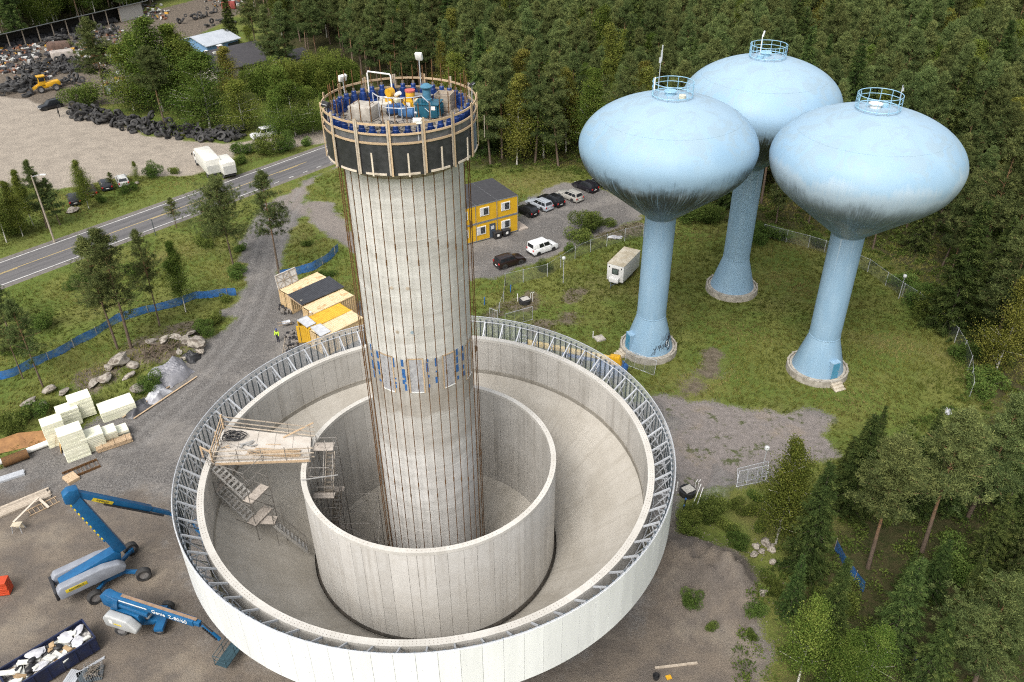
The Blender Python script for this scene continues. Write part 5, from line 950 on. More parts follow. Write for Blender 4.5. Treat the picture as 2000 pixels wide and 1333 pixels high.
# ================================================================== VEHICLES
M_glass = mat('dark_window_glass', (0.012, 0.014, 0.017), (0.03, 0.034, 0.04), 0.12, 0, 1.0); M_rim = mat('alloy_rim', (0.42, 0.42, 0.43), (0.3, 0.3, 0.31), 0.35, 0.6); M_red = mat('red_lens', (0.45, 0.02, 0.02), None, .3); M_lens = mat('clear_lens', (0.6, 0.62, 0.64), None, .2)
_paint = {}
def paint(c):
    if c not in _paint: _paint[c] = mat('car_paint_%d' % len(_paint), c, tuple(x * .8 for x in c), 0.25, 0, 2)
    return _paint[c]
def wheel_mesh(r, w, key={}):
    k = (round(r, 2), round(w, 2))
    if k not in key:
        tm = MB().lathe([(r * .62, -w / 2 + .01), (r * .9, -w / 2), (r, -w / 2 + .04), (r, w / 2 - .04), (r * .9, w / 2), (r * .62, w / 2 - .01)], 24, close=True).mesh('tyre', M_rubber); rm = MB().lathe([(0, -w * .3), (r * .6, -w * .36), (r * .64, -w * .3), (r * .64, w * .3), (r * .6, w * .36), (0, w * .3)], 14).mesh('rim', M_rim); key[k] = (tm, rm)
    return key[k]
def wheel(par, p, r, w, ax='y', steer=0):
    tm, rm = wheel_mesh(r, w); o = link('wheel', tm, par); o.location = p; o.rotation_euler = (R(90), 0, steer); q = link('rim', rm, o); return o
def car(label, loc, rz, L=4.4, Wd=1.78, H=1.5, col=(.02, .02, .022), style='wagon', cat='car', name='parked_car', plate=True):
    o = thing(name, label, cat, loc, rz); pm = paint(col); h = L / 2; sill = .24
    belt = {'wagon': .92, 'hatch': .92, 'suv': 1.08, 'van': 1.1}[style]; hood = belt - (.10 if style != 'van' else .02)
    xr, xw = -h + .06, {'wagon': h * .36, 'hatch': h * .34, 'suv': h * .36, 'van': h * .46}[style]
    prof = [(-h + .08, sill + .05), (-h, .55), (-h + .02, belt - .1), (-h + .06, belt), (xw, belt), (h - .45, hood - .06), (h - .08, hood - .22), (h, .52), (h - .06, sill + .04), (h - .5, sill), (-h + .5, sill)]
    MB().prism(prof, -Wd / 2, Wd / 2, 'y').build('body', pm, o, bevel=.06)
    tx0, tx1 = {'wagon': (-h + .38, h * .02), 'hatch': (-h + .55, -h * .02), 'suv': (-h + .3, h * .04), 'van': (-h + .14, h * .22)}[style]; wb, wt_ = Wd * .47, Wd * (.385 if style != 'van' else .43)
    b = [(xr, -wb, belt - .02), (xw, -wb, belt - .02), (xw, wb, belt - .02), (xr, wb, belt - .02)]; tp = [(tx0, -wt_, H), (tx1, -wt_, H), (tx1, wt_, H), (tx0, wt_, H)]
    cab = MB().add(b + tp, [(3, 2, 1, 0), (4, 5, 6, 7), (0, 1, 5, 4), (1, 2, 6, 5), (2, 3, 7, 6), (3, 0, 4, 7)]).build('cabin', pm, o, bevel=.05)
    qs = {'r': [b[0], b[1], tp[1], tp[0]], 'l': [b[2], b[3], tp[3], tp[2]], 'f': [b[1], b[2], tp[2], tp[1]], 'b': [b[3], b[0], tp[0], tp[3]]}
    cuts = ((.05, .33), (.36, .62), (.65, .93)) if style in ('wagon', 'suv') else ((.08, .46), (.5, .92)) if style == 'hatch' else ((.34, .60), (.64, .95))
    for s_ in 'rl':
        for u0, u1 in cuts:
            if s_ == 'l': u0, u1 = 1 - u1, 1 - u0
            MB().panel(qs[s_], u0, u1, .12, .86).build('side_window', M_glass, cab)
    MB().panel(qs['f'], .05, .95, .08, .92).build('windscreen', M_glass, cab); MB().panel(qs['b'], .09, .91, .2, .88).build('rear_window', M_glass, cab)
    wr = .32 if style != 'suv' else .37; wx = L * .295
    for x_ in (-wx, wx):
        for s_ in (-1, 1):
            MB().tube((x_, s_ * (Wd / 2 - .24), wr), (x_, s_ * (Wd / 2 + .004), wr), wr + .055, 16).build('wheel_arch', M_black, o); wheel(o, (x_, s_ * (Wd / 2 - .09), wr), wr, .21)
    for s_ in (-1, 1):
        MB().box((h - .1, s_ * Wd * .39, hood - .30), (.2, .26, .12)).build('headlight', M_lens, o, bevel=.03); MB().box((-h + .04, s_ * Wd * .41, belt - .16), (.12, .24, .26)).build('taillight', M_red, o, bevel=.02); MB().box((xw - .15, s_ * (Wd / 2 + .07), belt + .08), (.12, .16, .12)).build('mirror', pm if style != 'van' else M_black, o, bevel=.03)
    for e, x_ in (('plate', -h - .006), ('plate', h + .004)): MB().box((x_, 0, .55), (.02, .48, .11)).build(e, M_white, o)
    MB().box((-h + .06, 0, .36), (.22, Wd * .94, .2)).build('bumper', M_black if style in ('van', 'suv') else pm, o, bevel=.04)
    if style in ('wagon', 'suv'):
        for s_ in (-1, 1): MB().tube((tx0 + .15, s_ * wt_ * .85, H + .05), (tx1 - .1, s_ * wt_ * .85, H + .05), .02, 6).build('roof_rail', M_galvd, o)
    return o
def car_wheels(label, rp, fp, **kw):
    "place a car from the photo pixels of the rear and front wheel on the side seen"
    a_, b_ = P(*rp), P(*fp); d = (b_ - a_); d.z = 0; d.normalize(); n_ = V((-d.y, d.x, 0)); mid = (a_ + b_) / 2
    if n_.dot(mid) < 0: n_ = -n_
    return car(label, mid + n_ * (kw.get('Wd', 1.78) / 2 - .1), math.atan2(d.y, d.x), **kw)
BLK = (.010, .010, .012); SIL = (.34, .35, .37)
car_wheels('dark brown-black hatchback parked below the white van', (985.3, 526.5), (1017.7, 516.6), col=(.022, .013, .012), style='suv', L=4.35, H=1.58)
car_wheels('small white panel van with side window in the car park', (1049.6, 501), (1082.5, 489.6), col=(.78, .79, .8), style='van', L=4.35, Wd=1.8, H=1.85, name='parked_van', cat='van')
hd = P(1124.4, 367.3) - P(1148, 376.7); hd.z = 0; hd.normalize()
def row(label, rp, **kw):
    a_ = P(*rp); n_ = V((-hd.y, hd.x, 0)); n_ = n_ if n_.dot(a_) > 0 else -n_
    if n_.x < 0: n_ = -n_
    return car(label, a_ + hd * kw.get('L', 4.4) * .295 + n_ * .8, math.atan2(hd.y, hd.x), **kw)
row('small black hatchback parked closest to the yellow office', (1031, 425), col=BLK, style='hatch', L=4.0); row('light silver estate parked second from the yellow office', (1058, 413), col=(.36, .39, .43), L=4.7); row('black estate with red tail lights, third from the yellow office', (1081, 405), col=BLK, L=4.75, style='wagon', H=1.56)
row('champagne silver estate between two black cars', (1117.6, 395.6), col=(.36, .35, .32), L=4.65); row('black estate parked fifth from the yellow office', (1148, 377), col=(.014, .013, .018), L=4.6); row('black car half hidden below the nearest blue tank', (1182, 371), col=BLK, L=4.5)
car_wheels('black off-road car on the sandy scrapyard entrance', (115.6, 211), (89.7, 217), col=(.012, .013, .017), style='suv', L=4.6, Wd=1.85, H=1.75)
for px_, py_, lab, c in ((146, 394, 'dark car with red tail lamp behind the roadside pine', (.02, .02, .025)), (208, 366, 'dark blue-black car parked behind roadside weeds', (.016, .018, .024)), (240, 358, 'pale silver car parked behind roadside weeds', (.5, .5, .48)), (178, 378, 'dark maroon car parked between two dark cars', (.04, .015, .015))):
    q = P(px_, py_); car(lab, (q.x, q.y, 0), math.atan2(rd.y, rd.x) + R(70), col=c, style='wagon')
car_wheels('white van parked under the birches by the road', (536, 268), (503, 275), col=(.72, .73, .74), style='van', L=4.9, Wd=1.9, H=1.95, name='parked_van', cat='van')
def box_truck(label, rear, front, hgt, wd, L, z=3.4):
    a_, b_ = V(rear), V(front); d = b_ - a_; d.z = 0; d.normalize(); o = thing('box_truck', label, 'truck', (a_.x, a_.y, 0), math.atan2(d.y, d.x)); M_box = mat('truck_box_white', (.66, .65, .60), (.56, .55, .5), .5, 0, 1)
    MB().box((L / 2, 0, (hgt + 1.0) / 2), (L, wd, hgt - 1.0)).build('cargo_box', M_box, o, bevel=.03); MB().box((-.03, 0, 1.75), (.06, wd * .9, 1.4)).build('tail_lift', mat('tail_lift_grey', (.5, .5, .47), (.38, .38, .36), .5), o); MB().box((L / 2 + .4, 0, .8), (L + .8, .9, .25)).build('chassis', M_black, o)
    c = MB().prism([(L + .15, .6), (L + 1.9, .6), (L + 2.0, 1.3), (L + 1.75, 2.3), (L + .15, 2.4)], -wd * .46, wd * .46, 'y').build('cab', M_white, o, bevel=.08); MB().box((L + 1.9, 0, 1.8), (.06, wd * .8, .7), 0, 0, R(-14)).build('windscreen', M_glass, c)
    for s_ in (-1, 1): MB().box((L + 1.0, s_ * wd * .465, 1.85), (.8, .03, .55)).build('side_window', M_glass, c); MB().box((L + 1.75, s_ * (wd * .5 + .15), 1.9), (.08, .2, .45)).build('mirror', M_black, c)
    for x_ in (1.2, L + 1.0):
        for s_ in (-1, 1): wheel(o, (x_, s_ * (wd / 2 - .18), .48), .48, .28)
    MB().box((-.02, 0, .75), (.08, wd * .9, .12)).build('rear_bar', M_black, o)
box_truck('white box truck with tail lift beside the road', (P(400, 316, 3.4) + P(430, 309, 3.4)) / 2, (P(376, 290, 3.4) + P(406, 283, 3.4)) / 2, 3.4, 2.5, 7.2)
q2 = P(446, 318, 3.0); box_truck('second, smaller white truck half hidden in bushes', (q2.x, q2.y, 0), (q2.x - 4.2, q2.y + 6.4, 0), 3.0, 2.2, 4.2)
# ------------------------------------------------------------------ containers
def corr(mb, x0, x1, y, z0, z1, nrm, n, d=.05):
    "corrugated wall strip along x at y"
    w = (x1 - x0) / n; pts = []
    for k in range(n): pts += [(x0 + w * k, 0), (x0 + w * (k + .3), 0), (x0 + w * (k + .45), -d), (x0 + w * (k + .85), -d)]
    pts.append((x1, 0)); v_ = [(x_, y + o_ * nrm, z0) for x_, o_ in pts] + [(x_, y + o_ * nrm, z1) for x_, o_ in pts]; m_ = len(pts); mb.add(v_, [(i, i + 1, i + 1 + m_, i + m_) for i in range(m_ - 1)])
def container(label, cpx, col, col2, roof=None, open_=False):
    cs = [P(x, y, 2.6) for x, y in cpx]; c = sum(cs, V((0, 0, 0))) / 4; d = (cs[1] - cs[0]) + (cs[2] - cs[3]); rz = math.atan2(d.y, d.x); o = thing('shipping_container', label, 'container', (c.x, c.y, 0), rz, 'containers beside the bowl')
    m1 = mat('container_paint_%s' % (col,), col, col2, .55, .0, 1.2, .05); L, Wd, H = 6.06, 2.44, 2.6
    for s_ in (-1, 1):
        mb = MB(); corr(mb, -L / 2 + .1, L / 2 - .1, s_ * (Wd / 2 - .02), .2, H - .12, s_, 20); mb.build('side_wall', m1, o, smooth=0); MB().box((0, s_ * (Wd / 2 - .05), .12), (L, .1, .2)).build('bottom_rail', m1, o); MB().box((0, s_ * (Wd / 2 - .05), H - .06), (L - .02, .1, .11)).build('top_rail', m1, o)
    for x_ in (-1, 1):
        for s_ in (-1, 1): MB().box((x_ * (L / 2 - .08), s_ * (Wd / 2 - .08), H / 2), (.165, .165, H - .01)).build('corner_post', m1, o)
    mb = MB(); mb.M = Matrix.Rotation(R(90), 4, 'X') ; 
    rf = MB(); n = 22; w = (L - .2) / n
    for k in range(n): x_ = -L / 2 + .1 + w * k; rf.add([(x_, -Wd / 2 + .08, H - .03), (x_ + w * .35, -Wd / 2 + .08, H - .03), (x_ + w * .5, -Wd / 2 + .08, H + .01), (x_ + w * .85, -Wd / 2 + .08, H + .01), (x_ + w, -Wd / 2 + .08, H - .03)] + [(a_, Wd / 2 - .08, b_) for a_, b_ in ((x_, H - .03), (x_ + w * .35, H - .03), (x_ + w * .5, H + .01), (x_ + w * .85, H + .01), (x_ + w, H - .03))], [(i, i + 1, i + 6, i + 5) for i in range(4)])
    rf.build('roof', roof or m1, o, smooth=0); MB().box((L / 2 - .05, 0, H / 2), (.06, Wd - .3, H - .2)).build('end_wall', m1, o); MB().box((0, 0, .12), (L - .3, Wd - .25, .12)).build('floor', M_woodg, o)
    for s_ in (-1, 1):
        if open_ and s_ == 1: continue
        dd = MB().box((-L / 2 + .05, s_ * (Wd / 4 - .02), H / 2), (.06, Wd / 2 - .2, H - .3)).build('door', m1, o)
        for y_ in (.25, .75): MB().tube((-L / 2 - .0, s_ * (.08 + y_ * (Wd / 2 - .3)), .2), (-L / 2 - .0, s_ * (.08 + y_ * (Wd / 2 - .3)), H - .2), .02, 6).build('lock_bar', m1, dd)
    return o
BEI, BEI2 = (.58, .43, .25), (.50, .36, .19); M_croof = mat('beige_rusty_roof', (.60, .47, .29), (.42, .27, .13), .7, 0, 1.1, lo=.5, hi=.66)
C1 = container('beige container with rust patches, leftmost, with a framed white panel behind', [(543.4, 568), (624.4, 531.3), (643, 541), (562, 578)], BEI, BEI2, M_croof)
C3 = container('beige container right of the black corrugated roof', [(589, 599), (673, 563), (692, 576), (610, 616)], BEI, BEI2, M_croof)
C4 = container('bright yellow container with one door standing open', [(580, 630), (664, 591.6), (687.5, 606), (604.6, 642)], (.60, .36, .03), (.52, .30, .02), None, True)
C5 = container('beige container nearest the bowl rim', [(604.6, 645.6), (689, 606), (713.5, 618.6), (626, 662)], (.60, .45, .25), (.5, .37, .2), mat('beige_ridged_roof', (.66, .52, .33), (.56, .42, .25), .6, 0, 1.2))
# black corrugated roof carried by two containers
cs = [P(561.4, 576.4, 2.75), P(643, 540, 2.75), P(673, 561, 2.75), P(589, 597, 2.75)]; o = thing('shelter_roof', 'black corrugated steel roof spanning between two beige containers', 'roof', (0, 0, 0)); MB4 = mat('black_roof_sheet', (.035, .036, .042), (.05, .052, .06), .45, 0, 2)
for k in range(24):
    u0, u1 = k / 24, (k + .62) / 24; q = [cs[0] * (1 - u0) + cs[1] * u0, cs[0] * (1 - u1) + cs[1] * u1, cs[3] * (1 - u1) + cs[2] * u1, cs[3] * (1 - u0) + cs[2] * u0]; MB().add([tuple(p) for p in q] + [tuple(p + V((0, 0, .05))) for p in q], [(3, 2, 1, 0), (4, 5, 6, 7), (0, 1, 5, 4), (1, 2, 6, 5), (2, 3, 7, 6), (3, 0, 4, 7)]).build('roof_rib', MB4, o)
MB().add([tuple(p) for p in cs] + [tuple(p + V((0, 0, .02))) for p in cs], [(3, 2, 1, 0), (4, 5, 6, 7), (0, 1, 5, 4), (1, 2, 6, 5), (2, 3, 7, 6), (3, 0, 4, 7)]).build('roof_sheet', MB4, o)
MB().bar(P(562, 578, 2.68), P(589, 598, 2.68), .08, .1).build('edge_beam', M_wood, o)
# open yellow door leaf, white sheets on roofs, framed panel
dl = thing('door_leaf', 'open yellow steel door leaf hanging off the bright yellow container', 'door', P(584, 672)); e = P(605, 671) - P(584, 672); MB().box((e.x / 2, e.y / 2, 1.32), (e.length, .06, 2.3), math.atan2(e.y, e.x)).build('leaf', mat('container_paint_%s' % ((.60, .36, .03),), (.6, .36, .03)), dl); MB().tube((e.x * .3, e.y * .3 - .06, .3), (e.x * .3, e.y * .3 - .06, 2.4), .025, 6).build('lock_bar', M_galvd, dl)
for lab, pts in (('grey-white board lying on the yellow container roof', [(581, 627), (599, 618.5), (617, 633), (600, 641)]), ('white framed hatch board on the beige container roof', [(606.5, 641), (626, 634), (646, 649), (626, 659)])):
    q = [P(x, y, 2.64) for x, y in pts]; o = thing('roof_board', lab, 'board', q[0]); v_ = [p - q[0] for p in q]; MB().add([tuple(p) for p in v_] + [tuple(p + V((0, 0, .08))) for p in v_], [(3, 2, 1, 0), (4, 5, 6, 7), (0, 1, 5, 4), (1, 2, 6, 5), (2, 3, 7, 6), (3, 0, 4, 7)]).build('sheet', mat('dull_white_sheet', (.52, .53, .54), (.42, .43, .45), .6, 0, 2), o)
    for i, j in ((0, 1), (1, 2), (2, 3), (3, 0)): MB().bar(v_[i] + V((0, 0, .1)), v_[j] + V((0, 0, .1)), .06, .05).build('frame', M_galv, o)
q = [P(543.5, 566, 2.64), P(583, 548, 2.64)]; o = thing('formwork_panel', 'white framed formwork panel leaning up behind the leftmost container', 'panel', q[0]); e = q[1] - q[0]; up_ = V((-.25, .3, 1.75)); MB().add([(0, 0, 0), tuple(e), tuple(e + up_), tuple(up_)] + [tuple(V(p) + V((-.05, .05, 0))) for p in ((0, 0, 0), e, e + up_, up_)], [(0, 1, 2, 3), (7, 6, 5, 4), (0, 4, 5, 1), (1, 5, 6, 2), (2, 6, 7, 3), (3, 7, 4, 0)]).build('sheet', mat('pale_panel', (.62, .60, .57), (.52, .5, .47), .7), o)
for u in (.02, .35, .67, .98): MB().bar(e * u + V((.05, -.05, 0)), e * u + up_ + V((.05, -.05, 0)), .07, .05).build('stud', M_woodg, o)
for v_ in (.02, .5, .98): MB().bar(up_ * v_ + V((.05, -.05, 0)), e + up_ * v_ + V((.05, -.05, 0)), .07, .05).build('rail', M_woodg, o)
for a_, b_ in (((.02, .02), (.67, .98)), ((.35, .98), (.98, .02)), ((.02, .98), (.67, .02))): MB().bar(e * a_[0] + up_ * a_[1] + V((.06, -.06, 0)), e * b_[0] + up_ * b_[1] + V((.06, -.06, 0)), .06, .04).build('brace', M_woodg, o)
flood('dark floodlight on a pole between the containers', P(592, 600), tuple(P(588, 588, 3.6)), M_black, R(30)); flood('small white floodlight on the beige container roof', P(607, 612, 2.6), tuple(P(607, 612, 3.1)), M_white, R(-30), 30, (.3, .12, .22))
# clutter beside the yellow container: joined because it cannot be picked apart
rub = MB(); g = random.Random(12)
for k in range(150): q = P(g.uniform(560, 583), g.uniform(648, 690)); rub.box((q.x, q.y, g.uniform(.05, .3)), (g.uniform(.1, .6), g.uniform(.06, .25), g.uniform(.05, .3)), g.uniform(0, 3), g.uniform(-.4, .4))
for k in range(60): q = P(g.uniform(543, 560) + k * .3, g.uniform(598, 615)); rub.box((q.x, q.y, g.uniform(.1, .35)), (g.uniform(.1, .5), g.uniform(.1, .3), g.uniform(.1, .5)), g.uniform(0, 3))
tag(rub.build('site_clutter', mat('mixed_clutter', (.22, .2, .18), (.03, .03, .035), .7, 0, 1.4, lo=.42, hi=.55)), 'jumble of tools and scrap beside the yellow container door', 'clutter', kind='stuff')
def ladder(label, a_, b_, wd=.42, n=12, m=M_wood, z=.05):
    a_, b_ = V(a_), V(b_); o = thing('ladder', label, 'ladder', a_); d = b_ - a_; s_ = V((-d.y, d.x, 0)).normalized() * wd / 2
    for sg in (1, -1): MB().bar(s_ * sg, d + s_ * sg, .05, .08).build('rail', m, o)
    for k in range(n): q = d * ((k + .5) / n); MB().tube(q - s_, q + s_, .022, 6).build('rung', m, o)
ladder('grey wooden ladder lying by the clutter beside the yellow container', P(556, 690, .06), P(561, 658, .06), .5, 12, M_woodg); ladder('yellow wooden ladder lying by the big boom lift', P(54, 1004, .06), P(113, 975, .06), .9, 7)
def barrow():
    o = thing('wheelbarrow', 'upturned grey wheelbarrow near the worker', 'wheelbarrow', P(560, 637), R(25)); MB().add([(-.5, -.35, .55), (.5, -.3, .6), (.5, .3, .6), (-.5, .35, .55), (-.3, -.2, .3), (.3, -.2, .3), (.3, .2, .3), (-.3, .2, .3)], [(0, 1, 5, 4), (1, 2, 6, 5), (2, 3, 7, 6), (3, 0, 4, 7), (4, 5, 6, 7)]).build('tray', M_galv, o)
    for s_ in (-1, 1): MB().tube((.7, s_ * .15, .3), (-1.0, s_ * .35, .5), .025, 6).build('handle', M_wood, o); MB().tube((-.4, s_ * .28, .45), (-.5, s_ * .3, .0), .02, 6).build('leg', M_galvd, o)
    wheel(o, (.75, 0, .2), .2, .09)
barrow()
# ------------------------------------------------------------------ yellow site office
M_offy = mat('office_yellow', (.62, .37, .015), (.55, .31, .015), .5, 0, 1.5); M_felt = mat('roof_felt', (.042, .042, .046), (.03, .03, .034), .95, 0, 3, .1); M_offg = mat('grey_trim', (.20, .21, .22), (.14, .15, .16), .6)
e = P(931, 474) - P(1012, 452); e.normalize(); rz = math.atan2(e.y, e.x); org = P(1012, 452); of = thing('site_office', 'two-storey yellow modular site office with flat black roof', 'site office', org, rz); MW, ML, MH = 3.45, 7.4, 2.72
for fl_i in range(2):
    for k in range(4):
        x0_, z0_ = k * MW, .15 + fl_i * (MH + .1); cx_ = x0_ + MW / 2
        w_ = MB().box((cx_, -ML / 2, z0_ + MH / 2), (MW - .06, ML, MH - .1)).build('module', M_offy, of)
        MB().box((cx_, -ML / 2, z0_ + MH - .03), (MW - .02, ML + .06, .14)).build('top_frame', M_offg, w_); MB().box((cx_, -ML / 2, z0_ + .02), (MW - .02, ML + .04, .12)).build('bottom_frame', M_offg, w_)
        for sx in (x0_ + .06, x0_ + MW - .06): MB().box((sx, .0, z0_ + MH / 2), (.1, .07, MH - .2)).build('corner_post', M_offy if sx > cx_ else M_offg, w_)
        dn = fl_i == 0 and k == 1; wx_ = cx_ + (.15 if not dn else .75)
        f_ = MB().box((wx_ + .22, .03, z0_ + 1.55), (1.45, .1, 1.25)).build('window', M_white, of); MB().box((wx_, .085, z0_ + 1.55), (.75, .02, 1.0)).build('pane', M_glass, f_); MB().box((wx_ + .68, .08, z0_ + 1.55), (.45, .04, 1.15)).build('shutter', mat('shutter_grey', (.6, .61, .63)), f_)
        for j in range(5): MB().box((wx_, .1, z0_ + 1.15 + .2 * j), (.74, .012, .03)).build('bar', M_offg, f_)
        if dn: d_ = MB().box((cx_ - .85, .04, z0_ + 1.15), (.95, .08, 2.1)).build('door', mat('door_blue_grey', (.05, .07, .1)), of); MB().box((cx_ - .85, .09, z0_ + 1.6), (.5, .02, .5)).build('pane', M_lens, d_)
        if fl_i == 1: MB().box((cx_, -ML / 2, z0_ + MH + .06), (MW - .1, ML - .05, .05)).build('roof_felt', M_felt, of)
MB().box((-.02, -ML / 2, 2.85), (.06, ML, .12)).build('joint_cover', M_offg, of); MB().box((-.9, -1.2, .12), (1.6, 2.6, .2)).build('entrance_deck', mat('pale_deck', (.42, .36, .31), (.34, .29, .25), .9), of)
for k, (x, y, lab) in enumerate(((971, 466, 'black wheeled bin left of its twin by the yellow office'), (988, 461, 'black wheeled bin right of its twin by the yellow office'))):
    o = thing('wheeled_bin', lab, 'bin', P(x, y), rz, 'bins at the office'); MB().box((0, 0, .55), (1.05, .75, .9), taper=1.12).build('body', M_black, o, bevel=.05); MB().box((0, .02, 1.06), (1.3, .92, .12)).build('lid', M_black, o, bevel=.05); MB().panel([(.6, .42, .1), (-.6, .42, .1), (-.6, .42, 1.0), (.6, .42, 1.0)], .35, .65, .4, .8, .01).build('sticker', M_white, o)
    for s_ in (-1, 1): wheel(o, (s_ * .4, -.3, .12), .12, .08)
# ------------------------------------------------------------------ white trailer
cs = [P(1186.5, 514.4, 2.9), P(1218.9, 522.5, 2.9), P(1251, 490, 2.9), P(1219, 482, 2.9)]; d = cs[2] - cs[1]; c = sum(cs, V((0, 0, 0))) / 4; o = thing('office_trailer', 'white box trailer with one window parked in the meadow', 'trailer', (c.x, c.y, 0), math.atan2(d.y, d.x)); L, Wd = d.length, (cs[1] - cs[0]).length; M_trl = mat('trailer_white', (.66, .66, .65), (.56, .56, .55), .5, 0, 1)
MB().box((0, 0, 1.72), (L, Wd, 2.36)).build('body', M_trl, o, bevel=.04); MB().box((0, 0, 2.91), (L + .04, Wd + .04, .05)).build('roof', mat('dirty_cream_roof', (.55, .50, .40), (.38, .32, .22), .8, 0, .8), o)
w_ = MB().box((-L / 2 - .01, 0, 1.95), (.06, .95, .85)).build('window_frame', M_black, o, bevel=.02); MB().box((-L / 2 - .045, 0, 1.95), (.02, .75, .65)).build('pane', mat('reflecting_glass', (.12, .15, .14), (.03, .04, .035), .1, 0, 2), w_); MB().box((-L / 2 - .25, 0, .85), (.5, 1.3, .6)).build('front_locker', M_trl, o, bevel=.03)
for s_ in (-1, 1): MB().bar((-L / 2, s_ * .5, .5), (-L / 2 - 1.3, 0, .45), .08, .1).build('drawbar', M_galvd, o); wheel(o, (.4, s_ * (Wd / 2 - .15), .33), .33, .2); MB().box((-L / 2 - .02, s_ * .85, 2.5), (.03, .12, .2)).build('marker_lamp', M_black, o)
MB().tube((-L / 2 - 1.2, 0, .02), (-L / 2 - 1.2, 0, .5), .04, 6).build('jockey_wheel', M_galvd, o); MB().box((0, 0, .47), (L * .9, Wd * .8, .14)).build('chassis', M_galvd, o)
# ================================================================== BOOM LIFTS
M_gb = mat('lift_blue', (.010, .105, .25), (.008, .08, .20), .35, 0, 2); M_gg = mat('lift_grey_cover', (.27, .29, .33), (.22, .235, .27), .4, 0, 1.5); M_gg2 = mat('lift_pale_grey_cover', (.40, .41, .41), (.33, .34, .34), .4, 0, 1.5); M_ytape = mat('hazard_yellow', (.62, .48, .03))
def text_on(par, s, size, mw, m, name='lettering'):
    cu = bpy.data.curves.new(name, 'FONT'); cu.body = s; cu.size = size; cu.extrude = .008; cu.align_x = 'CENTER'; cu.align_y = 'CENTER'
    tmp = bpy.data.objects.new('tmp', cu); COL.objects.link(tmp); bpy.context.view_layer.update(); me_ = bpy.data.meshes.new_from_object(tmp.evaluated_get(bpy.context.evaluated_depsgraph_get())); bpy.data.objects.remove(tmp); me_.materials.clear(); me_.materials.append(m); o = link(name, me_, par); o.matrix_local = mw; return o
def basis(x, y, z, loc): m_ = Matrix.Identity(4); x, y, z = V(x).normalized(), V(y).normalized(), V(z).normalized(); m_.col[0][:3] = x; m_.col[1][:3] = y; m_.col[2][:3] = z; m_.translation = loc; return m_
piv = P(236, 1072, 2.6); dA = V((.7976, .6032, 0)); el = V((-33.73, 46.6, 9.8)); tipp = V((-28.86, 50.3, 4.0)); base = V((-33.3, 46.9, 0))
A = thing('boom_lift', 'large blue boom lift with folded boom and grey covers left of the bowl', 'boom lift', base, math.atan2(dA.y, dA.x)); iv = Matrix.Rotation(-math.atan2(dA.y, dA.x), 4, 'Z') @ Matrix.Translation(-base); LA = lambda q: iv @ V(q)
MB().box((.2, 0, .75), (1.6, 1.4, .5)).build('chassis', M_gb, A, bevel=.06); MB().lathe([(0, 1.0), (.75, 1.0), (.75, 1.25), (0, 1.25)], 24, (0, 0, 0)).build('slew_ring', M_black, A)
for sx, sy in ((1, 1), (1, -1), (-1, 1), (-1, -1)):
    ax = (1.9 * sx + .2, 1.75 * sy); MB().bar((.5 * sx + .2, .4 * sy, .72), (ax[0], ax[1] * .86, .62), .28, .3).build('axle_arm', M_gb, A, bevel=.04); MB().box((ax[0], ax[1] * .84, .6), (.35, .25, .4)).build('hub_block', M_gb, A, bevel=.04); wheel(A, (ax[0], ax[1], .6), .6, .5, steer=R(8 * sx * sy))
for s_ in (-1, 1):
    MB().prism([(-3.9, 1.25), (1.0, 1.25), (1.25, 1.7), (.8, 2.25), (-.4, 2.55), (-3.7, 2.5), (-4.0, 2.1)], s_ * .5, s_ * 1.2, 'y').build('cover', M_gg, A, bevel=.14, segs=3); MB().box((-2.6, s_ * 1.205, 1.95), (1.6, .03, .34)).build('name_plate', M_ytape, A, bevel=.01)
text_on(A, 'RAMIRENT', .24, basis((1, 0, 0), (0, 0, 1), (0, -1, 0), (-2.6, -1.225, 1.95)), M_black)
MB().prism([(-3.6, 1.3), (.9, 1.3), (1.2, 2.5), (.8, 3.0), (-3.6, 2.2)], -.45, .45, 'y').build('turntable', M_gb, A, bevel=.08); MB().box((-4.05, 0, 1.7), (.25, 2.2, .9)).build('counterweight', M_black, A, bevel=.08)
pl, ell, tl = LA(piv), LA(el), LA(tipp); pl.y = ell.y = tl.y = 0
def boom(par, a_, b_, wd, ht, m, name='boom'): return MB().bar(a_, b_, wd, ht).build(name, m, par, bevel=.04)
boom(A, pl, ell, .68, .82, M_gb, 'lower_boom'); n_ = (ell - pl).normalized(); up_n = V((-n_.z, 0, n_.x)) 
for k in range(20):
    q = pl + (ell - pl) * (.25 + .75 * k / 20); MB().box(q + V((-n_.z, 0, n_.x)) * .45, (.1, .5, .16), 0, 0, -math.atan2(n_.z, n_.x)).build('cable_track_link', M_ytape if k % 2 else M_gb, A)
MB().prism([(ell.x - .6, ell.z - .5), (ell.x - .1, ell.z - .8), (ell.x + .6, ell.z - .3), (ell.x + .6, ell.z + .45), (ell.x - .1, ell.z + .6), (ell.x - .55, ell.z + .3)], -.38, .38, 'y').build('elbow', M_gb, A, bevel=.1); e2 = tl - ell; boom(A, ell + e2 * .02 + V((0, 0, .25)), ell + e2 * .80 + V((0, 0, .15)), .5, .5, M_gb, 'upper_boom'); boom(A, ell + e2 * .55 + V((0, 0, .18)), ell + e2 + V((0, 0, .05)), .34, .34, M_gb, 'extension')
MB().tube(ell + V((.5, 0, -.45)), ell + e2 * .42 + V((0, 0, -.35)), .11, 8).build('ram', M_black, A); MB().bar(ell + e2 * .2 + V((0, -.28, .1)), ell + e2 * .4 + V((0, -.28, .1)), .02, .3).build('name_plate', M_ytape, A); MB().bar(ell + e2 * .3 + V((0, -.34, -.15)), ell + e2 * .92 + V((0, -.34, -.15)), .1, .14).build('cable_track', M_black, A)
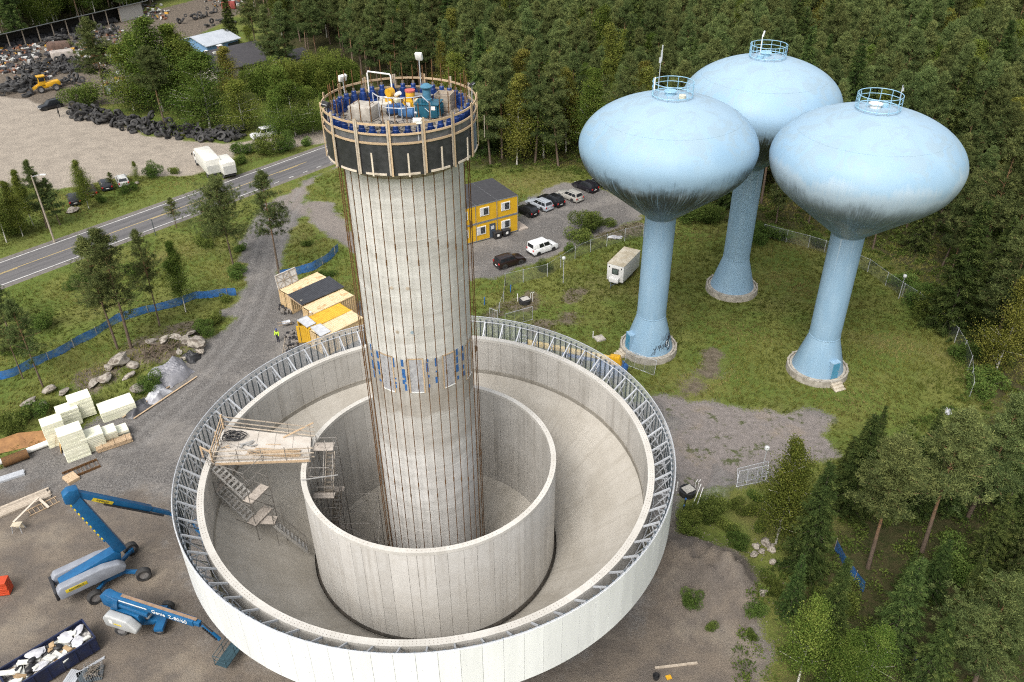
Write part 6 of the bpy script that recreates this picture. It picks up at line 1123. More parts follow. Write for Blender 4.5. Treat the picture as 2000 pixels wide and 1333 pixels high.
ux = e2.normalized(); text_on(A, 'RAMIRENT', .22, basis(ux, V((0, -1, 0)).cross(ux), (0, -1, 0), ell + e2 * .3 + V((0, -.295, .1))), M_black)
def basket(par, c, rz=0, m=M_gb):
    c = V(c); MB().box(c + V((0, 0, .05)), (1.0, 2.2, .06), rz).build('basket_floor', m, par); rot_ = Matrix.Rotation(rz, 4, 'Z')
    for z in (.55, 1.05): pts = [c + rot_ @ V((x, y, z)) for x, y in ((-.5, -1.1), (.5, -1.1), (.5, 1.1), (-.5, 1.1))]; MB().path(pts, .025, 6, True).build('basket_rail', m, par)
    for x, y in ((-.5, -1.1), (.5, -1.1), (.5, 1.1), (-.5, 1.1), (-.5, 0), (.5, 0)): MB().tube(c + rot_ @ V((x, y, 0)), c + rot_ @ V((x, y, 1.05)), .025, 6).build('basket_post', m, par)
boom(A, tl, tl + V((1.6, 0, -2.2)), .25, .25, M_gb, 'jib'); basket(A, tl + V((2.2, 0, -3.9)), 0)
# lift with the lettered boom
wA, wB, wC = P(238, 1230, .5), P(311, 1228, .5), P(330, 1185, .5); dB = (wB - wA); dB.z = 0; dB.normalize(); nB = V((-dB.y, dB.x, 0)); base = (wA + wB) / 2 + nB * 1.05; base.z = 0; b0, b1 = P(207, 1160, 3.6), P(392, 1219, 3.4); e = b1 - b0; rzB = math.atan2(e.y, e.x)
Bq = thing('boom_lift', 'smaller blue boom lift with white lettering on its straight boom', 'boom lift', base, rzB); iv = Matrix.Rotation(-rzB, 4, 'Z') @ Matrix.Translation(-base); LB = lambda q: iv @ V(q)
ra = math.atan2(dB.y, dB.x) - rzB; rm_ = Matrix.Rotation(ra, 4, 'Z'); ch = MB().box((0, 0, .8), (3.3, 1.5, .45), ra).box((1.75, 0, .95), (.7, 2.0, .35), ra).build('chassis', M_gb, Bq, bevel=.05)
for sx in (-1, 1):
    for sy in (-1, 1): q = rm_ @ V((sx * 1.42, sy * 1.08, .5)); wheel(Bq, q, .5, .38, steer=ra)
    MB().bar(rm_ @ V((sx * 1.42, -.9, .55)), rm_ @ V((sx * 1.42, .9, .55)), .2, .22).build('axle', M_gb, Bq)
p0, p1 = LB(b0), LB(b1); yb = p0.y
MB().lathe([(0, 1.0), (.6, 1.0), (.6, 1.2), (0, 1.2)], 20).build('slew_ring', M_black, Bq); MB().box((-.5, yb, 1.75), (2.6, .55, 1.1)).build('turntable', M_gb, Bq, bevel=.06)
for s_ in (-1, 1): MB().prism([(-1.9, 1.15), (.9, 1.15), (1.1, 1.6), (.3, 2.35), (-1.6, 2.45), (-2.0, 2.0)], yb + s_ * .35, yb + s_ * 1.05, 'y').build('cover', M_gg2, Bq, bevel=.14, segs=3)
MB().box((-1.2, yb - 1.055, 1.9), (.3, .02, .4)).build('decal', M_white, Bq); MB().box((-.6, yb - 1.06, 1.75), (.7, .02, .12)).build('decal', M_ytape, Bq)
MB().prism([(p0.x - .3, 2.6), (p0.x + .9, 2.4), (p0.x + 1.3, 3.6), (p0.x + .2, 3.95), (p0.x - .35, 3.6)], yb - .35, yb + .35, 'y').build('boom_knuckle', M_gb, Bq, bevel=.08)
boom(Bq, V((p0.x, yb, 3.62)), V((p1.x - .5, yb, 3.42)), .5, .56, M_gb, 'main_boom'); boom(Bq, V((p1.x - 2.5, yb, 3.46)), V((p1.x, yb, 3.4)), .36, .4, M_gb, 'extension'); boom(Bq, V((p0.x + .3, yb, 2.95)), V((p0.x + 3.6, yb, 2.6)), .42, .4, M_gb, 'riser')
MB().bar((p0.x + 1.5, yb + .05, 3.93), (p1.x - .3, yb + .05, 3.7), .22, .07).build('hose_tray', mat('rusty_tray', (.3, .2, .13), None, .8), Bq); MB().bar((p0.x + 1.4, yb - .27, 3.66), (p0.x + 3.9, yb - .27, 3.6), .02, .1).build('decal_strip', M_white, Bq)
bx = V((p1.x - p0.x, 0, -.2)).normalized(); text_on(Bq, 'Genie  Z-80/60', .5, basis(bx, V((0, -1, 0)).cross(bx), (0, -1, 0), (p1.x - 2.55, yb - .262, 3.5)), M_white)
j1 = V((p1.x + .1, yb, 3.35)); j2 = LB(P(430, 1250, 2.3)); boom(Bq, j1, j2, .24, .26, M_gb, 'jib'); MB().tube(j1 + V((0, 0, .25)), j1 * .4 + j2 * .6 + V((0, 0, .2)), .06, 8).build('ram', M_black, Bq)
for k in range(8): q = j1 + (j2 - j1) * (.15 + .1 * k); MB().box(q + V((0, -.18, .05)), (.12, .1, .14)).build('cable_track_link', M_black, Bq)
basket(Bq, j2 + V((.5, .0, -1.5)), 0, mat('basket_green_grey', (.03, .07, .09)))
# yellow and blue lift parked behind the far rim
y0_, y1_ = P(1030, 667, 2.5), P(1205, 704, 2.4); e = y1_ - y0_; Y = thing('yellow_boom_lift', 'yellow and blue boom lift parked behind the clear cladding by the nearest tower', 'boom lift', (y1_.x, y1_.y, 0), math.atan2(-e.y, -e.x)); Lb = e.length
boom(Y, V((.2, 0, 2.45)), V((Lb, 0, 2.4)), .45, .5, mat('pale_machine_yellow', (.60, .43, .12), (.5, .35, .1), .5), 'boom'); boom(Y, V((.4, 0, 1.9)), V((Lb * .6, 0, 1.8)), .4, .35, M_mblue, 'lower_boom'); MB().prism([(-.6, 1.9), (1.0, 1.9), (.8, 2.9), (-.3, 3.0)], -.35, .35, 'y').build('boom_knuckle', M_ylw, Y, bevel=.08); MB().box((.9, 0, 1.4), (3.2, 2.0, .95)).build('cover', mat('lift_light_blue', (.05, .12, .27)), Y, bevel=.15); MB().box((.9, 0, .75), (3.0, 1.6, .4)).build('chassis', M_mblue, Y); MB().tube((-.7, -.9, 1.2), (-.7, .2, 1.2), .45, 14).build('tank', M_mblue, Y)
for sx in (-.4, 2.2):
    for sy in (-1, 1): wheel(Y, (sx, sy * 1.05, .48), .48, .35)
basket(Y, V((Lb + .9, 0, 1.4)), 0, M_galv); boom(Y, V((Lb, 0, 2.35)), V((Lb + .5, 0, 1.5)), .2, .2, M_mblue, 'jib')
# ================================================================== YARD THINGS
def slab(mb, q, h): q = [V(p) for p in q]; return mb.add([tuple(p) for p in q] + [tuple(p + V((0, 0, h))) for p in q], [(3, 2, 1, 0), (4, 5, 6, 7), (0, 1, 5, 4), (1, 2, 6, 5), (2, 3, 7, 6), (3, 0, 4, 7)])
# waste skip
c = [P(2, 1306, 1.5), P(160, 1211, 1.5), P(185, 1248, 1.5)]; e = (c[1] - c[0]).normalized(); n_ = V((e.y, -e.x, 0)); Lk, Wk = (c[1] - c[0]).length + .3, 2.35; o = thing('waste_skip', 'dark blue waste skip full of white and black rubbish', 'skip', (*(c[1] - e * Lk / 2 + n_ * Wk / 2)[:2], 0), math.atan2(e.y, e.x)); M_skip = mat('skip_navy', (.010, .018, .060), (.012, .015, .035), .45, 0, 1.5)
for s_ in (-1, 1):
    MB().box((0, s_ * Wk / 2, .85), (Lk, .06, 1.3)).build('side_wall', M_skip, o); MB().box((0, s_ * Wk / 2, 1.52), (Lk + .06, .12, .09)).build('rim', M_skip, o); MB().box((s_ * Lk / 2, 0, .85), (.06, Wk, 1.3)).build('end_wall', M_skip, o); MB().box((s_ * Lk / 2, 0, 1.52), (.12, Wk, .09)).build('rim', M_skip, o)
    for k in range(6): MB().box((-Lk / 2 + .6 + k * (Lk - 1.2) / 5, s_ * (Wk / 2 + .05), .82), (.1, .08, 1.2)).build('rib', M_skip, o)
    MB().box((0, s_ * .6, .1), (Lk * .96, .16, .2)).build('skid', M_skip, o)
MB().box((0, 0, .22), (Lk, Wk, .06)).build('floor', M_skip, o)
g = random.Random(21); sk = o; iv = Matrix.Translation(o.location) @ Matrix.Rotation(o.rotation_euler.z, 4, 'Z')
WASTE = [('white foam board', 'board', (.72, .72, .66)), ('grey-white crumpled plastic sheet', 'plastic sheet', (.55, .55, .58)), ('black rubbish sack', 'sack', (.015, .015, .018)), ('brown cardboard piece', 'cardboard', (.42, .29, .16))]
def lump(mb, sx, sy, sz, seed, n=3):
    bm = bmesh.new(); bmesh.ops.create_icosphere(bm, subdivisions=n, radius=1); gg = np.random.default_rng(seed); ks = gg.normal(0, 1.6, (5, 3)); ph = gg.uniform(0, 6, 5)
    for v_ in bm.verts:
        p = np.array(v_.co); d_ = 1 + .13 * sum(math.sin(float(k @ p) + f_) for k, f_ in zip(ks, ph)); v_.co = V((p[0] * sx * d_, p[1] * sy * d_, p[2] * sz * d_))
    n0 = len(mb.v); mb.add([tuple(v_.co) for v_ in bm.verts], [tuple(v_.index for v_ in f_.verts) for f_ in bm.faces]); bm.free(); return mb
for k in range(46):
    w_ = g.choices(range(4), (6, 3, 3, 2))[0]; lab, nm, col = WASTE[w_]; u = (k % 23) / 22; x_ = -Lk / 2 + .5 + u * (Lk - 1.0) + g.uniform(-.15, .15); y_ = (-.5 if k < 23 else .45) + g.uniform(-.2, .2); z_ = 1.1 + g.uniform(0, .4); q = iv @ V((x_, y_, z_))
    pos_ = ('at the near-left end' if u < .3 else 'in the middle' if u < .7 else 'at the right end') + (', near side' if y_ < 0 else ', far side')
    r_ = thing({0: 'foam_board', 1: 'plastic_sheet', 2: 'rubbish_sack', 3: 'cardboard_piece'}[w_], lab + ' in the blue skip ' + pos_, nm, q, g.uniform(0, 3), 'rubbish in the skip'); mm = mat(nm.replace(' ', '_') + '_waste', col, tuple(v_ * .7 for v_ in col), .5, 0, 3, .2)
    if w_ == 2: lump(MB(), .42, .28, .16, k, 2).build('sack', mm, r_, smooth=60)
    elif w_ == 1: lump(MB(), .62, .4, .07, k, 2).build('sheet', mm, r_, smooth=15)
    else: MB().box((0, 0, 0), (g.uniform(.5, 1.3), g.uniform(.25, .5), .08), 0, g.uniform(-.3, .3), g.uniform(-.3, .3)).build('board', mm, r_)
fill = MB().box((0, 0, .7), (Lk - .1, Wk - .1, .85)); fo_ = fill.build('rubbish_fill', mat('mixed_rubbish', (.45, .43, .4), (.06, .06, .06), .8, 0, 2.2, .4, lo=.45, hi=.55), sk)
# insulation foam stacks
M_foam = mat('pale_green_foam', (.78, .77, .62), (.70, .70, .54), .75, 0, 1.2, var=.03)
FO = [((115, 862), 1.25, 1.55, 2.3, 30, 'leftmost tall pale foam stack at the back corner'), ((153, 888), 1.35, 1.75, 2.7, 30, 'tallest pale foam stack at the front'), ((140, 826), 1.3, 1.6, 1.7, 30, 'pale foam stack behind the leftmost pair'), ((165, 808), 1.4, 1.7, 1.9, 30, 'rear pale foam stack, highest at the back'), ((232, 806), 1.7, 2.7, 1.05, 30, 'wide low pale foam stack lying apart near the tarpaulin')]
def foam(pt, sx, sy, h, rz, lab, lean=0.0):
    sx, sy, h = sx * 1.22, sy * 1.25, h * 1.2
    o = thing('foam_stack', lab, 'insulation', PG(*pt), R(-55) , 'pale foam insulation stacks'); n = max(2, int(h / .22)); g = random.Random(int(pt[0]))
    for k in range(n):
        hh = h / n; s_ = MB().box((g.uniform(-.02, .02) + lean * k * hh, g.uniform(-.02, .02), hh * (k + .5)), (sx, sy, hh - .012)).build('foam_sheet', M_foam, o, bevel=.008, segs=1)
for f_ in FO: foam(*f_)
foam((185, 872), 1.3, 1.7, 1.7, 30, 'tilted pale foam stack resting beside the tallest one', .22); foam((210, 858), 1.2, 1.6, 1.3, 30, 'slumped pale foam stack sliding to the right', .45); foam((232, 848), 1.1, 1.5, .7, 30, 'outermost slumped pale foam sheets above the timber bundle', .6)
o = thing('timber_bundle', 'bundle of yellow battens beside the foam stacks', 'timber', PG(224, 870), R(32)); g = random.Random(2)
for i in range(9):
    for j in range(5): MB().box((g.uniform(-.06, .06), -.45 + .11 * i, .08 + .1 * j), (3.3, .085, .05)).build('batten', M_wood, o)
for x_ in (-1.1, 0, 1.1): MB().box((x_, 0, .56), (.1, 1.1, .03)).build('spacer', M_wood, o)
o = thing('plywood_sheet', 'yellow plywood sheet leaning on the foam stacks', 'sheet', PG(122, 878), R(-60)); MB().box((0, 0, .75), (1.4, .03, 1.5), 0, R(-14)).build('sheet', mat('yellow_ply', (.55, .34, .12), (.45, .27, .09), .8), o)
o = thing('plastic_roll', 'roll of clear grey plastic standing by the plywood', 'plastic roll', PG(130, 888)); MB().tube((0, 0, 0), (.3, .35, 1.7), .28, 12).build('roll', M_film, o)
o = thing('wire_mesh_panel', 'small wire mesh panel leaning at the left of the foam', 'mesh panel', PG(106, 868), R(-60))
for k in range(8): MB().tube((-.6 + .17 * k, 0, 0), (-.6 + .17 * k, .4, 1.3), .015, 5).build('wire', M_woodg, o); MB().tube((-.6, .05 * k, .17 * k), (.6, .05 * k, .17 * k), .015, 5).build('wire', M_woodg, o)
# tarpaulin heaps
def tarp(name, label, pts, h, m, seed, sub=26):
    q = [PG(*p) for p in pts]; org = q[0].copy(); org.z = 0; gg = np.random.default_rng(seed); o = thing(name, label, 'tarpaulin', org); ks = gg.normal(0, 3.2, (7, 2)); ph = gg.uniform(0, 6, 7); v_, f_ = [], []
    for i in range(sub + 1):
        for j in range(sub + 1):
            u, w = i / sub, j / sub; p = (q[0] * (1 - u) + q[1] * u) * (1 - w) + (q[3] * (1 - u) + q[2] * u) * w - org; b = (min(1, 5 * u) * min(1, 5 * (1 - u)) * min(1, 4 * w) * min(1, 4 * (1 - w))) ** .7; r_ = sum(abs(math.sin(k[0] * u * 3 + k[1] * w * 3 + f0)) for k, f0 in zip(ks, ph)) / 7; v_.append((p.x + .12 * math.sin(9 * w + seed), p.y + .12 * math.sin(8 * u), max(.02, .03 + h * b * (.55 + .7 * r_)) + max(0, float(gz(p.x + org.x, p.y + org.y)) * .8)))
    f_ = [(i * (sub + 1) + j, i * (sub + 1) + j + 1, (i + 1) * (sub + 1) + j + 1, (i + 1) * (sub + 1) + j) for i in range(sub) for j in range(sub)]; MB().add(v_, f_).build('sheet', m, o, smooth=30); return o
M_gt = mat('grey_tarp_sheet', (.25, .25, .27), (.17, .17, .19), .5, 0, 1.5, .3); M_lt = mat('light_tarp_sheet', (.48, .49, .52), (.3, .3, .33), .45, 0, 1.2, .3)
tarp('tarpaulin', 'large wrinkled grey tarpaulin over a heap by the boulders', [(278, 742), (335, 760), (382, 728), (352, 698)], 1.1, M_gt, 3); tarp('tarpaulin', 'light grey plastic sheet over the long timber pile', [(282, 783), (302, 793), (335, 766), (312, 752)], .7, M_lt, 5); tarp('tarpaulin', 'dark crumpled plastic at the end of the timber pile', [(236, 812), (256, 822), (300, 795), (280, 778)], .5, mat('dark_plastic', (.09, .09, .10), (.04, .04, .045), .4, 0, 2, .4), 7); tarp('tarpaulin', 'black plastic bundle right of the grey tarpaulin', [(352, 702), (382, 712), (396, 694), (370, 688)], .6, M_black, 9)
for a_, b_, lab in (((240, 818), (345, 748), 'long pale plank along the wrapped timber pile'), ((262, 820), (385, 738), 'lower long plank beside the tarpaulins')):
    p, q = PG(*a_, .15), PG(*b_, .15); o = thing('plank', lab, 'plank', p); MB().bar((0, 0, 0), q - p, .16, .06).build('plank', M_wood, o)
# boulders and the root heap
ROCK = []
for k in range(6): mb = lump(MB(), 1, .8, .6, 100 + k, 2); ROCK.append(mb.mesh('rock', mat('pale_rock', (.31, .28, .24), (.12, .10, .08), .9, 0, 2.2, .8, var=.2, lo=.42, hi=.62), smooth=22))
def rock(x, y, s_, label, k=None, group=None, sink=.25): q = PG(x, y); o = tag(link('boulder', ROCK[(int(x) if k is None else k) % 6]), label, 'boulder', group); o.location = (q.x, q.y, q.z + s_ * .6 * (1 - sink) * .8); s_ *= .72; o.scale = (s_ * random.uniform(.9, 1.35), s_, s_ * random.uniform(.6, .9)); o.rotation_euler = (random.uniform(-.3, .3), random.uniform(-.3, .3), random.uniform(0, 6)); return o
for x, y, s_, lab in ((385, 675, 1.7, 'biggest pale boulder at the right end of the heap'), (365, 668, 1.1, 'boulder leaning on the biggest one'), (350, 690, .7, 'small boulder below the big pair'), (345, 662, .9, 'flat boulder at the back of the heap'), (320, 668, 1.0, 'long flat rock left of the root tangle'), (300, 672, .9, 'flat rock at the top of the heap'), (375, 655, .9, 'rock behind the biggest boulder'), (362, 702, .5, 'small pale rock by the black plastic'), (350, 705, .5, 'small pinkish rock by the tarpaulin'), (240, 710, 1.6, 'wide pale boulder in the middle of the bank'), (262, 720, 1.1, 'rounded boulder below the wide pale one'), (215, 722, 1.2, 'grey boulder left of the wide pale one'), (205, 745, 1.1, 'brown-grey boulder above the foam'), (185, 750, .9, 'boulder right behind the rear foam stack'), (255, 738, .9, 'boulder above the wide low foam stack'), (125, 770, 1.0, 'flat rock on the bank above the foam'), (100, 765, 1.1, 'flat pale rock on the left bank'), (60, 790, 1.0, 'rock in the weeds left of the foam'), (85, 795, .8, 'small rock below the flat pale rock'), (268, 765, 1.2, 'flat stone slab between foam and tarpaulin'), (390, 690, .7, 'grey slab stone at the edge of the gravel')): rock(x, y, s_, lab)
for x, y, s_, lab in ((1478, 1070, .55, 'field stone left of the birch foot'), (1495, 1062, .6, 'field stone beside the birch foot'), (1508, 1075, .65, 'largest field stone of the small group'), (1470, 1085, .5, 'lowest field stone of the small group'), (1488, 1080, .45, 'small field stone in the group centre'), (1510, 1100, .5, 'pinkish stone below the group'), (1488, 1162, .5, 'pale stone at the mound foot'), (143, 414, 1.2, 'grey boulder on the verge beside the road'), (268, 360, .6, 'small boulder by the birch sapling')): rock(x, y, s_, lab)
rt = MB(); g = random.Random(9)
for k in range(90): q = PG(g.uniform(280, 340), g.uniform(672, 702)); d_ = V((g.uniform(-1, 1), g.uniform(-1, 1), g.uniform(.1, .9))); rt.sweep([q, q + d_ * .6, q + d_ * .9 + V((g.uniform(-.4, .4), g.uniform(-.4, .4), .1))], [.05, .035, .015], 4)
tag(rt.build('root_tangle', mat('dry_roots', (.16, .12, .09), (.09, .065, .05), .95)), 'tangle of brown roots and branches in the boulder heap', 'roots', kind='stuff')
# stones scattered on the mound and gravel
stn = MB(); g = random.Random(10); bm_ = lump(MB(), 1, .8, .6, 55, 1)
for k in range(900):
    x_, y_ = (g.uniform(8, 22), g.uniform(38, 52)) if k < 600 else (g.uniform(-40, -22), g.uniform(38, 62)); s_ = g.uniform(.02, .07); z_ = float(gz(x_, y_))
    if math.hypot(x_ - BC[0], y_ - BC[1]) < 17.6: continue
    stn.add([(x_ + a_ * s_, y_ + b_ * s_, z_ + c_ * s_ + s_ * .3) for a_, b_, c_ in bm_.v], bm_.f)
tag(stn.build('loose_stones', mat('loose_stone', (.2, .175, .145), (.11, .095, .08), .95, 0, .7)), 'loose stones strewn over dirt mound and yard', 'stones', kind='stuff')
# left edge materials
o = thing('rust_sheet', 'rust-brown sheet covering a long pile at the left edge', 'sheet', PG(40, 880)); q0 = PG(40, 880); MB().add([tuple(PG(x, y, z) - q0) for x, y, z in ((-10, 890, .1), (100, 865, .1), (92, 848, .5), (40, 858, .8), (-10, 872, .6))], [(0, 1, 2, 3, 4)]).build('sheet', mat('rust_brown_sheet', (.30, .155, .06), (.2, .1, .04), .85, 0, 1.5, .3), o)
for a_, b_, r_, m_, lab, nm, cat in (((8, 912), (58, 893), .5, M_rust, 'short thick rusty steel pipe at the left edge', 'steel_pipe', 'pipe'), ((0, 908), (100, 868), .3, M_white, 'long white wrapped roll beside the rusty pipe', 'wrapped_roll', 'roll')):
    p, q = PG(*a_, r_), PG(*b_, r_); o = thing(nm, lab, cat, p); d_ = q - p; mb = MB().tube((0, 0, 0), d_, r_, 16, cap=(nm != 'steel_pipe')); mb.build('tube', m_, o)
    if nm == 'steel_pipe': MB().tube((0, 0, 0), d_, r_ * .9, 16, cap=False).build('inside', M_rust, o)
def stackbars(name, label, cat, a_, b_, n, m_, w=.12, h=.1, rows=2):
    p, q = PG(*a_), PG(*b_); d_ = q - p; s_ = V((-d_.y, d_.x, 0)).normalized(); o = thing(name, label, cat, p)
    g = random.Random(len(label))
    for j in range(rows):
        for k in range(n): off = s_ * ((k - n / 2) * (w + .015)) + V((0, 0, h / 2 + .02 + j * (h + .01))); MB().bar(off + d_ * g.uniform(-.03, .03), off + d_ * (1 + g.uniform(-.03, .03)), w, h).build('length', m_, o)
stackbars('steel_sections', 'stack of grey steel sections left of the yard', 'steel', (-2, 940), (48, 924), 6, M_galv); stackbars('old_planks', 'pile of long weathered planks at the left edge', 'planks', (-20, 1010), (96, 962), 6, M_woodg, .22, .05, 3); stackbars('pallet_timber', 'small bundle of timber blocks by the rebar frame', 'timber', (128, 942), (150, 930), 6, M_wood, .2, .15, 2); stackbars('steel_bars', 'long thin steel bars lying beside the skip', 'steel', (152, 1316), (205, 1284), 3, M_galv, .06, .06, 1); stackbars('steel_posts', 'bundle of galvanised posts below the skip', 'steel', (132, 1340), (150, 1312), 6, M_galv, .14, .1, 2); stackbars('scaffold_parts', 'second bundle of galvanised parts at the bottom edge', 'steel', (168, 1340), (158, 1315), 5, M_galvd, .14, .1, 2)
o = thing('rebar_frame', 'rusty rebar cage frame lying in the yard', 'rebar cage', PG(160, 920), R(38))
for s_ in (-1, 1): MB().box((0, s_ * .6, .15), (3.2, .06, .25)).build('side', M_rust, o)
for k in range(9): MB().tube((-1.5 + .38 * k, -.6, .22), (-1.5 + .38 * k, .6, .2), .025, 5).build('bar', M_rust, o)
o = thing('wire_crate', 'wire mesh crate of steel fittings beside the skip', 'crate', P(185, 1318), R(15))
for k in range(9):
    MB().tube((-.6 + .15 * k, -.6, .02), (-.6 + .15 * k, -.6, .8), .012, 4).tube((-.6 + .15 * k, .6, .02), (-.6 + .15 * k, .6, .8), .012, 4).build('wire', M_galv, o); MB().tube((-.6, -.6 + .15 * k, .02), (-.6, -.6 + .15 * k, .8), .012, 4).tube((.6, -.6 + .15 * k, .02), (.6, -.6 + .15 * k, .8), .012, 4).build('wire', M_galv, o)
MB().box((0, 0, .05), (1.2, 1.2, .06)).build('base', M_galvd, o); mb = MB(); g = random.Random(31)
for k in range(70): mb.box((g.uniform(-.5, .5), g.uniform(-.5, .5), g.uniform(.15, .6)), (.3, .05, .05), g.uniform(0, 3), g.uniform(-.5, .5))
mb.build('fittings', M_dirtysteel, o)
o = thing('red_barriers', 'stack of orange-red barriers cut by the left frame edge', 'barriers', P(0, 1158), R(10))
for k in range(7): MB().box((0, 0, .15 + .2 * k), (1.9, .9, .16), R(2 * (k % 3 - 1))).build('barrier', mat('barrier_red', (.55, .07, .02), (.45, .05, .015), .5), o, bevel=.02)
o = thing('saw_bench', 'small pale saw bench with a long board leaning on it', 'saw bench', PG(38, 1037)); MB().box((0, 0, .8), (.8, .55, .06)).build('top', mat('pale_bench', (.55, .48, .36)), o); MB().box((0, .3, .45), (.75, .04, .7)).build('side', mat('pale_bench', (.55, .48, .36)), o)
for sx in (-1, 1):
    for sy in (-1, 1): MB().tube((sx * .33, sy * .2, .78), (sx * .42, sy * .35, 0), .025, 5).build('leg', M_galv, o)
MB().bar((-.3, .2, .9), tuple(PG(78, 980, .5) - o.location), .2, .05).build('board', M_batten, o)
o = thing('board', 'pale bent board lying on the ladder', 'board', PG(78, 980, .3)); MB().bar((0, 0, .15), tuple(PG(96, 994, .15) - o.location), .22, .05).build('board', M_batten, o)
o = thing('timber_length', 'single long timber lying on the dirt at the bottom', 'timber', PG(1279, 1306)); MB().bar((0, 0, .06), tuple(PG(1362, 1296, .06) - o.location), .16, .12).build('timber', M_woodg, o)
for x, y, lab, m_ in ((1281, 1326, 'black round bucket on the dirt at the bottom', M_black), (1306, 1324, 'orange square lid on the dirt at the bottom', M_ylw)):
    o = thing('bucket' if m_ is M_black else 'lid', lab, 'bucket' if m_ is M_black else 'lid', PG(x, y))
    (MB().lathe([(0, .02), (.2, .02), (.26, .4), (.24, .4), (.19, .06), (0, .06)], 14) if m_ is M_black else MB().box((0, 0, .04), (.4, .35, .06), .3)).build('body', m_, o)
# ================================================================== FENCES, NETS, LAMPS
t = NT('blue_net'); co = t.n('NewGeometry').outputs['Position']; c = t.mix(t.ramp(t.noise(co, 3, 4), .35, .7), (.025, .15, .46), (.018, .11, .34)); t.base(c, .6); tb = t.n('BsdfTransparent'); mx = t.n('MixShader'); t.l(t.ramp(t.noise(co, 1.2, 3), .3, .75, .92, .55), mx.inputs[0]); t.l(tb.outputs[0], mx.inputs[1]); t.l(t.b.outputs[0], mx.inputs[2]); t.l(mx.outputs[0], t.out.inputs['Surface']); M_net = t.m
def net(label, pts, h=1.05, sag=.12):
    q = [PG(*p) for p in pts]; o = thing('safety_net', label, 'safety net', q[0]); dense = []
    for a_, b_ in zip(q[:-1], q[1:]):
        n = max(2, int((b_ - a_).length / .5)); dense += [a_ * (1 - k / n) + b_ * (k / n) for k in range(n)]
    dense.append(q[-1]); v_ = []; g = random.Random(len(label)); rows_ = 4
    for i, p in enumerate(dense):
        for j in range(rows_ + 1):
            w = j / rows_; v_.append(tuple(p - q[0] + V((.10 * math.sin(i * .9 + 2 * w) * (1 - w) + .05 * g.uniform(-1, 1), .12 * math.cos(i * .7) * (1 - w * .4), .03 + w * (h - sag * (.5 + .5 * math.sin(i * .55)))))))
    m_ = rows_ + 1; MB().add(v_, [(i * m_ + j, i * m_ + j + 1, (i + 1) * m_ + j + 1, (i + 1) * m_ + j) for i in range(len(dense) - 1) for j in range(rows_)]).build('net', M_net, o, smooth=60)
    for k in range(0, len(dense), 6): p = dense[k] - q[0]; MB().tube(p + V((0, 0, -.1)), p + V((0, 0, h + .1)), .03, 5).build('stake', M_woodg, o)
net('long blue safety net winding below the road at the left', [(-20, 748), (30, 735), (70, 716), (130, 688), (190, 655), (235, 628), (290, 612), (350, 598), (385, 584), (462, 578)], 1.15); net('short blue safety net behind the containers', [(548, 545), (586, 536), (612, 530), (640, 512), (662, 492)], 1.3); net('blue net strip hanging between forest trees', [(1629, 1075), (1652, 1115), (1684, 1160)], 1.3); net('scrap of blue net among the trees at the bottom right', [(1784, 1290), (1802, 1312), (1824, 1335)], .8)
t = NT('chain_link'); t.base((.33, .34, .34), .5, .4); tb = t.n('BsdfTransparent'); mx = t.n('MixShader'); mx.inputs[0].default_value = .17; t.l(tb.outputs[0], mx.inputs[1]); t.l(t.b.outputs[0], mx.inputs[2]); t.l(mx.outputs[0], t.out.inputs['Surface']); M_chain = t.m
def chain(label, pts, h=1.9):
    q = [PG(*p) for p in pts]; o = thing('chain_link_fence', label, 'fence', q[0]); dense = []
    for a_, b_ in zip(q[:-1], q[1:]): n = max(1, round((b_ - a_).length / 3.0)); dense += [a_ * (1 - k / n) + b_ * (k / n) for k in range(n)]
    dense.append(q[-1]); R_ = [p - q[0] for p in dense]
    for a_, b_ in zip(R_[:-1], R_[1:]): MB().add([tuple(a_ + V((0, 0, .05))), tuple(b_ + V((0, 0, .05))), tuple(b_ + V((0, 0, h))), tuple(a_ + V((0, 0, h)))], [(0, 1, 2, 3)]).build('mesh_bay', M_chain, o, smooth=0)
    for p in R_: MB().tube(p - V((0, 0, .1)), p + V((0, 0, h + .1)), .04, 6).build('post', M_galv, o)
    MB().path([p + V((0, 0, h)) for p in R_], .014, 4).build('top_wire', M_galv, o); return o
chain('chain-link fence between meadow and car park left of the towers', [(987, 560), (1022, 552), (1069, 541), (1095, 524), (1123, 506), (1153, 493), (1185, 482), (1220, 471), (1256, 463)]); chain('chain-link fence curving round the far and right side of the meadow', [(1490, 462), (1535, 474), (1578, 485), (1609, 495), (1694, 532), (1729, 558), (1761, 580), (1790, 598), (1818, 624), (1846, 645), (1864, 669), (1879, 694), (1890, 724), (1893, 776)]); chain('slack chain-link fence end beside the two gate panels', [(987, 560), (984, 590), (976, 612), (972, 628)], 1.4)
def gate(label, a_, b_, h, lean=(0, 0), brace=True):
    p, q = PG(*a_), PG(*b_); e = q - p; up_ = V((lean[0], lean[1], h)); o = thing('fence_panel', label, 'fence panel', p); pts = [V((0, 0, .05)), e + V((0, 0, .05)), e + up_, up_]; MB().path(pts, .025, 6, True).build('frame', M_galv, o); MB().add([tuple(x_) for x_ in pts], [(0, 1, 2, 3)]).build('mesh', M_chain, o, smooth=0)
    for u in (.33, .66): MB().tube(e * u + V((0, 0, .05)), e * u + up_, .012, 5).build('upright', M_galv, o)
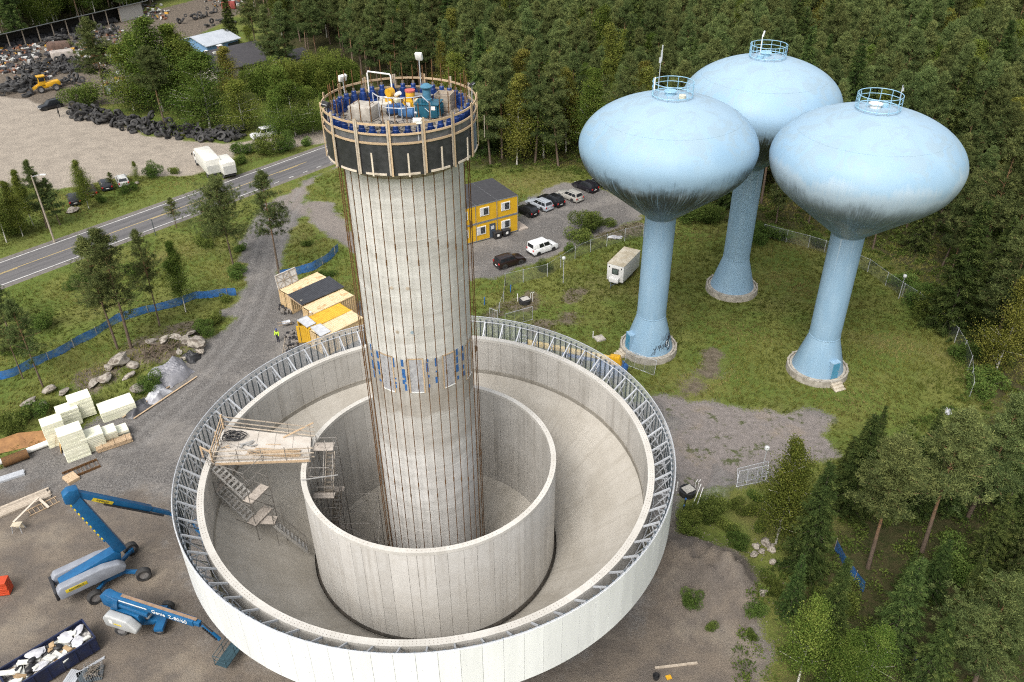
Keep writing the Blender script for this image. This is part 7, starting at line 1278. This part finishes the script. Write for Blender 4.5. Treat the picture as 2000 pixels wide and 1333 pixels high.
gate('small open gate panel behind the bowl left of its neighbour', (957, 628), (972, 634), 1.9); gate('wide temporary fence panel behind the bowl rim', (987, 640), (1040, 625), 1.9); gate('grey mesh panel leaning at the foot of the nearest tower', (1219, 712), (1277, 734), 1.7, (.25, .4)); gate('flat-leaning mesh panel above the crumpled net', (1440, 945), (1500, 930), .6, (.3, 1.4)); gate('second mesh panel lying on the first above the crumpled net', (1438, 952), (1495, 940), .8, (.5, 1.3))
tarp('wire_netting', 'crumpled grey wire netting lying by the gravel edge', [(1365, 985), (1425, 985), (1440, 930), (1395, 905)], .8, M_chain, 15)
def globe_lamp(label, b_, top):
    q = PG(*b_); lo, hi = 1, 12
    for _ in range(30):
        m_ = (lo + hi) / 2; lo, hi = (m_, hi) if PX((q.x, q.y, m_))[1] > top else (lo, m_)
    h = lo; o = thing('lamp_post', label, 'lamp post', q); MB().tube((0, 0, 0), (0, 0, h - .3), .055, 8, .045).build('pole', M_galv, o); MB().lathe([(0, h - .4), (.12, h - .38), (.22, h - .25), (.25, h - .1), (.2, h + .05), (0, h + .14)], 16).build('globe', mat('frosted_globe', (.6, .62, .62), None, .3), o)
globe_lamp('globe lamp post by the fence left of the white trailer', (1100, 553.5), 503); globe_lamp('globe lamp post by the fence right of the towers', (1755, 584), 538); globe_lamp('globe lamp post half hidden by the pale-stemmed birch', (1487, 930), 874)
q = P(107, 474); top = P(55, 344, 9.4); o = thing('street_lamp', 'tall wooden street lamp pole leaning beside the road', 'street lamp', q); tz = height_px(107, 474, 344); MB().tube((0, 0, -.1), (-.1, .1, tz), .14, 10, .10).build('pole', M_woodg, o); MB().tube((-.1, .1, tz - .15), (1.3, .1, tz + .15), .035, 6).build('arm', M_galv, o); MB().box((1.6, .1, tz + .12), (.75, .3, .16)).build('lamp_head', M_white, o, bevel=.04)
q = P(304, 460); o = thing('marker_post', 'thin dark post on the verge by the small bushy pine', 'post', q); MB().tube((0, 0, 0), (0, 0, 2.6), .06, 6).build('post', M_galvd, o)
for x, y, lab in ((1025, 592, 'round black manhole with a board and steel hoops behind the bowl'), (1342, 965, 'round black manhole with a board right of the bowl')):
    o = thing('manhole', lab, 'manhole', PG(x, y)); MB().lathe([(0, 0), (.75, 0), (.75, .55), (.62, .55), (.62, .5), (0, .5)], 20).build('ring', M_black, o); MB().box((.05, 0, .62), (1.0, .85, .06), .5).build('board', mat('grey_board', (.45, .43, .39)), o)
    for k in (0, 1): MB().sweep([(.75 + .25 * k, .3, .0), (.75 + .25 * k, .3, 1.2), (.95 + .25 * k, .5, 1.3), (1.0 + .25 * k, .6, 1.1)], .03, 5).build('hoop', M_white, o)
    MB().tube((-.9, .4, 0), (-.9, .4, 1.1), .06, 6).build('stand_pipe', M_white, o)
o = thing('well_cover', 'square concrete cover with a small marker pipe in the grass', 'well cover', P(1171, 663)); MB().box((0, 0, .12), (1.1, 1.1, .24), .4).build('cover', M_conc, o, bevel=.03); MB().tube((-.75, .3, 0), (-.75, .3, .9), .05, 6).build('marker', M_white, o)
for x, y, lab in ((946, 596, 'blue pipe stub standing behind the bowl'), (997, 572, 'small blue stake by the fence corner'), (1336, 992, 'upper blue-capped pipe right of the bowl'), (1333, 1005, 'lower blue-capped pipe right of the bowl')): o = thing('pipe_stub', lab, 'pipe', PG(x, y)); MB().tube((0, 0, 0), (.05, .05, 1.0), .07, 8).build('pipe', M_black if x > 1200 else M_btape, o); MB().tube((.05, .05, .95), (.055, .055, 1.08), .085, 8).build('cap', M_btape, o)
for k, (a_, b_) in enumerate((((1352, 990), (1368, 955)), ((1358, 998), (1372, 962)))): p = PG(*a_, .05); o = thing('plastic_pipe', ('left' if k == 0 else 'right') + ' thin white pipe leaning over the weeds', 'pipe', p); MB().tube((0, 0, 0), PG(*b_, .6) - p, .04, 6).build('pipe', M_white, o)
tarp('plastic_sheet', 'white plastic scrap lying in the grass at the lower right of the meadow', [(1838, 808), (1858, 812), (1862, 800), (1842, 798)], .25, M_lt, 19); tarp('plastic_sheet', 'white plastic on the stony bank by the car park', [(1186, 466), (1214, 468), (1216, 463), (1190, 462)], .25, M_lt, 20)
for x, y, lab in ((1585, 755, 'yellow scrap of pipe at the plinth of the right-hand tower'), (1600, 757, 'brown board scrap at the plinth of the right-hand tower')): o = thing('scrap', lab, 'scrap', PG(x, y)); MB().bar((0, 0, .05), (.8, .3, .1), .15, .06).build('piece', M_ylw if x < 1590 else M_wood, o)
# ================================================================== PEOPLE
def person(label, loc, rz, jacket, trousers, helmet, s_=1.0, arms=.25):
    o = thing('person', label, 'person', loc, rz); o.scale = (s_,) * 3
    def skin(name, vs_, es, rad, m_, parent):
        me_ = bpy.data.meshes.new(name); me_.from_pydata(vs_, es, []); ob = link(name, me_, parent); me_.materials.append(m_); md = ob.modifiers.new('skin', 'SKIN'); md.use_smooth_shade = True
        for i, r_ in enumerate(rad): me_.skin_vertices[0].data[i].radius = r_; 
        me_.skin_vertices[0].data[0].use_root = True; ob.modifiers.new('sub', 'SUBSURF').levels = 2; ob.modifiers['sub'].render_levels = 2; return ob
    vs_ = [(0, 0, .95), (0, 0, 1.2), (0, 0, 1.42), (0, .01, 1.52), (0, .02, 1.62), (0, .03, 1.74), (-.1, 0, .9), (-.11, .03, .5), (-.12, -.02, .09), (-.12, .14, .04), (.1, 0, .9), (.12, -.02, .5), (.13, -.06, .09), (.13, .1, .04), (-.21, 0, 1.4), (-.27, .03, 1.12), (-.25, .18, .9), (-.24, .26, .86), (.21, 0, 1.4), (.27, .03, 1.12), (.25, .16, .88), (.24, .24, .84)]
    es = [(0, 1), (1, 2), (2, 3), (3, 4), (4, 5), (0, 6), (6, 7), (7, 8), (8, 9), (0, 10), (10, 11), (11, 12), (12, 13), (2, 14), (14, 15), (15, 16), (16, 17), (2, 18), (18, 19), (19, 20), (20, 21)]
    rad = [(.15, .11), (.16, .11), (.15, .10), (.055, .055), (.085, .095), (.07, .08), (.095, .1), (.07, .075), (.05, .05), (.05, .035), (.095, .1), (.07, .075), (.05, .05), (.05, .035), (.07, .07), (.05, .05), (.04, .04), (.035, .045), (.07, .07), (.05, .05), (.04, .04), (.035, .045)]
    skin('body', vs_, es, rad, mat('clothing_%s' % (trousers,), trousers), o)
    jv = [vs_[i] for i in (0, 1, 2, 14, 15, 16, 18, 19, 20)]; je = [(0, 1), (1, 2), (2, 3), (3, 4), (4, 5), (2, 6), (6, 7), (7, 8)]; jr = [(.185, .15), (.19, .15), (.18, .13), (.095, .09), (.075, .075), (.06, .06), (.095, .09), (.075, .075), (.06, .06)]; skin('jacket', jv, je, jr, mat('jacket_%s' % (jacket,), jacket), o)
    MB().lathe([(.1, 1.6), (.098, 1.7), (.06, 1.79), (0, 1.82)], 12, (0, .02, 0)).build('head_cover' if helmet[0] < .3 else 'helmet', mat('helmet_%s' % (helmet,), helmet, None, .4), o)
    MB().lathe([(0, 1.54), (.06, 1.55), (.085, 1.62), (.088, 1.68)], 12, (0, .035, 0)).build('face', mat('skin_tone', (.5, .3, .22)), o)
    return o
person('worker in hi-vis yellow jacket and blue helmet by the containers', P(544, 668), R(160), (.50, .72, .06), (.012, .016, .04), (.02, .07, .25), 1.04); person('person in dark clothes standing by the black off-road car', P(117, 229), R(120), (.01, .012, .012), (.012, .014, .014), (.03, .02, .015), 1.02)
# ================================================================== SCRAPYARD
def tyre_mesh(r, w): return MB().lathe([(r * .55, -w * .42), (r * .8, -w * .5), (r * .97, -w * .42), (r, -w * .2), (r, w * .2), (r * .97, w * .42), (r * .8, w * .5), (r * .55, w * .42), (r * .58, 0)], 18, close=True).mesh('tyre', M_rubber, smooth=50)
TY = [tyre_mesh(.5, .36), tyre_mesh(.72, .46), tyre_mesh(.95, .55)]; TR = (.5, .72, .95); TWd = (.36, .46, .55); TN = ('small', 'medium', 'large'); n_ty = 0
def tyre(x, y, k, lie, z, where, g):
    o = link('tyre', TY[k]); lab = '%s old %s tyre %s' % (TN[k], 'flat-lying' if lie == 0 else 'leaning' if lie == 1 else 'upright', where); tag(o, lab, 'tyre', 'tyres ' + where)
    if lie == 0: o.rotation_euler = (g.uniform(-.08, .08), g.uniform(-.08, .08), 0); o.location = (x, y, z + TWd[k] / 2 + .01)
    else: tilt = R(90) if lie == 2 else R(g.uniform(40, 72)); o.rotation_euler = (tilt, 0, g.uniform(0, 6.28)); o.location = (x, y, z + TR[k] * abs(math.sin(tilt)) + TWd[k] * .4 * abs(math.cos(tilt)))
g = random.Random(77)
def heap(line, n, wid, zmax, where, ks=(5, 4, 2)):
    q = [P(*p) for p in line]
    for i in range(n):
        u = (i + g.random()) / n * (len(q) - 1); a_ = min(int(u), len(q) - 2); p = q[a_] * (1 - (u - a_)) + q[a_ + 1] * (u - a_); w = g.uniform(-1, 1); k = g.choices((0, 1, 2), ks)[0]; zz = g.choice((0, 0, .35, .75, 1.1)) * zmax * (1 - abs(w)) if abs(w) < .75 else 0
        tyre(p.x + g.uniform(-.6, .6), p.y + w * wid, k, g.choices((0, 1, 2), (4, 4, 2))[0], zz, where, g)
heap([(140, 222), (200, 236), (260, 250), (330, 262), (400, 270), (470, 268)], 150, 2.6, 2.2, 'in the long heap below the birches'); heap([(15, 180), (60, 170), (75, 158), (30, 160)], 34, 4, 2.0, 'in the heap left of the yellow loader', (2, 4, 5)); heap([(55, 140), (90, 130), (130, 128), (165, 138)], 48, 4, 1.8, 'in the heap behind the yellow loader'); heap([(80, 90), (130, 75), (180, 62), (225, 70)], 20, 4, 1.6, 'along the front of the long shed'); heap([(345, 50), (390, 35), (420, 28)], 14, 2.5, 1.4, 'in the row behind the grey-blue hall'); heap([(395, 55), (430, 45), (455, 48)], 14, 2, 1.4, 'in the second row behind the hall'); heap([(120, 170), (140, 160), (160, 165)], 14, 2, .8, 'right of the yellow loader')
tyre(*P(147, 183)[:2], 2, 0, 0, 'alone on the sand right of the loader', g); tyre(*P(52, 189)[:2], 2, 0, 0, 'alone on the sand left of the loader', g)
for k in range(4):
    for j in range(3): q = P(12 + 10 * k, 178 - 3 * (k % 2)); tyre(q.x, q.y, 2, 0, j * .52, 'in a neat pile at the left edge', g)
# long open shed
sa, sb = P(-40, 112), P(292, 30); e = (sb - sa); L = e.length; sh = thing('long_shed', 'long open-fronted shed with a low grey roof behind the scrap', 'shed', sa, math.atan2(e.y, e.x)); M_shroof = mat('shed_roof_grey', (.26, .28, .28), (.18, .2, .2), .6, 0, .6)
MB().add([(-2, -.8, 4.1), (L, -.8, 4.1), (L, 5, 2.6), (-2, 5, 2.6), (-2, -.8, 4.28), (L, -.8, 4.28), (L, 5, 2.78), (-2, 5, 2.78)], [(3, 2, 1, 0), (4, 5, 6, 7), (0, 1, 5, 4), (1, 2, 6, 5), (2, 3, 7, 6), (3, 0, 4, 7)]).build('roof', M_shroof, sh); MB().box((L / 2 - 1, 4.8, 1.3), (L + 2, .15, 2.6)).build('back_wall', mat('dark_boards', (.05, .045, .04), (.03, .028, .026), .9), sh); MB().box((L - 6, 0, 2.0), (8, .15, 3.9)).build('front_wall', mat('pale_shed_wall', (.42, .41, .38), (.33, .32, .3), .8), sh)
for k in range(11): MB().box((k * (L - 10) / 10, 0, 2.0), (.22, .22, 4.1)).build('post', M_woodg, sh)
jk = MB(); 
for k in range(260): u, w = g.random() * (L - 11), g.uniform(.8, 4.4); jk.box((u, w, g.uniform(.2, .9)), (g.uniform(.4, 1.6), g.uniform(.4, 1.2), g.uniform(.3, 1.4)), g.uniform(0, 3))
tag(jk.build('stored_scrap', mat('dark_scrap', (.05, .05, .055), (.02, .02, .022), .8, 0, 1), sh), kind='stuff')
tm_ = MB(); tv, tf = [tuple(v_.co) for v_ in TY[0].vertices], [tuple(p_.vertices) for p_ in TY[0].polygons]
for line, n, wd_ in (([(145, 224), (260, 248), (400, 266), (470, 264)], 190, 2.4), ([(10, 178), (75, 160)], 40, 3), ([(55, 136), (165, 136)], 70, 4), ([(80, 86), (225, 66)], 60, 3)):
    for i in range(n):
        u = g.random() * (len(line) - 1); a_ = min(int(u), len(line) - 2); p = P(*line[a_]) * (1 - u + a_) + P(*line[a_ + 1]) * (u - a_); mm_ = Matrix.Translation((p.x + g.uniform(-1, 1), p.y + g.uniform(-1, 1) * wd_, g.uniform(.2, 1.3))) @ Matrix.Rotation(g.uniform(0, 6), 4, 'Z') @ Matrix.Rotation(g.uniform(0, 1.5), 4, 'X') @ Matrix.Scale(g.uniform(.9, 1.5), 4); tm_.add([tuple(mm_ @ V(v_)) for v_ in tv], tf)
tag(tm_.build('buried_tyres', M_rubber, smooth=50), 'tangled mass of black tyres filling the heaps', 'tyres', kind='stuff')
# mixed small scrap: uncountable
jk = MB()
for x0_, x1_, y0_, y1_, n in ((0, 80, 92, 120, 180), (90, 170, 85, 120, 140), (0, 30, 120, 145, 60), (170, 240, 60, 130, 160), (200, 260, 110, 190, 110), (400, 480, -5, 15, 80), (30, 110, 118, 160, 60), (265, 330, 10, 40, 60)):
    for k in range(n): q = P(g.uniform(x0_, x1_), g.uniform(y0_, y1_)); jk.box((q.x, q.y, g.uniform(.15, .5)), (g.uniform(.3, 1.2), g.uniform(.2, .8), g.uniform(.2, .8)), g.uniform(0, 3), g.uniform(-.5, .5))
t = NT('scrap_metal'); vo = t.n('TexVoronoi'); vo.inputs['Scale'].default_value = .7; t.l(t.n('NewGeometry').outputs['Position'], vo.inputs['Vector']); rs = t.sep(vo.outputs['Color']); c = t.mix(t.ramp(rs[0], .30, .34), (.45, .45, .43), (.045, .043, .045)); c = t.mix(t.ramp(rs[1], .93, .94), c, (.45, .25, .03)); c = t.mix(t.ramp(rs[2], .82, .84), c, (.2, .09, .05)); t.base(c, .6)
tag(jk.build('scrap_pile', t.m), 'mixed white, black and rusty machine scrap in the yard', 'scrap', kind='stuff')
for x, y, sx, sy, sz, rz_, col, lab in ((125, 120, 5, 3.2, 2.2, 30, (.42, .37, .33), 'faded pinkish box body standing among the tyres'), (118, 97, 5.5, 2.4, 1.6, 12, (.13, .08, .06), 'rusty brown open trailer behind the pinkish box'), (448, 18, 4, 2.2, 1.8, 8, (.3, .06, .05), 'red machine body at the far end of the yard'), (215, 185, 1.6, 1.4, 1.4, 0, (.28, .31, .33), 'grey tank by the round bush')):
    o = thing('derelict_machine', lab, 'scrap', P(x, y), R(rz_)); m_ = mat('scrap_%s' % (col,), col, tuple(v_ * .6 for v_ in col), .8, 0, 1.5); MB().box((0, 0, sz / 2 + .2), (sx, sy, sz)).build('body', m_, o, bevel=.06); MB().box((0, 0, sz + .25), (sx * .96, sy * .94, .1)).build('top', m_, o)
    for s_ in (-1, 1): MB().box((s_ * sx * .35, 0, .12), (.3, sy * .9, .24)).build('skid', M_black, o)
ld = thing('wheel_loader', 'old yellow wheel loader parked before the tyre heaps', 'wheel loader', P(94, 178), R(215)); MB().prism([(-2.8, 1.0), (.2, 1.0), (.2, 1.9), (-2.6, 2.1), (-2.9, 1.7)], -.75, .75, 'y').build('engine_cover', M_ylw, ld, bevel=.1); cb_ = MB().box((.7, 0, 2.4), (1.5, 1.4, 1.9), taper=.9).build('cab', M_ylw, ld, bevel=.06); MB().box((.7, 0, 3.4), (1.7, 1.6, .14)).build('roof', M_ylw, cb_)
for s_ in (-1, 1): MB().box((.7, s_ * .69, 2.75), (1.1, .05, .8)).build('side_window', M_glass, cb_); MB().bar((1.2, s_ * .5, 1.7), (3.2, s_ * .5, .7), .2, .3).build('lift_arm', M_ylw, ld)
MB().box((1.44, 0, 2.75), (.05, 1.1, .8)).build('windscreen', M_glass, cb_); MB().box((.9, 0, 1.05), (2.4, 1.1, .6)).build('frame', M_ylw, ld, bevel=.05); MB().prism([(3.0, .1), (4.2, .05), (4.1, .25), (3.4, .4), (3.3, 1.2), (3.0, 1.2)], -1.3, 1.3, 'y').build('bucket', M_black, ld)
for x_ in (-1.7, 1.4):
    for s_ in (-1, 1): wheel(ld, (x_, s_ * 1.05, .75), .75, .5)
# hall, house
def house(name, label, cat, org, rz, L, Wd, Hw, rise, mw_, mr, over=.5):
    o = thing(name, label, cat, org, rz); MB().prism([(-Wd / 2, 0), (Wd / 2, 0), (Wd / 2, Hw), (0, Hw + rise - .05), (-Wd / 2, Hw)], -L / 2, L / 2, 'y').build('wall', mw_, o)
    sl_ = rise / (Wd / 2)
    for s_ in (-1, 1):
        x1_ = s_ * (Wd / 2 + over); z1_ = Hw - over * sl_; v_ = [(0, -L / 2 - over, Hw + rise), (x1_, -L / 2 - over, z1_), (x1_, L / 2 + over, z1_), (0, L / 2 + over, Hw + rise)]; MB().add(v_ + [(a_, b_, c_ + .16) for a_, b_, c_ in v_], [(0, 1, 2, 3), (7, 6, 5, 4), (0, 4, 5, 1), (1, 5, 6, 2), (2, 6, 7, 3), (3, 7, 4, 0)]).build('roof', mr, o)
    return o
M_hallr = mat('hall_roof', (.42, .45, .49), (.36, .39, .43), .5, 0, .6); M_hallw = mat('hall_blue_wall', (.16, .30, .50), (.13, .25, .43), .6, 0, .6)
cs = [P(x, y, 5.0) for x, y in ((357, 66), (420, 51), (446, 76), (407, 89))]; c = sum(cs, V((0, 0, 0))) / 4; d_ = cs[1] - cs[0]; hl = house('storage_hall', 'grey-roofed light blue hall beside the scrapyard', 'hall', (c.x, c.y, 0), math.atan2(d_.y, d_.x) + R(90), d_.length * .95, 10, 4.2, 1.4, M_hallw, M_hallr, .6)
MB().box((-5.02, -3, 1.8), (.1, 3.2, 3.4)).build('door', mat('dark_doorway', (.03, .035, .04)), hl)
q = P(468, 152); d2 = P(512, 146) - P(455, 160); hs_ = house('house', 'low pale-brick house with a wide dark roof', 'house', (q.x - 3, q.y + 4.5, 0), math.atan2(d2.y, d2.x) + R(90), 14, 12, 2.9, 2.8, mat('pale_brick', (.46, .43, .38), (.38, .35, .31), .9, 0, 2), mat('dark_tile_roof', (.04, .038, .042), (.055, .052, .056), .7, 0, 2, .3), .7)
for x_, y_ in ((-6.03, 4.4), (-6.03, .5), (-6.03, -3.5)): f_ = MB().box((x_, y_, 1.6), (.12, 1.5, 1.4)).build('window', M_woodg, hs_); MB().box((x_ - .05, y_, 1.6), (.06, 1.25, 1.15)).build('pane', M_glass, f_)
for sx in (-3.0, 2.5): f_ = MB().box((sx, 7.03, 1.6), (1.5, .12, 1.4)).build('window', M_woodg, hs_); MB().box((sx, 7.08, 1.6), (1.25, .06, 1.15)).build('pane', M_glass, f_)
MB().box((.6, 1.5, 5.7), (.9, .9, 1.1)).build('chimney', mat('chimney_brick', (.2, .1, .07)), hs_); MB().box((.6, 1.5, 6.3), (1.1, 1.1, .12)).build('chimney_cap', M_white, hs_); MB().box((-1.2, 4.0, 5.4), (.5, .7, .4)).build('roof_vent', M_white, hs_); MB().box((1.2, 4.5, 5.4), (1.6, .5, .35)).build('roof_hatch', M_white, hs_)
an = house('garage', 'pale garage wing right of the dark-roofed house', 'garage', (P(565, 132).x, P(565, 132).y, 0), math.atan2(d2.y, d2.x) + R(90), 8, 6, 2.5, 1.2, mat('pale_brick', (.46, .43, .38)), mat('dark_tile_roof', (.04, .038, .042)))
h3 = house('barn', 'dark barn with open door deep in the forest at the top', 'barn', (P(1068, -8).x, P(1068, -8).y, 0), R(70), 16, 10, 5, 2, mat('dark_red_boards', (.06, .035, .03)), mat('hall_roof', (.42, .45, .49))); MB().box((-5.05, -2, 2.0), (.2, 4, 4)).build('door', M_black, h3)
for x, y, lab in ((1100, 58, 'white car half hidden in the trees at the top'), (1062, 66, 'pale car among the trees below the dark barn'), (1190, 42, 'white vehicle between pine crowns at the top')): car(lab, P(x, y), R(30), col=(.75, .76, .78), style='suv')
